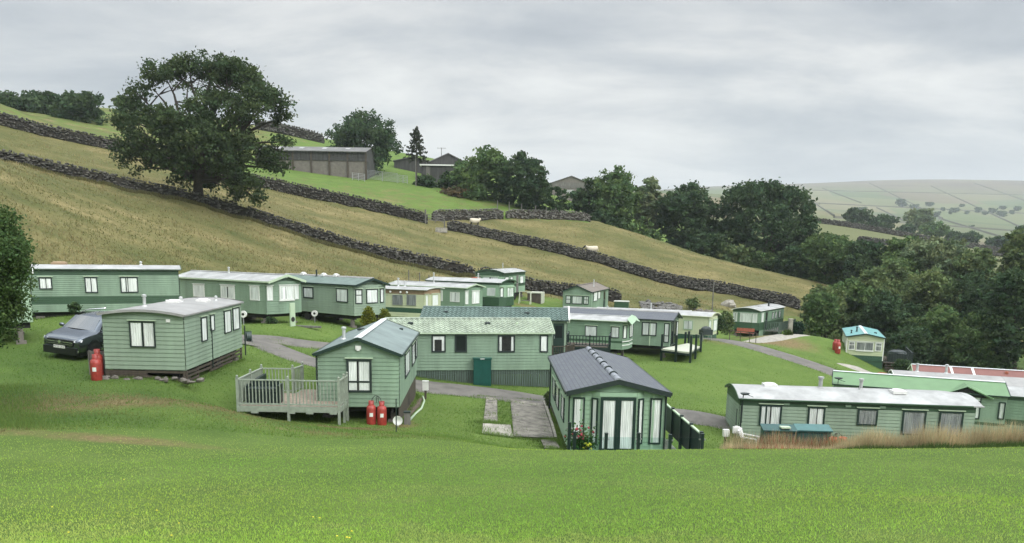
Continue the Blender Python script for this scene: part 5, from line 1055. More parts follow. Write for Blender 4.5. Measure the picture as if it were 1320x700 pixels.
# rubble and logs behind H
b = MB()
for k in range(150): t = random.random(); u = 826+t*50; q = gnd(u, 396, 91+random.uniform(-2, 3)); b.blob((q[0], q[1], q[2]+random.uniform(0, .35)*(1-abs(t-.5))), (random.uniform(.15, .6), random.uniform(.15, .3), random.uniform(.08, .22)), 6, 4, .3)
tag(b.build('timber_pile', 'timber_grey'), 'heap of old timber and stones behind the slate-purple roof', 'rubble', kind='stuff')
b = MB()
for k in range(160): t = random.random(); u = 895+t*42; q = gnd(u, 404, 90+random.uniform(-2, 3)); b.blob((q[0], q[1], q[2]+random.uniform(0, .45)*(1-abs(t-.5))), (random.uniform(.15, .5), random.uniform(.15, .3), random.uniform(.1, .25)), 6, 4, .3)
tag(b.build('rubble', 'block'), 'heap of dark rubble left of the white curved roof caravan', 'rubble', kind='stuff')
p = gnd(939, 391, 103); b = MB(); b.blob((0, 0, .2), (1.1, .7, .6), 8, 6, .2); o = b.build('boulder', 'concrete_pale'); o.location = p; tag(o, 'pale boulder at the foot of the broad dark wall', 'boulder')
# barns
def barn(label, C3, yaw, W, L, eave, rise, wallm, roofm, oh=.3, base=None, basez=1.2, name='barn'):
    """C3: near-left eave corner (world, at eave height); x along front width W, y along L"""
    o = empty(name, (C3[0], C3[1], C3[2]-eave), R(yaw), label, 'barn'); b = MB(); z0 = basez if base else -1.5
    b.face([(0, 0, z0), (W, 0, z0), (W, 0, eave), (W/2, 0, eave+rise), (0, 0, eave)]); b.face([(W, L, z0), (0, L, z0), (0, L, eave), (W/2, L, eave+rise), (W, L, eave)])
    b.face([(0, L, z0), (0, 0, z0), (0, 0, eave), (0, L, eave)]); b.face([(W, 0, z0), (W, L, z0), (W, L, eave), (W, 0, eave)]); b.build('wall', wallm, o)
    if base: b = MB(); b.box(.05, W-.05, .05, L-.05, -1.5, basez-.003); b.build('base_wall', base, o)
    b = MB()
    for sg in (0, 1):
        xa = -oh if sg == 0 else W+oh; za = eave-oh*rise/(W/2); q = [(xa, -oh, za+.05), (W/2, -oh, eave+rise+.05), (W/2, L+oh, eave+rise+.05), (xa, L+oh, za+.05)]; q = q if sg == 0 else q[::-1]; b.face(q[::-1]); q2 = [(x, y, z-.12) for x, y, z in q]; b.face(q2)
        for k in range(4): b.face([q[k], q[(k+1) % 4], q2[(k+1) % 4], q2[k]])
    b.build('roof', roofm, o); return o
# long barn: long side faces us
A = Vector(atY(330, 189, 139)); B = Vector(atY(471.5, 198.8, 139)); B.z = A.z = (A.z+B.z)/2; Lb = (B-A).length; yaw = math.degrees(math.atan2(B.y-A.y, B.x-A.x))
o = empty('barn', (A.x, A.y, A.z-3.4), R(yaw), 'long low barn with dark boarding, concrete bays and grey sheet roof', 'barn')
b = MB(); Dp = 9; rs = 1.15
for x in np.arange(0, Lb-.01, .5): b.box(x, min(x+.47, Lb), -.03+.03*(int(x*2) % 2), 0.05, 1.75, 3.4)
b.face([(Lb, 0, -1.5), (Lb, Dp, -1.5), (Lb, Dp, 3.4), (Lb, Dp/2, 3.4+rs), (Lb, 0, 3.4)]); b.face([(0, Dp, -1.5), (0, 0, -1.5), (0, 0, 3.4), (0, Dp/2, 3.4+rs), (0, Dp, 3.4)]); b.face([(Lb, Dp, -1.5), (0, Dp, -1.5), (0, Dp, 3.4), (Lb, Dp, 3.4)]); b.build('boarding', 'barn_board', o)
b = MB(); b.box(0, Lb, .1, .3, -1.5, 1.74); b.build('base_wall', 'block', o)
b = MB()
for x in np.linspace(0, Lb, 7): b = MB(); b.box(x-.15, x+.15, -.12, -.035, -1.5, 3.4); b.build('post', 'timber_dark', o)
b = MB(); n_ = 14
for k in range(n_):
    x0, x1 = -.3+(Lb+.6)*k/n_, -.3+(Lb+.6)*(k+1)/n_-.02; zz = lambda y: 3.45+rs*(1-abs(y-Dp/2)/(Dp/2))
    b.face([(x0, -.4, zz(-.4)), (x1, -.4, zz(-.4)), (x1, Dp/2, zz(Dp/2)), (x0, Dp/2, zz(Dp/2))]); b.face([(x0, Dp/2, zz(Dp/2)), (x1, Dp/2, zz(Dp/2)), (x1, Dp+.4, zz(Dp+.4)), (x0, Dp+.4, zz(Dp+.4))]); b.face([(x0, -.4, zz(-.4)-.15), (x1, -.4, zz(-.4)-.15), (x1, -.4, zz(-.4)), (x0, -.4, zz(-.4))])
b.build('roof', 'roof_fibre', o)
for k in (2, 5, 8, 11): b = MB(); x0 = Lb*k/n_; b.face([(x0, 2, 3.45+rs*2/4.5+.02), (x0+.8, 2, 3.45+rs*2/4.5+.02), (x0+.8, 3.6, 3.45+rs*3.6/4.5+.02), (x0, 3.6, 3.45+rs*3.6/4.5+.02)]); b.build('rooflight', 'roof_white', o)
def gate(label, u0, v0, u1, v1, D, h=1.2, m='steel', bars=5, name='field_gate'):
    a = gnd(u0, v0, D); c2 = gnd(u1, v1, D); o = empty(name, a, 0, label, 'gate'); d = Vector(c2)-Vector(a); b = MB()
    for k in range(bars): z = .2+(h-.2)*k/(bars-1); b.bar((0, 0, z), d+Vector((0, 0, z)), .05, .06)
    b.build('rails', m, o); b = MB(); 
    for t in (0, .5, 1): b.bar(d*t+Vector((0, 0, -.1)), d*t+Vector((0, 0, h+.05)), .08, .08)
    b.build('uprights', m, o); return o
gate('galvanised gate against the right end of the long barn', 454, 220, 470, 222, 136.5); gate('long grey cattle barrier between the barn and the bare tree', 474, 224, 512, 226, 140, 1.6, bars=7); gate('short metal gate left of the bare conifer', 514, 226, 525, 227, 141, 1.3)
barn('farm shed with dark gable and white eaves band behind the bare conifer', atY(551, 209.5, 158), 6, 8.2, 14, 4.6, 1.9, 'barn_board', 'roof_fibre')
b = MB(); A = Vector(atY(541, 211.5, 154)); B = Vector(atY(590, 211.5, 154)); b.bar(A, B, .25, .32); o = b.build('gutter', 'trim_white'); o.location = (0, 0, 0); g_ = MB(); 
bpy.data.objects.remove(o)
o = empty('lean_to', (A.x, A.y, H(A.x, A.y)), 0, 'low dark lean-to with a white fascia in front of the gabled shed', 'shed'); w = (B-A).length; h_ = A.z-H(A.x, A.y); b = MB(); b.box(.3, w, .2, 3.5, -1, h_-.25); b.build('wall', 'barn_board', o); b = MB(); b.box(0, w+.2, -.1, 3.6, h_-.24, h_+.0); b.build('fascia', 'trim_white', o); b = MB(); b.box(1.2, 2.0, .1, .19, -.5, h_-.4); b.build('door', 'timber_grey', o)
o = barn('low dark outbuilding between the round tree and the bare conifer', atY(508, 207, 165), 3, 7.5, 10, 3.0, .8, 'barn_board', 'roof_fibre')
p = atY(569, 197, 160); b = MB(); b.tube([(0, 0, -6), (0, 0, 1.0)], .06, 6); b.bar((-.9, 0, .9), (.9, 0, .9), .06); b.bar((0, 0, .75), (0, .8, .75), .04); o = b.build('aerial_pole', 'timber_dark'); o.location = (p[0], p[1], p[2]); tag(o, 'pole with crossbar rising behind the farm shed', 'pole')
o = barn('pale grey barn with low gable far behind the trees', atY(712, 235, 198), 8, 9.6, 16, 4.6, 1.7, 'block', 'roof_fibre', base=None)
b = MB(); b.box(3.6, 5.6, -.06, -.02, 1.6, 2.9); b.build('window', 'roof_white', o); b = MB(); b.box(.4, 9.2, -.07, -.02, 3.3, 3.6); b.build('timber_band', 'timber_grey', o); b = MB(); b.box(.2, 9.4, -.06, -.02, 3.7, 4.7); b.build('boarding', 'timber_grey', o)
p = gnd(640, 220, 195)
# sheep
def sheep(u, v, D, rz, label, s=1.0, dark=False):
    p = gnd(u, v, D); o = empty('sheep', p, R(rz), label, 'sheep'); o.scale = (s,)*3; b = MB(); m_ = 'fleece'
    prof = [(-.62, .16, .70), (-.52, .27, .68), (-.25, .32, .64), (.1, .32, .62), (.4, .29, .64), (.55, .22, .70), (.66, .13, .76)]; n = 14
    for i, (x, r, zc_) in enumerate(prof):
        for k in range(n): a = 2*math.pi*k/n; q = 1+random.uniform(-.05, .05); b.v.append((x, r*.85*math.cos(a)*q, zc_+r*math.sin(a)*q))
    for i in range(len(prof)-1):
        for k in range(n): b.f.append((i*n+k, i*n+(k+1) % n, (i+1)*n+(k+1) % n, (i+1)*n+k)); b.m.append(0)
    b.f.append(tuple(range(n))[::-1]); b.f.append(tuple((len(prof)-1)*n+k for k in range(n))); b.m += [0, 0]
    b.tube([(.55, 0, .78), (.70, 0, .86), (.80, 0, .88)], [.17, .13, .10], 10); b.tube([(-.6, 0, .75), (-.68, 0, .6), (-.68, 0, .45)], [.07, .06, .03], 8)
    body = b.build('body', m_, o, smooth=True)
    b = MB(); b.tube([(.74, 0, .92), (.86, 0, .88), (1.0, 0, .76), (1.05, 0, .70)], [.10, .105, .075, .05], 10); b.tube([(.82, .08, .93), (.78, .2, .9)], [.03, .02], 6); b.tube([(.82, -.08, .93), (.78, -.2, .9)], [.03, .02], 6); b.build('head', 'sheep_black', o, smooth=True)
    for x in (.38, -.42):
        for sy in (.15, -.15):
            b = MB(); kx = .03 if x > 0 else -.06
            b.tube([(x, sy, .48), (x+kx, sy, .28), (x+kx*.3, sy, .04), (x+.03, sy, 0)], [.075, .045, .032, .035], 8); b.build('leg', 'fleece' if not dark else 'sheep_black', o, smooth=True)
    return o
sheep(763, 334.5, 113.2, 187, 'black faced cream sheep walking above the broad dark wall', 1.3)
sheep(612, 290, 116, 20, 'second sheep half hidden behind the stone wall near the gap', 1.2, True)
# ------------------------------------------------------------------ trees
def rot_quads(n, ctr, size, r_, flat=.35, asp=1.0):
    a = r_.normal(size=(n, 3)); a /= np.linalg.norm(a, axis=1)[:, None]; b = np.cross(a, r_.normal(size=(n, 3))); b /= np.linalg.norm(b, axis=1)[:, None]+1e-9
    s = (size*(.6+.8*r_.random(n)))[:, None]; a = a*s; b = b*s*.62*asp
    return np.stack([ctr-a, ctr-b, ctr+a*1.05, ctr+b], 1)
def crown_mesh(lobes, nleaf, size, root, lo, col, seed, clump=.55, per=26, shell=.62, colvar=.3, holes=(), name='crown'):
    """lobes: (centre, radii) world"""
    r_ = np.random.default_rng(seed); vol = np.array([np.prod(l[1])**(2/3.) for l in lobes]); vol /= vol.sum(); QV, QC = [], []; nc = max(1, nleaf//per)
    li = r_.choice(len(lobes), nc, p=vol); d = r_.normal(size=(nc, 3)); d /= np.linalg.norm(d, axis=1)[:, None]; rr = shell+(1-shell)*r_.random(nc)**.7; inner = r_.random(nc) < .22; rr[inner] *= r_.random(inner.sum())
    d[:, 2] = np.where((d[:, 2] < -.35) & (r_.random(nc) < .5), -d[:, 2], d[:, 2])
    C_ = np.array([l[0] for l in lobes])[li]; Rd = np.array([l[1] for l in lobes])[li]; cc = C_+d*rr[:, None]*Rd*(1+r_.normal(0, .07, (nc, 1)))
    if holes:
        keep = np.ones(nc, bool)
        for hc, hr in holes: keep &= (((cc-hc)/hr)**2).sum(1) > 1
        cc = cc[keep]; nc = len(cc)
    tone = (1-colvar/2+colvar*r_.random(nc)); cr_ = clump*(.7+.7*r_.random(nc)); hue = r_.random(nc)
    k = np.repeat(np.arange(nc), per); pos = cc[k]+r_.normal(size=(len(k), 3))*cr_[k][:, None]*np.array([.55, .55, .36])
    Q = rot_quads(len(k), pos, size, r_); t = (tone[k]*(.8+.4*r_.random(len(k))))[:, None]; c_ = np.array(col)[None]*t; c_ = c_*(1+(hue[k][:, None]-.5)*np.array([.35, .12, -.1]))
    V_ = (Q-np.array(lo)).reshape(-1, 3); return np_mesh(name, V_, np.arange(len(V_)).reshape(-1, 4), 'leaf', root, np.clip(c_, 0, 1)), cc
def limbs(root, lo, base, top, r0, ends, seed, name='trunk', bend=.12):
    rnd = random.Random(seed); b = MB(); base = Vector(base)-Vector(lo); top = Vector(top)-Vector(lo)
    n = 6; tr = [base.lerp(top, i/n)+Vector((rnd.uniform(-1, 1), rnd.uniform(-1, 1), 0))*bend*r0*2*(i > 0) for i in range(n+1)]; tr[0] -= Vector((0, 0, .5))
    rad = [r0*(1.45 if i == 0 else 1.12-.09*i*6/n) for i in range(n+1)]; b.tube(tr, rad, 10)
    for e in ends:
        e = Vector(e)-Vector(lo); k = rnd.uniform(.55, 1.0); s_ = base.lerp(top, k); ln = (e-s_).length; mid = s_.lerp(e, .45)+Vector((0, 0, ln*.10))+Vector((rnd.uniform(-1, 1), rnd.uniform(-1, 1), rnd.uniform(-.5, .5)))*ln*.07; mid2 = s_.lerp(e, .75)+Vector((0, 0, ln*.08))
        ra = r0*.5*min(1, .35+ln/14); b.tube([s_, mid, mid2, e], [ra, ra*.65, ra*.4, ra*.12], 7)
        for q in range(4):
            t = rnd.uniform(.35, .95); p0 = s_.lerp(e, t)+Vector((0, 0, ln*.09)); p1 = p0+Vector((rnd.uniform(-1, 1), rnd.uniform(-1, 1), rnd.uniform(-.1, .9))).normalized()*ln*.28; b.tube([p0, p0.lerp(p1, .5)+Vector((0, 0, .1)), p1], [ra*.35, ra*.2, ra*.07], 5)
    return b.build(name, 'bark', root, smooth=True)
OAK = (.058, .088, .036); DARK = (.050, .086, .038); MID = (.092, .148, .052); WIL = (.150, .192, .098); OLV = (.122, .166, .066)
def lobes_from_px(D, L_): 
    out = []
    for u, v, ru, rv, dd in L_: c = atY(u, v, D+dd); out.append((c, np.array([ru*D/F, min(ru, rv)*1.1*D/F, rv*D/F])))
    return out
def tree(label, box, D, col=MID, nleaf=9000, seed=1, size=None, trunk=True, group=None, cat='tree', name='broadleaf_tree', n=12, squat=.0, base_v=None, pts=None, clump=None, colvar=.35, depthk=.9):
    u0, v0, u1, v1 = box; s = D/F; um = (u0+u1)/2; bp_ = atY(um, base_v or v1, D); gx, gy = bp_[0], bp_[1]; gz_ = H(gx, gy); r_ = np.random.default_rng(seed)
    root = empty(name, (gx, gy, gz_), 0, label, cat, group); lo = (gx, gy, gz_)
    w, h = (u1-u0), (v1-v0); L_ = []
    if pts: L_ = pts
    else:
        L_.append((um, (v0+v1)/2+h*.05, w*.36, h*.36, 0))
        for k in range(n):
            a = 2*math.pi*k/n+r_.uniform(-.25, .25); q = .33+r_.uniform(-.05, .05); L_.append((um+math.cos(a)*w*q, (v0+v1)/2+math.sin(a)*h*(q-.02), w*(.15+.06*r_.random()), h*(.15+.06*r_.random()), r_.uniform(-.25, .25)*w*s))
        for k in range(5): L_.append((um+r_.uniform(-.25, .25)*w, (v0+v1)/2+r_.uniform(-.3, .3)*h, w*.2, h*.2, -w*s*.3))
    lb = lobes_from_px(D, L_); size = size or max(.10, D*.0021); cm_, cc = crown_mesh(lb, nleaf, size, root, lo, col, seed, clump=clump or max(.35, w*s*.055), colvar=colvar)
    if trunk:
        ends = [l[0] for l in lb[1:12]]; tz = atY(um, v1-(v1-v0)*.35, D); limbs(root, lo, lo, (tz[0], tz[1], max(tz[2], gz_+1.5)), max(.12, w*s*.035), ends, seed)
    return root
# the big oak
D0 = 86; Zo = lambda x, y: (x/2.3333, 50+y/2.3333)
OL = []
for x, y, rx, ry, dd in [(500,120,70,50,0),(570,85,75,36,1),(640,85,75,38,0),(710,110,65,45,-1),(740,150,60,60,2),(780,175,45,35,-2),(700,115,70,45,2),(460,150,50,45,0),(430,200,55,55,1),(400,250,55,50,0),(395,300,50,45,-1),(470,250,80,60,-2),(560,250,90,70,-4),(560,180,80,40,3),(650,200,90,60,-2),(650,140,60,40,3),(740,230,60,45,-3),(810,205,50,32,0),(845,240,32,24,1),(845,190,30,20,0),(800,170,40,25,2),
    (600,310,100,70,-4),(500,310,80,50,-3),(430,340,60,32,-2),(390,365,45,22,-1),(450,375,55,26,0),(530,375,60,38,-3),(600,390,70,40,3),(680,330,80,60,-3),(690,400,70,45,-2),(740,440,50,32,-1),(770,480,32,20,-1),(700,465,50,26,1),(540,425,30,16,0),(590,425,22,14,1),(410,398,24,12,0),(760,300,45,35,2),(800,345,32,30,1),(830,375,34,34,0),(845,400,20,28,1),(850,310,30,16,0),(790,385,20,20,0),(380,330,40,20,0),(620,440,45,24,3)]:
    u, v = Zo(x, y); OL.append((u, v, rx/2.3333, ry/2.3333, dd))
p = gnd(255.5, 262, 87.0); oak = empty('oak_tree', p, 0, 'large spreading dark oak standing at the stone wall on the hill', 'tree'); lb = lobes_from_px(D0, OL)
hl = [(atY(*Zo(500, 175), D0), np.array([2.9, 15, 1.7])), (atY(*Zo(560, 190), D0), np.array([2.6, 15, 1.2])), (atY(*Zo(430, 372), D0), np.array([.7, 12, .7])), (atY(*Zo(480, 420), D0), np.array([1.5, 12, .8])), (atY(*Zo(700, 165), D0), np.array([.9, 12, .6])), (atY(*Zo(780, 280), D0), np.array([1.6, 12, .8])), (atY(*Zo(650, 455), D0), np.array([1.3, 12, .9]))]
rh = random.Random(12); hl += [(atY(*Zo(rh.uniform(420, 800), rh.uniform(110, 300)), D0), np.array([rh.uniform(.45, .95), 16, rh.uniform(.35, .7)])) for _ in range(26)]
crown_mesh(lb, 56000, .16, oak, p, OAK, 5, clump=.6, per=30, colvar=.6, holes=hl, shell=.5)
limbs(oak, p, p, atY(*Zo(600, 385), D0), .55, [l[0] for l in lb], 3)
# upper left trees
g_ = 'dark trees on the upper left skyline'
tree('leftmost dark tree on the upper left skyline', (-45,116,48,178), 150, DARK, 7000, 11, group=g_); tree('second dark tree from the left on the skyline', (22,116,88,172), 152, DARK, 7000, 12, group=g_); tree('rounded tree on the skyline nearest the big oak', (62,119,134,172), 148, DARK, 8000, 13, group=g_)
tree('small pale bush left of the oak crown on the skyline', (146,122,170,142), 172, OLV, 900, 14, cat='bush', name='bush')
tree('single round dense tree behind the long barn', (420,147,513,226), 153, DARK, 13000, 15, n=14, size=.27)
tree('broad tree right of the farm sheds', (584,191,668,282), 136, MID, 12000, 16, n=14, base_v=262); tree('lower dark tree at the right side of the broad farm tree', (640,195,712,285), 132, DARK, 9000, 17, base_v=275)
for k, (bx, D, c2, lab) in enumerate((((528,225,566,262),141,DARK,'dark elder bush below the bare conifer'), ((560,222,600,258),143,DARK,'dark bush in front of the lean-to'), ((556,240,612,268),134,(.13,.10,.055),'brown dead bush on the bank below the farm sheds'), ((690,240,735,290),131,DARK,'small dark tree left of the tree row on the field crest'))): tree(lab, bx, D, c2, 2600, 30+k, trunk=k == 3, cat='bush' if k < 3 else 'tree', name='bush' if k < 3 else 'broadleaf_tree', n=8)
# conifer
p = gnd(537, 240, 140); o = empty('conifer_tree', p, 0, 'bare thin conifer rising above the farm sheds', 'tree'); t = atY(537, 165, 140)[2]-p[2]; b = MB(); b.tube([(0, 0, -.3), (0, 0, t*.6), (.05, 0, t)], [.16, .1, .03], 7); r_ = random.Random(4); V_, F_, K_ = [], [], []
for k in range(46):
    z = t*(.42+.57*k/46); l = (1-z/t)*3.4+.35; a = k*2.4; e = Vector((math.cos(a)*l, math.sin(a)*l, z+r_.uniform(-.2, .3))); b.tube([(0, 0, z), e], [.035, .01], 4)
    for q in range(26):
        f_ = r_.uniform(.25, 1); c0 = np.array([e.x*f_, e.y*f_, z+(e.z-z)*f_])+RNG.normal(0, .12, 3); i0 = len(V_); v1_ = RNG.normal(0, 1, (2, 3))*.12; V_ += [c0-v1_[0], c0-v1_[1], c0+v1_[0], c0+v1_[1]]; F_.append((i0, i0+1, i0+2, i0+3)); K_.append((.04, .05, .03))
b.build('trunk', 'bark', o); np_mesh('crown', V_, F_, 'leaf', o, K_)
p = gnd(536, 242, 138); b = MB(); b.tube([(0, 0, -.3), (0, 0, 5.2)], .09, 7); o = b.build('pole', 'timber_grey'); o.location = p; tag(o, 'grey wooden pole in front of the bare conifer', 'pole')
# row on the crest
rw = 'trees in the row behind the dry field'
tree('left tree of the crest row with a ragged top', (730,232,790,320), 139, DARK, 8000, 21, group=rw, base_v=300); tree('tall ragged tree left in the crest row', (752,215,826,326), 138, MID, 12000, 22, group=rw, base_v=306)
tree('slim pale topped tree in the middle of the crest row', (812,225,856,320), 141, WIL, 7000, 23, group=rw, base_v=315); tree('rounded dark tree in the middle of the crest row', (846,237,926,338), 138, DARK, 14000, 24, group=rw, base_v=325, n=14)
BT = [(990,262,36,24,0),(960,262,30,24,-2),(1020,272,28,26,1),(945,290,24,24,0),(985,295,45,30,-3),(1035,298,20,22,0),(1020,315,26,20,0),(955,320,26,20,0),(1040,318,14,14,1),(975,250,30,14,0),(1008,250,22,14,1),(1000,330,30,16,2),(935,305,12,20,0)]
tree('largest rounded tree at the right end of the crest row', (925,235,1052,345), 137, DARK, 20000, 25, group=rw, base_v=345, pts=BT, colvar=.45)
for k, (bx, D, c2) in enumerate((((760,268,808,328),133,DARK), ((800,282,850,336),133,MID), ((880,300,938,346),132,DARK), ((918,315,975,358),131,OLV), ((960,325,1010,366),131,MID))): tree(('dark undergrowth bush at the left foot of the crest row', 'bush below the slim pale topped tree', 'bush between the two rounded crest trees', 'olive bush below the largest crest tree', 'dark bush at the right foot of the largest crest tree')[k], bx, D, c2, 4200, 60+k, trunk=False, cat='bush', name='bush', n=8)
wd = 'trees of the wood in the valley'
WD = [((1000,318,1060,378),128,DARK,'dark tree on the field edge right of the crest row'),((1030,300,1100,380),126,MID,'mid green tree behind the end of the dry field'),((1055,302,1110,375),132,DARK,'small dark tree in the gap before the pasture strip'),((1085,312,1160,385),122,DARK,'dark tree of the wood below the pasture strip'),((1130,308,1210,380),118,MID,'tree of the wood under the distant round trees'),
    ((1160,302,1250,400),108,WIL,'tallest pale willow of the wood'),((1225,318,1290,410),104,OLV,'olive tree at the top right of the wood'),((1100,335,1180,425),98,OLV,'olive willow left of the wood centre'),((1155,350,1245,450),94,OLV,'broad olive tree in the wood centre'),((1225,350,1310,460),90,DARK,'dark tree right of the wood centre'),
    ((1268,340,1350,480),76,DARK,'dark tree at the right edge above the red roof'),((1060,358,1130,440),94,MID,'tree behind the teal roofed caravan, left'),((1110,378,1190,470),88,DARK,'shaded tree behind the teal roofed caravan, right'),((1170,395,1250,490),82,MID,'low leafy tree above the red roof'),((1225,400,1310,495),78,MID,'low tree above the right part of the red roof'),((1034,368,1092,438),90,OLV,'pale bushy tree at the end of the broad wall'),((1285,300,1345,400),96,OLV,'tree partly cut by the right edge of the picture'),((1130,330,1200,400),105,MID,'tree behind the olive willow of the wood'),((1040,375,1078,436),86,MID,'bushy small tree right of the stone pillar'),
    ((1145,420,1200,485),78,DARK,'dark bush over the garden planter')]
for k, (bx, D, c2, lab) in enumerate(WD):
    w = bx[2]-bx[0]; tree(lab, bx, D, c2, int(9000+w*50), 80+k, group=wd, base_v=bx[3]+8, colvar=.5)
# far trees
fa = 'hazy round trees beyond the pasture strip'
for k, (bx, D, c2, lab) in enumerate((((1087,268,1124,296),330,DARK,'left hazy round tree beyond the pasture strip'),((1120,277,1157,297),330,DARK,'low wide hazy tree next to the left round one'),((1158,290,1178,304),345,DARK,'small hazy bush left of the tall pale tree'),((1166,265,1206,304),380,WIL,'tall pale hazy tree beyond the pasture strip'),((1186,286,1224,308),345,MID,'hazy tree right of the tall pale one'),((1222,300,1236,310),350,DARK,'tiny hazy round tree, first of a pair'),((1236,300,1264,314),352,DARK,'tiny hazy wide tree, second of a pair'),
    ((1274,306,1298,318),330,DARK,'low hazy tree near the right edge'),((1296,306,1322,320),325,DARK,'low hazy tree at the right edge'),((1306,290,1345,322),318,DARK,'taller hazy tree cut by the right edge'))): tree(lab, bx, D, c2, 2200, 110+k, group=fa, n=8, size=.7, clump=1.2)
FT = [(1160,262),(1166,262),(1178,265),(1240,263),(1262,270),(1270,273),(1215,268),(1224,272),(1205,276),(1230,270),(1247,272),(1280,271),(1292,266),(1303,272),(1252,290),(1110,270),(1312,268),(1185,272),(1198,262),(1290,275)]
proto = None
for k, (u, v) in enumerate(FT):
    q = hit(u, v+4, 4500, 400)
    if q is None or q[1] < 450: continue
    D = q[1]
    if proto is None:
        proto = tree('tiny blue hazy tree on the far hillside', (u-5, v-5, u+5, v+4), D, DARK, 700, 150, group='tiny hazy trees on the far hillside', n=5, size=2.0, clump=3.0); pd = D; kids = list(proto.children); continue
    c0 = proto.copy(); C.objects.link(c0); c0.location = q; sc_ = D/pd*random.uniform(.4, .8); c0.scale = (sc_*random.uniform(.9, 1.6), sc_, sc_); c0.rotation_euler.z = k
    for ch in kids: d2 = ch.copy(); C.objects.link(d2); d2.parent = c0
# shrubs near caravans
def shrub(label, box, D, col, nleaf, seed, size=.05, base_v=None, cone=False, cat='shrub', name='shrub'):
    u0, v0, u1, v1 = box; um = (u0+u1)/2; h = v1-v0; w = u1-u0
    if cone: pts = [(um, v0+h*(.12+.16*k), w*(.12+.36*min(1, (k+1)/4)), h*.16, 0) for k in range(6)]
    else: pts = [(um, (v0+v1)/2, w*.36, h*.36, 0)]+[(um+math.cos(a)*w*.24, (v0+v1)/2+math.sin(a)*h*.24, w*.24, h*.24, 0) for a in np.arange(0, 6.2, .9)]
    return tree(label, box, D, col, nleaf, seed, size=size, trunk=False, cat=cat, name=name, pts=pts, clump=.12*D/50, base_v=base_v or v1)
shrub('larger yellow-green dwarf conifer at the dark slate roof caravan', (465,397,485,420), 50, (.17,.19,.03), 5000, 201, .05, cone=True); shrub('smaller yellow-green dwarf conifer beside the cream caravan', (488,399,504,420), 51.5, (.16,.18,.03), 3500, 202, .05, cone=True)
shrub('dark round clipped bush right of the stone pillar', (1018,414,1037,434), 79, (.02,.05,.03), 3500, 203, .08); shrub('small green round bush before the dark clipped one', (1011,424,1022,438), 75, (.07,.11,.03), 1500, 204, .07)
shrub('dark green shrub between the cream caravan and the rubble', (912,404,934,432), 74, DARK, 3500, 205, .1); shrub('spreading shrub left of the white curved roof caravan', (926,400,946,434), 78, OLV, 3500, 206, .1)
shrub('small leafy shrub peeping over the parked car roof', (88,389,103,404), 40.5, DARK, 700, 207, .07); shrub('low dark plant under the white bay window caravan', (342,408,356,424), 50.2, DARK, 900, 208, .06); shrub('round green bush at the back corner of the slate roofed lodge', (703,503,712,528), 39.0, OLV, 1500, 209, .05)
shrub('dark bush at the dark deck of the teal roofed caravan', (1150,462,1176,484), 62, DARK, 3000, 210, .08); shrub('rough bush on the dry slope behind the slate-purple roof', (885,384,902,398), 93, OLV, 1500, 211, .1)
# near bush on the left edge
NB = [(-18,330,46,52,0),(6,300,18,30,.2),(12,330,22,26,-.3),(10,365,26,28,0),(2,400,28,30,.2),(-30,300,40,34,0),(-10,425,24,26,0),(22,345,12,14,0),(-30,400,46,50,0),(-50,350,50,60,.5)]
p = gnd(-30, 480, 22.6); nb = empty('hawthorn_bush', p, 0, 'leafy hawthorn cut off by the left edge of the picture', 'bush'); lb = lobes_from_px(22.6, NB)
crown_mesh(lb, 52000, .042, nb, p, (.075, .125, .042), 77, clump=.2, per=22, colvar=.5, shell=.55); limbs(nb, p, p, atY(-30, 380, 22.6), .10, [l[0] for l in lb], 9)
# ------------------------------------------------------------------ ground sheet
gp = lambda u, v: hit(u, v)
def yline(pts):
    pts = sorted((float(p[0]), float(p[1])) for p in pts); xs = [p[0] for p in pts]; ys = [p[1] for p in pts]; return lambda x: np.interp(x, xs, ys)
w2 = [atY(u, v, D)[:2] for u, v, D in ((-120,180,78),(0,208,80),(130,238,83),(255,263,86),(400,307,88),(500,334,89),(612,357,91),(700,378,92),(800,392,93),(860,396,94))]
w1 = [atY(u, v, D)[:2] for u, v, D in ((-150,120,102),(0,160,105),(140,192,108),(330,240,112),(450,265,113),(560,288,113),(700,322,112),(860,366,110),(1030,398,108))]
w3 = [atY(u, v, D)[:2] for u, v, D in ((556,281,115),(640,284,121),(700,287,124),(760,292,124.5))]
y1 = yline(w1); y3 = yline(w3)
ylow = yline([(-120,50),(-60,46),(-27,46.5),(-20,50),(-16,62),(-8,72),(-4,86),(3,89),(12,89),(20,88),(26,98),(32,101),(40,104),(300,104)])
def seg_d(x, y, pts):
    d = np.full(x.shape, 1e9)
    for (ax, ay), (bx, by) in zip(pts[:-1], pts[1:]):
        vx, vy = bx-ax, by-ay; t = np.clip(((x-ax)*vx+(y-ay)*vy)/(vx*vx+vy*vy), 0, 1); d = np.minimum(d, np.hypot(x-ax-t*vx, y-ay-t*vy))
    return d
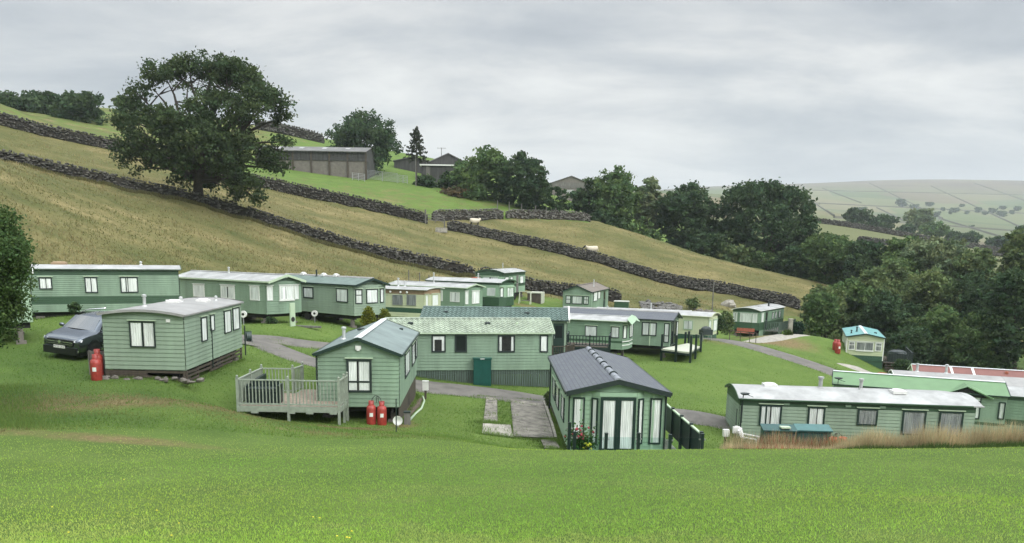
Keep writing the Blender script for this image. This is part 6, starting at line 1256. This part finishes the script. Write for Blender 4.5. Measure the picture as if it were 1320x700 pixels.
def masks(x, y):
    xg = atY(548, 285, 113)[0]
    top = np.where(x < xg, y1(x), np.where(x < w3[-1][0], y3(x), 140+0*x))
    sm = lambda a, w: np.clip(a/w*.5+.5, 0, 1)
    dry = sm(y-ylow(x), 5)*sm(top-y, 1.2)*np.where(x > xg, 1, 1)
    dry = dry*np.where((x > 38) & (y < 100), 0, 1)
    dry = np.maximum(dry, .52*np.clip((-30-x)/25, 0, 1)*np.clip((y-top)/3, 0, 1)); dry = np.maximum(dry, .40*np.clip((y-top)/4, 0, 1)*np.clip((150-np.hypot(x, y))/20, 0, 1))
    far = np.clip((np.hypot(x, y)-215)/25, 0, 1)
    rough = np.clip((x-(31+(y-60)*.1))/4, 0, 1)*np.clip((y-60)/10, 0, 1)*(1-dry)*(1-far)
    br = np.zeros(x.shape)
    for (u, v, D, rx, ry, a) in BROWN:
        q = atY(u, v, D); br = np.maximum(br, a*np.exp(-((x-q[0])/rx)**2-((y-q[1])/ry)**2))
    shade = np.clip(1-seg_d(x, y, w2)/2.2, 0, 1)*.8+np.clip(1-seg_d(x, y, w1[:8])/2.0, 0, 1)*.5
    return dry, far, br, rough, shade
LUSH = [(90,470,31,7,5,.7),(250,505,27,5,2.2,.75),(100,535,22.5,7,1.3,.6),(330,530,26,4,1.2,.5),(20,480,26,4,3,.8),(450,520,31,3,2,.3),(620,560,26,4,2,.3)]
def lush(x, y):
    o = np.zeros(x.shape)
    for (u, v, D, rx, ry, a) in LUSH: q = atY(u, v, D); o = np.maximum(o, a*np.exp(-((x-q[0])/rx)**2-((y-q[1])/ry)**2))
    return o*(.55+.9*vnoise(x, y, 1.1, 61))
BROWN = [(50,517,25,4.2,1.9,1.1),(160,518,25.5,3.0,1.5,1.1),(240,523,25.8,2.8,1.4,.9),(15,557,19.8,2.8,.9,.7),(150,560,19.8,3.4,1.0,.85),(250,565,19.6,2.5,.8,.6),(70,506,26,3,1,.7),(380,556,24.5,4.5,.8,.6),(450,553,27.5,1.7,.8,1),(310,545,27.2,2.2,.6,.8),(500,552,28.2,1.2,.6,.5),
    (520,548,30.2,.7,1.6,.9),(300,590,17,3,.5,.35),(945,452,66,3.5,3.5,.9),(1005,450,70,4,5,1),(980,440,78,4,3,.8),(640,393,79,2,2,.9),(680,392,81,3,1.5,.8),(925,405,90,3,3,.7),(850,392,91,3,3,.7),(1170,575,23,6,1.0,.4),(380,398,62,2,1,.3)]
az = np.concatenate([np.linspace(-180, -60, 40, endpoint=False), np.linspace(-60, -40, 50, endpoint=False), np.linspace(-40, 44, 330, endpoint=False), np.linspace(44, 62, 50, endpoint=False), np.linspace(62, 180, 40)])
az = np.radians(az); rr_ = np.concatenate([[.05, 1, 2, 3], np.exp(np.arange(math.log(4), math.log(11000), .0092))])
rr_ = np.concatenate([rr_[rr_ < 400], np.exp(np.arange(math.log(400), math.log(5600), .02))])
na, nr = len(az), len(rr_)
X = np.sin(az)[None, :]*rr_[:, None]; Y = np.cos(az)[None, :]*rr_[:, None]; Z = Hn(X, Y)
# a step of the lawn edge: small lumps on the rough hill
rng2 = np.random.default_rng(3)
dry, far, br, rough, shade = masks(X, Y)
rad = np.hypot(X, Y)
lump = ((vnoise(X, Y, 1.7, 1)-.5)*.30+(vnoise(X, Y, .8, 2)-.5)*.14)*dry*(rad < 150)
lump += ((vnoise(X, Y, 2.5, 4)-.5)*.05)*(1-dry)*(rad < 26)
#lump += ((vnoise(X, Y, 130, 5)-.5)*26+(vnoise(X, Y, 50, 6)-.5)*7)*np.clip((rad-900)/700, 0, 1)*np.clip((2500-rad)/500, 0, 1)
Z = Z+lump*(Y > 0)
V = np.stack([X, Y, Z], -1).reshape(-1, 3)
i = np.arange(nr-1)[:, None]; j = np.arange(na)[None, :]; j2 = (j+1) % na; a = i*na+j; b = i*na+j2; c_ = (i+1)*na+j2; d = (i+1)*na+j
Fc = np.stack([a, d, c_, b], -1).reshape(-1, 4); Fc = Fc[:, ::-1] if False else Fc
m, nt, N, L, bs = node_mat('ground_cover')
def nz(scale, detail=5, rough_=.6, coord='P', dist=0):
    n_ = N.new('ShaderNodeTexNoise'); n_.inputs['Scale'].default_value = scale; n_.inputs['Detail'].default_value = detail; n_.inputs['Roughness'].default_value = rough_; n_.inputs['Distortion'].default_value = dist; L.new(GEO.outputs['Position'] if coord == 'P' else coord, n_.inputs[0]); return n_.outputs['Fac']
GEO = N.new('ShaderNodeNewGeometry')
def ramp(src, stops):
    r_ = N.new('ShaderNodeValToRGB'); e = r_.color_ramp.elements
    while len(e) < len(stops): e.new(.5)
    for k, (p_, c2) in enumerate(stops): e[k].position = p_; e[k].color = (*c2, 1)
    L.new(src, r_.inputs[0]); return r_.outputs[0]
def mixc(f_, a_, b2, mode='MIX'):
    x_ = N.new('ShaderNodeMix'); x_.data_type = 'RGBA'; x_.blend_type = mode
    for s_, k in ((f_, 0), (a_, 6), (b2, 7)):
        if isinstance(s_, (int, float)): x_.inputs[k].default_value = s_
        elif isinstance(s_, tuple): x_.inputs[k].default_value = (*s_, 1)
        else: L.new(s_, x_.inputs[k])
    return x_.outputs[2]
def mth(op, a_, b2, c2=None):
    x_ = N.new('ShaderNodeMath'); x_.operation = op; x_.use_clamp = False
    for k, s_ in enumerate((a_, b2, c2)):
        if s_ is None: continue
        if isinstance(s_, (int, float)): x_.inputs[k].default_value = s_
        else: L.new(s_, x_.inputs[k])
    return x_.outputs[0]
def attrf(nm):
    a_ = N.new('ShaderNodeAttribute'); a_.attribute_name = nm; return a_.outputs['Fac']
lawn = ramp(nz(.35, 6, .62), ((.30, (.085, .135, .032)), (.5, (.112, .172, .038)), (.72, (.145, .205, .052))))
lawn = mixc(mth('MULTIPLY', nz(9, 4, .7), .75), lawn, (.080, .135, .032))
lawn = mixc(ramp(nz(2.2, 5, .7), ((.55, (0, 0, 0)), (.8, (.5, .5, .5)))), lawn, (.20, .245, .075))
mpd = N.new('ShaderNodeMapping'); L.new(GEO.outputs['Position'], mpd.inputs[0]); mpd.inputs['Scale'].default_value = (.28, 1, 1)
dryc = ramp(nz(.26, 7, .66, mpd.outputs[0]), ((.32, (.070, .086, .028)), (.45, (.114, .116, .044)), (.57, (.168, .150, .064)), (.70, (.26, .215, .105))))
dryc = mixc(ramp(nz(1.6, 4, .7), ((.45, (0, 0, 0)), (.7, (.75, .75, .75)))), dryc, (.105, .10, .042))
farc0 = N.new('ShaderNodeTexVoronoi'); farc0.inputs['Scale'].default_value = .0062; mpf = N.new('ShaderNodeMapping'); mpf.inputs['Rotation'].default_value = (0, 0, .5); mpf.inputs['Scale'].default_value = (1, .55, 0); L.new(GEO.outputs['Position'], mpf.inputs[0]); L.new(mpf.outputs[0], farc0.inputs[0])
sp = N.new('ShaderNodeSeparateColor'); L.new(farc0.outputs['Color'], sp.inputs[0])
farf = ramp(sp.outputs[0], ((.1, (.06, .10, .04)), (.35, (.13, .145, .065)), (.55, (.085, .13, .045)), (.8, (.18, .155, .085)), (.95, (.12, .095, .06))))
farf = mixc(.35, farf, ramp(nz(.02, 6, .7), ((.3, (.06, .075, .035)), (.7, (.16, .145, .085)))))
moor = ramp(nz(.006, 6, .65), ((.35, (.07, .055, .045)), (.55, (.12, .10, .065)), (.7, (.10, .11, .055))))
farf = mixc(attrf('moor'), farf, moor)
col = mixc(attrf('rough'), lawn, ramp(nz(.5, 6, .65), ((.35, (.04, .075, .02)), (.6, (.07, .11, .03)), (.75, (.13, .13, .05)))))
dryf = mth('ADD', attrf('dry'), mth('MULTIPLY', mth('SUBTRACT', nz(.45, 5, .6), .5), 1.2)); 
drym = N.new('ShaderNodeMapRange'); drym.inputs[1].default_value = .35; drym.inputs[2].default_value = .65; L.new(mth('MULTIPLY', dryf, mth('MINIMUM', mth('MULTIPLY', attrf('dry'), 6), 1)), drym.inputs[0])
col = mixc(drym.outputs[0], col, dryc)
brf = N.new('ShaderNodeMapRange'); brf.inputs[1].default_value = .35; brf.inputs[2].default_value = .75; L.new(mth('MULTIPLY', attrf('brown'), mth('ADD', nz(2.4, 6, .7), .35)), brf.inputs[0])
col = mixc(brf.outputs[0], col, ramp(nz(5, 5, .7), ((.35, (.12, .10, .045)), (.6, (.22, .165, .085)))))
col = mixc(attrf('lush'), col, (.052, .095, .022)); col = mixc(attrf('far'), col, farf)
L.new(col, bs.inputs['Base Color']); bs.inputs['Roughness'].default_value = .95; bs.inputs['Specular IOR Level'].default_value = .12
bp = N.new('ShaderNodeBump'); bp.inputs['Strength'].default_value = .9; bp.inputs['Distance'].default_value = .06; L.new(mth('ADD', nz(14, 5, .75), mth('MULTIPLY', nz(2.5, 4, .7), 1.6)), bp.inputs['Height']); L.new(bp.outputs[0], bs.inputs['Normal'])
g_o = np_mesh('ground', V, Fc[:, ::-1], 'ground_cover', smooth=True); g_o['kind'] = 'structure'
moor_m = np.clip((rad-1900)/500, 0, 1)*np.clip((Z-90)/40, 0, 1)
for nm, arr in (('dry', dry), ('far', far), ('brown', br), ('rough', rough), ('moor', moor_m), ('lush', lush(X, Y))):
    at = g_o.data.attributes.new(nm, 'FLOAT', 'POINT'); at.data.foreach_set('value', np.clip(arr, 0, 1).astype(np.float32).ravel())

# ------------------------------------------------------------------ roads, pads
m, nt, N, L, bs = node_mat('tarmac'); GEO = N.new('ShaderNodeNewGeometry')
L.new(ramp(nz(1.2, 6, .65), ((.35, (.10, .095, .085)), (.6, (.15, .14, .125)), (.75, (.12, .125, .09)))), bs.inputs['Base Color']); bs.inputs['Roughness'].default_value = .9
bp = N.new('ShaderNodeBump'); bp.inputs['Strength'].default_value = .4; bp.inputs['Distance'].default_value = .01; L.new(nz(50, 3), bp.inputs['Height']); L.new(bp.outputs[0], bs.inputs['Normal'])
def ribbon(name, pts, width, m_='tarmac', lift=.03, step=.5):
    P = [np.array(p[:2], float) for p in pts]
    for _ in range(3):
        Q = [P[0]]
        for a_, b2 in zip(P[:-1], P[1:]): Q += [a_*.75+b2*.25, a_*.25+b2*.75]
        P = Q+[P[-1]]
    out = [P[0]]
    for a_, b2 in zip(P[:-1], P[1:]):
        k = max(1, int(np.linalg.norm(b2-a_)/step)); out += [a_+(b2-a_)*(q+1)/k for q in range(k)]
    P = np.array(out); D = np.gradient(P, axis=0); D /= np.linalg.norm(D, axis=1)[:, None]+1e-9; Nn = np.c_[-D[:, 1], D[:, 0]]
    K = 8; mb = MB(); rg = []
    for k in range(K+1):
        off = (k/K-.5)*width; q = P+Nn*(off+(vnoise(P[:, 0]+k*7, P[:, 1], .9, 8)-.5)[:, None]*(.28 if k in (0, K) else 0)); z = Hn(q[:, 0], q[:, 1])+lift-(.05 if k in (0, K) else 0)+.04*(1-abs(2*k/K-1)**2); rg.append(np.c_[q, z])
    n_ = len(P); V_ = np.concatenate(rg)
    f_ = [(k*n_+t, (k+1)*n_+t, (k+1)*n_+t+1, k*n_+t+1) for k in range(K) for t in range(n_-1)]
    o = np_mesh(name, V_, f_, m_, smooth=True); o['kind'] = 'structure'; return o
def ux(pts): return [atY(u, v, D) for u, v, D in pts]
ribbon('road', ux([(320,455,41.5),(322,440,44),(345,434,45.5),(390,433,45.8),(440,432,46.5)]), 2.2)
ribbon('road', ux([(325,437,44.5),(350,448,43),(380,461,40.6),(425,475,38.8),(490,487,40),(560,497,41),(620,503,41.3),(700,513,40.2),(790,524,38.6),(870,532,37.8),(940,541,37),(1000,556,36)]), 2.7, lift=.035)
ribbon('road', ux([(900,432,72),(930,440,66),(985,455,63),(1040,470,60),(1090,487,56),(1150,498,52)]), 2.6)
def pad(name, corners, m_, lift=.05, sub=10):
    c4 = [np.array(hit(u, v)[:2]) for u, v in corners]; V_ = []; 
    for a_ in range(sub+1):
        for b2 in range(sub+1):
            s_, t_ = a_/sub, b2/sub; q = (c4[0]*(1-s_)+c4[1]*s_)*(1-t_)+(c4[3]*(1-s_)+c4[2]*s_)*t_; V_.append((q[0], q[1], H(q[0], q[1])+lift))
    n_ = sub+1; f_ = [(a_*n_+b2, (a_+1)*n_+b2, (a_+1)*n_+b2+1, a_*n_+b2+1) for a_ in range(sub) for b2 in range(sub)]
    k = len(V_); V_ += [(x, y, z-.2) for x, y, z in V_]
    for t in range(sub):
        for e0, e1 in (((t), (t+1)), (sub*n_+t+1, sub*n_+t), ((t+1)*n_, t*n_), (t*n_+sub, (t+1)*n_+sub)): f_.append((e1, e0, e0+k, e1+k))
    o = np_mesh(name, V_, f_, m_); o['kind'] = 'structure'; return o
pad('concrete_drive', [(658,514),(700,519),(714,566),(662,564)], 'concrete', .06)
pad('concrete_kerb', [(700.5,519),(704,518),(718,566),(714.5,566)], 'concrete_pale', .09, 6)
pad('paving', [(626.5,512.5),(641,512.5),(641.5,546),(623,545)], 'concrete', .05)
pad('paving', [(622.5,547),(658,549),(662,565),(621.5,560)], 'concrete_pale', .055)
pad('paving', [(697,568),(715,568),(722,579),(702,579)], 'concrete', .05)
pad('dirt_patch', [(519,520),(545,512),(541,524),(524,543)], 'soil', .02)
ribbon('terrace', ux([(930,436.5,72),(975,441,72.5),(1020,436,76)]), 4.5, 'concrete_pale')
ribbon('terrace', ux([(1092,483,64),(1130,487,62),(1185,496,59)]), 4.2, 'concrete_pale')
# ------------------------------------------------------------------ sky, sun, haze
W = bpy.data.worlds.new('World'); bpy.context.scene.world = W; W.use_nodes = True; nt = W.node_tree; N = nt.nodes; L = nt.links; bg = N['Background']
SE, SA = 36, 130
sk = N.new('ShaderNodeTexSky'); sk.sky_type = 'NISHITA'; sk.sun_disc = False; sk.sun_elevation = R(SE); sk.sun_rotation = R(SA); sk.air_density = 1.5; sk.dust_density = 3
tc = N.new('ShaderNodeTexCoord'); sx = N.new('ShaderNodeSeparateXYZ'); L.new(tc.outputs['Generated'], sx.inputs[0])
zc = mth('MAXIMUM', sx.outputs['Z'], .0); dn = mth('ADD', zc, .24)
cx_ = mth('DIVIDE', sx.outputs['X'], dn); cy_ = mth('DIVIDE', sx.outputs['Y'], dn); cb_ = N.new('ShaderNodeCombineXYZ'); L.new(cx_, cb_.inputs[0]); L.new(cy_, cb_.inputs[1])
mpw = N.new('ShaderNodeMapping'); L.new(cb_.outputs[0], mpw.inputs[0]); mpw.inputs['Scale'].default_value = (1.0, 1.55, 1); mpw.inputs['Location'].default_value = (2.3, 1.1, 0)
cl1 = nz(1.35, 10, .56, mpw.outputs[0], .25); cl2 = nz(.62, 5, .5, mpw.outputs[0], .15)
cm = mth('ADD', mth('MULTIPLY', cl1, .62), mth('MULTIPLY', cl2, .46))
cloud = ramp(cm, ((.42, (.42, .455, .51)), (.485, (.52, .55, .595)), (.54, (.64, .66, .685)), (.59, (.78, .785, .79)), (.66, (.93, .93, .915))))
# overcast sky: brighter overhead
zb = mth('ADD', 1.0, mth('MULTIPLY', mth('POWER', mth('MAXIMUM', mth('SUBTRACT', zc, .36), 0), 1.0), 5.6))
hz_ = N.new('ShaderNodeMapRange'); hz_.inputs[1].default_value = .0; hz_.inputs[2].default_value = .16; hz_.inputs[3].default_value = 1; hz_.inputs[4].default_value = 0; L.new(sx.outputs['Z'], hz_.inputs[0])
cloud = mixc(mth('MULTIPLY', hz_.outputs[0], .8), cloud, (.70, .72, .735))
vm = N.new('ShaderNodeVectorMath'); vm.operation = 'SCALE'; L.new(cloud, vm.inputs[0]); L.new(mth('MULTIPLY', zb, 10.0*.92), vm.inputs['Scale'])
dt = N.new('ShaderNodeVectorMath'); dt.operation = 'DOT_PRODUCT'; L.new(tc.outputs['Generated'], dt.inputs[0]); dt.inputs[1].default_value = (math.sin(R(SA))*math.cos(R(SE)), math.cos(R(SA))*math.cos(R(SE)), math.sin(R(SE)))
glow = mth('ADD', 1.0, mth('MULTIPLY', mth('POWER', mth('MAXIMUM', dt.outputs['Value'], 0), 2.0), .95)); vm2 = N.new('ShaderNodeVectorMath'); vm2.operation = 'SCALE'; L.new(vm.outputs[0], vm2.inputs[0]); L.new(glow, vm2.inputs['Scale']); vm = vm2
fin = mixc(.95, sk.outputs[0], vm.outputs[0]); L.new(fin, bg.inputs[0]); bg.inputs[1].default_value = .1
sun = bpy.data.lights.new('sun', 'SUN'); so = bpy.data.objects.new('sun', sun); C.objects.link(so); sun.energy = 1.5; sun.angle = R(14); sun.color = (1, .97, .92)
el, azs = R(SE), R(SA)
dirv = Vector((math.sin(azs)*math.cos(el), math.cos(azs)*math.cos(el), math.sin(el))); so.rotation_euler = dirv.to_track_quat('Z', 'Y').to_euler()
m = bpy.data.materials.new('haze_air'); m.use_nodes = True; nt = m.node_tree; nt.nodes.clear(); o_ = nt.nodes.new('ShaderNodeOutputMaterial'); pv = nt.nodes.new('ShaderNodeVolumePrincipled'); pv.inputs['Density'].default_value = HAZE
pv.inputs['Color'].default_value = (.86, .93, 1, 1); pv.inputs['Anisotropy'].default_value = .2; nt.links.new(pv.outputs[0], o_.inputs['Volume']); MT['haze_air'] = m
if HAZE:
    mb = MB(); mb.box(-5700, 5700, -5700, 5700, V[:, 2].min()-1, V[:, 2].max()+12); ho = mb.build('haze', 'haze_air'); ho['kind'] = 'stuff'
sc = bpy.context.scene
sc.view_settings.view_transform = 'Standard'; sc.view_settings.look = 'None'; sc.view_settings.exposure = .0; sc.view_settings.gamma = 1
sc.cycles.use_denoising = True; sc.cycles.max_bounces = 6; sc.cycles.diffuse_bounces = 3; sc.cycles.transparent_max_bounces = 12; sc.cycles.volume_bounces = 1
# ------------------------------------------------------------------ grass blades and rough herbage
def blades(name, pts, h, w, col, label, lean=.5, cat='grass', colvar=.3, seed=0):
    r_ = np.random.default_rng(seed); n = len(pts); a = r_.random(n)*2*np.pi; d = np.c_[np.cos(a), np.sin(a), np.zeros(n)]; hh = (h*(.5+.8*r_.random(n)))[:, None]; ww = (w*(.7+.6*r_.random(n)))[:, None]
    a2 = r_.random(n)*2*np.pi; ln = np.c_[np.cos(a2), np.sin(a2), np.zeros(n)]*lean*hh*r_.random((n, 1)); base = pts-np.array([0, 0, .01])
    V_ = np.stack([base-d*ww, base+d*ww, base+ln+np.array([0, 0, 1])*hh], 1).reshape(-1, 3); c_ = col*(1-colvar/2+colvar*r_.random((n, 1))); c_ = c_*(1+(r_.random((n, 1))-.5)*np.array([.3, .05, .1]))
    o = np_mesh(name, V_, np.arange(n*3).reshape(-1, 3), 'grass', None, np.clip(c_, 0, 1), ng=3); return tag(o, label, cat, kind='stuff')
def ground_z(x, y):
    dr_, fa_, *_ = masks(x, y); ra = np.hypot(x, y)
    return Hn(x, y)+(((vnoise(x, y, 1.7, 1)-.5)*.30+(vnoise(x, y, .8, 2)-.5)*.14)*dr_*(ra < 150)+((vnoise(x, y, 2.5, 4)-.5)*.05)*(1-dr_)*(ra < 26))*(y > 0)
def wedge(n, r0, r1, a0, a1, seed, p=1.0):
    r_ = np.random.default_rng(seed); inv = r_.random(n); r = 1/((1/r0**p)*(1-inv)+(1/r1**p)*inv)**(1/p); a = np.radians(a0+(a1-a0)*r_.random(n)); return np.sin(a)*r, np.cos(a)*r
x, y = wedge(200000, 6.3, 32, -38, 38, 1)
_, _, br_, _, _ = masks(x, y); keep = RNG.random(len(x)) > br_*.5; x, y, br_ = x[keep], y[keep], br_[keep]
pat = vnoise(x, y, 1.4, 21)*.6+vnoise(x, y, .35, 22)*.4; pat2 = vnoise(x, y, 5, 23)
cl_ = np.array([.345, .52, .088])*(.86+.28*pat)[:, None]; cl_ = cl_*(1+(pat2[:, None]-.5)*np.array([.5, .1, .2])); cl_ = cl_*(.80+.40*vnoise(x*.5, y, 2.6, 71)*.6+.40*vnoise(x*.6, y, 6.5, 72)*.4)[:, None]*1.0; straw = np.array([.40, .36, .17]); k = np.clip((pat-.62)*3, 0, .35)[:, None]; cl_ = cl_*(1-k)+straw*k; b_ = np.clip(br_*1.2*vnoise(x, y, .6, 24)*1.3, 0, .9)[:, None]; cl_ = cl_*(1-b_)+straw*.9*b_
lu = np.clip(lush(x, y), 0, .8)[:, None]; cl_ = cl_*(1-lu)+np.array([.115, .20, .040])*lu
rr2 = np.hypot(x, y); blades('lawn_grass', np.c_[x, y, ground_z(x, y)], .032+.0*rr2, .0035+.00028*rr2, cl_, 'short mown grass of the foreground lawn', lean=1.1, seed=2)
x, y = wedge(120000, 24, 75, -38, 40, 3); dr_, fa_, br_, ro_, _ = masks(x, y); pat = vnoise(x, y, 1.8, 25); keep = (dr_ < .3)
def clear(x, y):
    ok = np.ones(len(x), bool)
    for c_ in cars.values():
        m_ = np.array(c_.Mi); lx = m_[0, 0]*x+m_[0, 1]*y+m_[0, 3]; ly = m_[1, 0]*x+m_[1, 1]*y+m_[1, 3]; ok &= ~((abs(lx) < c_.W/2+.1) & (ly > -.2) & (ly < c_.L+.2))
    return ok
flat = []
for o in bpy.data.objects:
    if o.name.split('.')[0] in ('road', 'concrete_drive', 'paving', 'terrace', 'dirt_patch', 'concrete_kerb'):
        v_ = np.empty(len(o.data.vertices)*3); o.data.vertices.foreach_get('co', v_); flat.append(v_.reshape(-1, 3)[:, :2])
fg = set()
for a in flat:
    for q in a: fg.add((int(math.floor(q[0]/.55)), int(math.floor(q[1]/.55))))
def offroad(x, y): return np.array([(int(math.floor(a/.55)), int(math.floor(b/.55))) not in fg for a, b in zip(x, y)])
keep &= clear(x, y) & offroad(x, y); x, y, pat = x[keep], y[keep], pat[keep]; ro_ = ro_[keep][:, None]
lu = np.clip(lush(x, y), 0, .8)[:, None]; pc = (np.array([.165, .265, .058])*(.8+.4*pat)[:, None])*(1-ro_*.45); pc = pc*(1-lu)+np.array([.09, .165, .035])*lu; bb = np.clip(masks(x, y)[2]*1.3, 0, .9)[:, None]*(vnoise(x, y, .7, 62) > .35)[:, None]; pc = pc*(1-bb)+np.array([.24, .19, .10])*bb
blades('park_grass', np.c_[x, y, ground_z(x, y)], .06, .012+.0003*np.hypot(x, y), pc, 'short grass between the caravans', seed=4)
# rough dry hill: tufts
x, y = wedge(210000, 44, 128, -40, 34, 5, .6); dr_, fa_, br_, ro_, _ = masks(x, y); keep = (dr_ > .5) & clear(x, y); x, y = x[keep], y[keep]; pa = vnoise(x*.45, y, 1.3, 26); pb = vnoise(x*.4, y, 5.0, 27); tt = np.clip(pa*.6+pb*.7-.15, 0, 1)[:, None]
cl_ = np.array([.135, .145, .050])*(1-tt)+np.array([.29, .245, .12])*tt
keep = RNG.random(len(x)) < .35+.65*pa; blades('hill_grass', np.c_[x, y, ground_z(x, y)][keep], (.08+.2*pa)[keep], .045, cl_[keep], 'rough straw coloured grass on the hillside', lean=.9, seed=6)
# tall dry strip in front of the domed roof caravan
x = RNG.uniform(6.1, 24, 60000); y = 21.5+RNG.normal(0, .35, 60000); keep = RNG.random(60000) < (.25+.75*vnoise(x, y, .5, 33))*np.where(x < 9.4, .55, 1); z = ground_z(x, y)
pa = vnoise(x, y, .8, 31); pb = vnoise(x, y, .3, 32); lowk = (y < 21.3) | (RNG.random(60000) < .45); hh = np.where(lowk, .25, .68)*(.5+.8*pa)*(.42+.58*np.clip((x-9.2)/1.0, 0, 1)); red = np.exp(-((x-7.8)/1.1)**2)*(RNG.random(60000) < .22)
cl_ = np.where(lowk[:, None], np.array([.075, .125, .035]), np.array([.50, .42, .25])*(.7+.6*pb)[:, None]); cl_ = np.where((red > .4)[:, None] & ~lowk[:, None], np.array([.42, .10, .07]), cl_)
blades('tall_grass', np.c_[x, y, z], hh, .009, cl_, 'tall dry grass strip in front of the domed roof caravan', lean=.45, seed=7)
x = RNG.uniform(8.9, 21.5, 34000); y = 29.9+RNG.random(34000)*1.35; keep = RNG.random(34000) < .2+.8*vnoise(x, y, .6, 81); x, y = x[keep], y[keep]; pb = vnoise(x, y, .25, 82); rd = ((x > 10) & (x < 13.2) & (RNG.random(len(x)) < .3))[:, None]; gr = (RNG.random(len(x)) < .35)[:, None]
cl_ = np.where(rd, np.array([.30, .10, .065]), np.where(gr, np.array([.10, .16, .045]), np.array([.42, .34, .20])*(.7+.6*pb)[:, None])); blades('seeding_grass', np.c_[x, y, ground_z(x, y)], .62+.42*pb, .013, cl_, 'seeding grass and reddish docks along the benches by the domed roof caravan', lean=.4, seed=13)
# longer grass along the lodge terrace edge, by the bush and at wall feet
x = RNG.uniform(-24, -12, 30000); y = 20.5+RNG.random(30000)*7; keep = (x < -.645*y+RNG.random(30000)**2*1.6); x, y = x[keep], y[keep]; blades('long_grass', np.c_[x, y, ground_z(x, y)], .13, .010, np.tile((.13, .20, .05), (len(x), 1)), 'longer dark grass around the hawthorn at the left edge', seed=8)
x, y = wedge(60000, 60, 112, 15, 36, 9, .6); dr_, fa_, br_, ro_, _ = masks(x, y); keep = (ro_ > .5) & clear(x, y); x, y = x[keep], y[keep]; pa = vnoise(x, y, 2, 41); cl_ = np.array([.05, .085, .025])*(1-pa[:, None])+np.array([.16, .16, .06])*pa[:, None]; blades('rough_grass', np.c_[x, y, ground_z(x, y)], .35, .05, cl_, 'rough herbage on the bank by the wood', lean=.8, seed=10)
# uncut grass against the skirts, posts and kerbs
PX = []
for k, nn in (('A', 2600), ('G', 2600), ('Q', 2200), ('F', 2600), ('L', 2200), ('B', 1600), ('C', 1500), ('D', 1500), ('M', 1200), ('H2', 900), ('H', 1200), ('K', 900), ('I', 700), ('J', 900)):
    c_ = cars[k]; P = np.array(c_.foot+[c_.foot[0]]); sl = np.linalg.norm(np.diff(P, axis=0), axis=1); i = RNG.choice(len(sl), nn, p=sl/sl.sum()); t = RNG.random(nn)[:, None]; q = P[i]*(1-t)+P[i+1]*t
    ctr = np.array([0, c_.L/2]); d = q-ctr; q = q+np.sign(d)*np.abs(RNG.normal(0, .10, (nn, 2)))+np.sign(d)*np.array([.02, .02]); m_ = np.array(c_.M); PX.append(np.c_[m_[0, 0]*q[:, 0]+m_[0, 1]*q[:, 1]+m_[0, 3], m_[1, 0]*q[:, 0]+m_[1, 1]*q[:, 1]+m_[1, 3]])
for o_ in bpy.data.objects:
    if o_.name.split('.')[0] in ('road', 'concrete_drive', 'paving') and o_.type == 'MESH':
        v_ = np.empty(len(o_.data.vertices)*3); o_.data.vertices.foreach_get('co', v_); v_ = v_.reshape(-1, 3)
        if o_.name.startswith('road'): n9 = len(v_)//9; v_ = np.r_[v_[:n9], v_[-n9:]]; r_j = .10
        else: v_ = v_[:121]; e_ = np.array([(a_ in (0, 10)) or (b_ in (0, 10)) for a_ in range(11) for b_ in range(11)]); v_ = v_[e_]; r_j = .09
        k_ = 26 if o_.name.startswith('road') else 60; v_ = np.repeat(v_[:, :2], k_, 0); PX.append(v_+RNG.normal(0, 1, v_.shape)*np.array([.35, r_j]))
q = np.concatenate(PX); pt = vnoise(q[:, 0], q[:, 1], .9, 63); cl_ = np.array([.13, .21, .05])*(.65+.6*pt)[:, None]; blades('edge_grass', np.c_[q, ground_z(q[:, 0], q[:, 1])], .06+.12*pt, .012, cl_, 'uncut grass against the caravan skirts and track edges', lean=.8, seed=12)
# ragged grass at the wall feet
for nm, pp, lab in (('wall_grass', W2, 'rough grass along the foot of the lower stone wall'),):
    P = np.array([atY(*q)[:2] for q in pp]); t = RNG.random(16000)*(len(P)-1.001); i = t.astype(int); f_ = (t-i)[:, None]; q = P[i]*(1-f_)+P[i+1]*f_; q[:, 1] -= .5+RNG.random(16000)*.6; blades(nm, np.c_[q, ground_z(q[:, 0], q[:, 1])], .35, .04, np.tile((.15, .145, .06), (16000, 1)), lab, lean=.6, seed=11)
# little yellow flowers in the lawn
b = MB()
for u, v in ((445,698),(438,697),(450,699),(403,672),(410,672),(68,657),(162,621),(200,663),(230,678),(90,690),(455,690),(222,694)):
    q = hit(u/1.0, v)
    if q is None: continue
    for k in range(1): c0 = (q[0]+random.uniform(-.03, .03), q[1]+random.uniform(-.03, .03), q[2]+.045); b.blob(c0, (.012, .012, .006), 6, 4, .1)
tag(b.build('lawn_flowers', 'flower_yellow'), 'small yellow flowers dotted in the near lawn', 'flowers', kind='stuff')
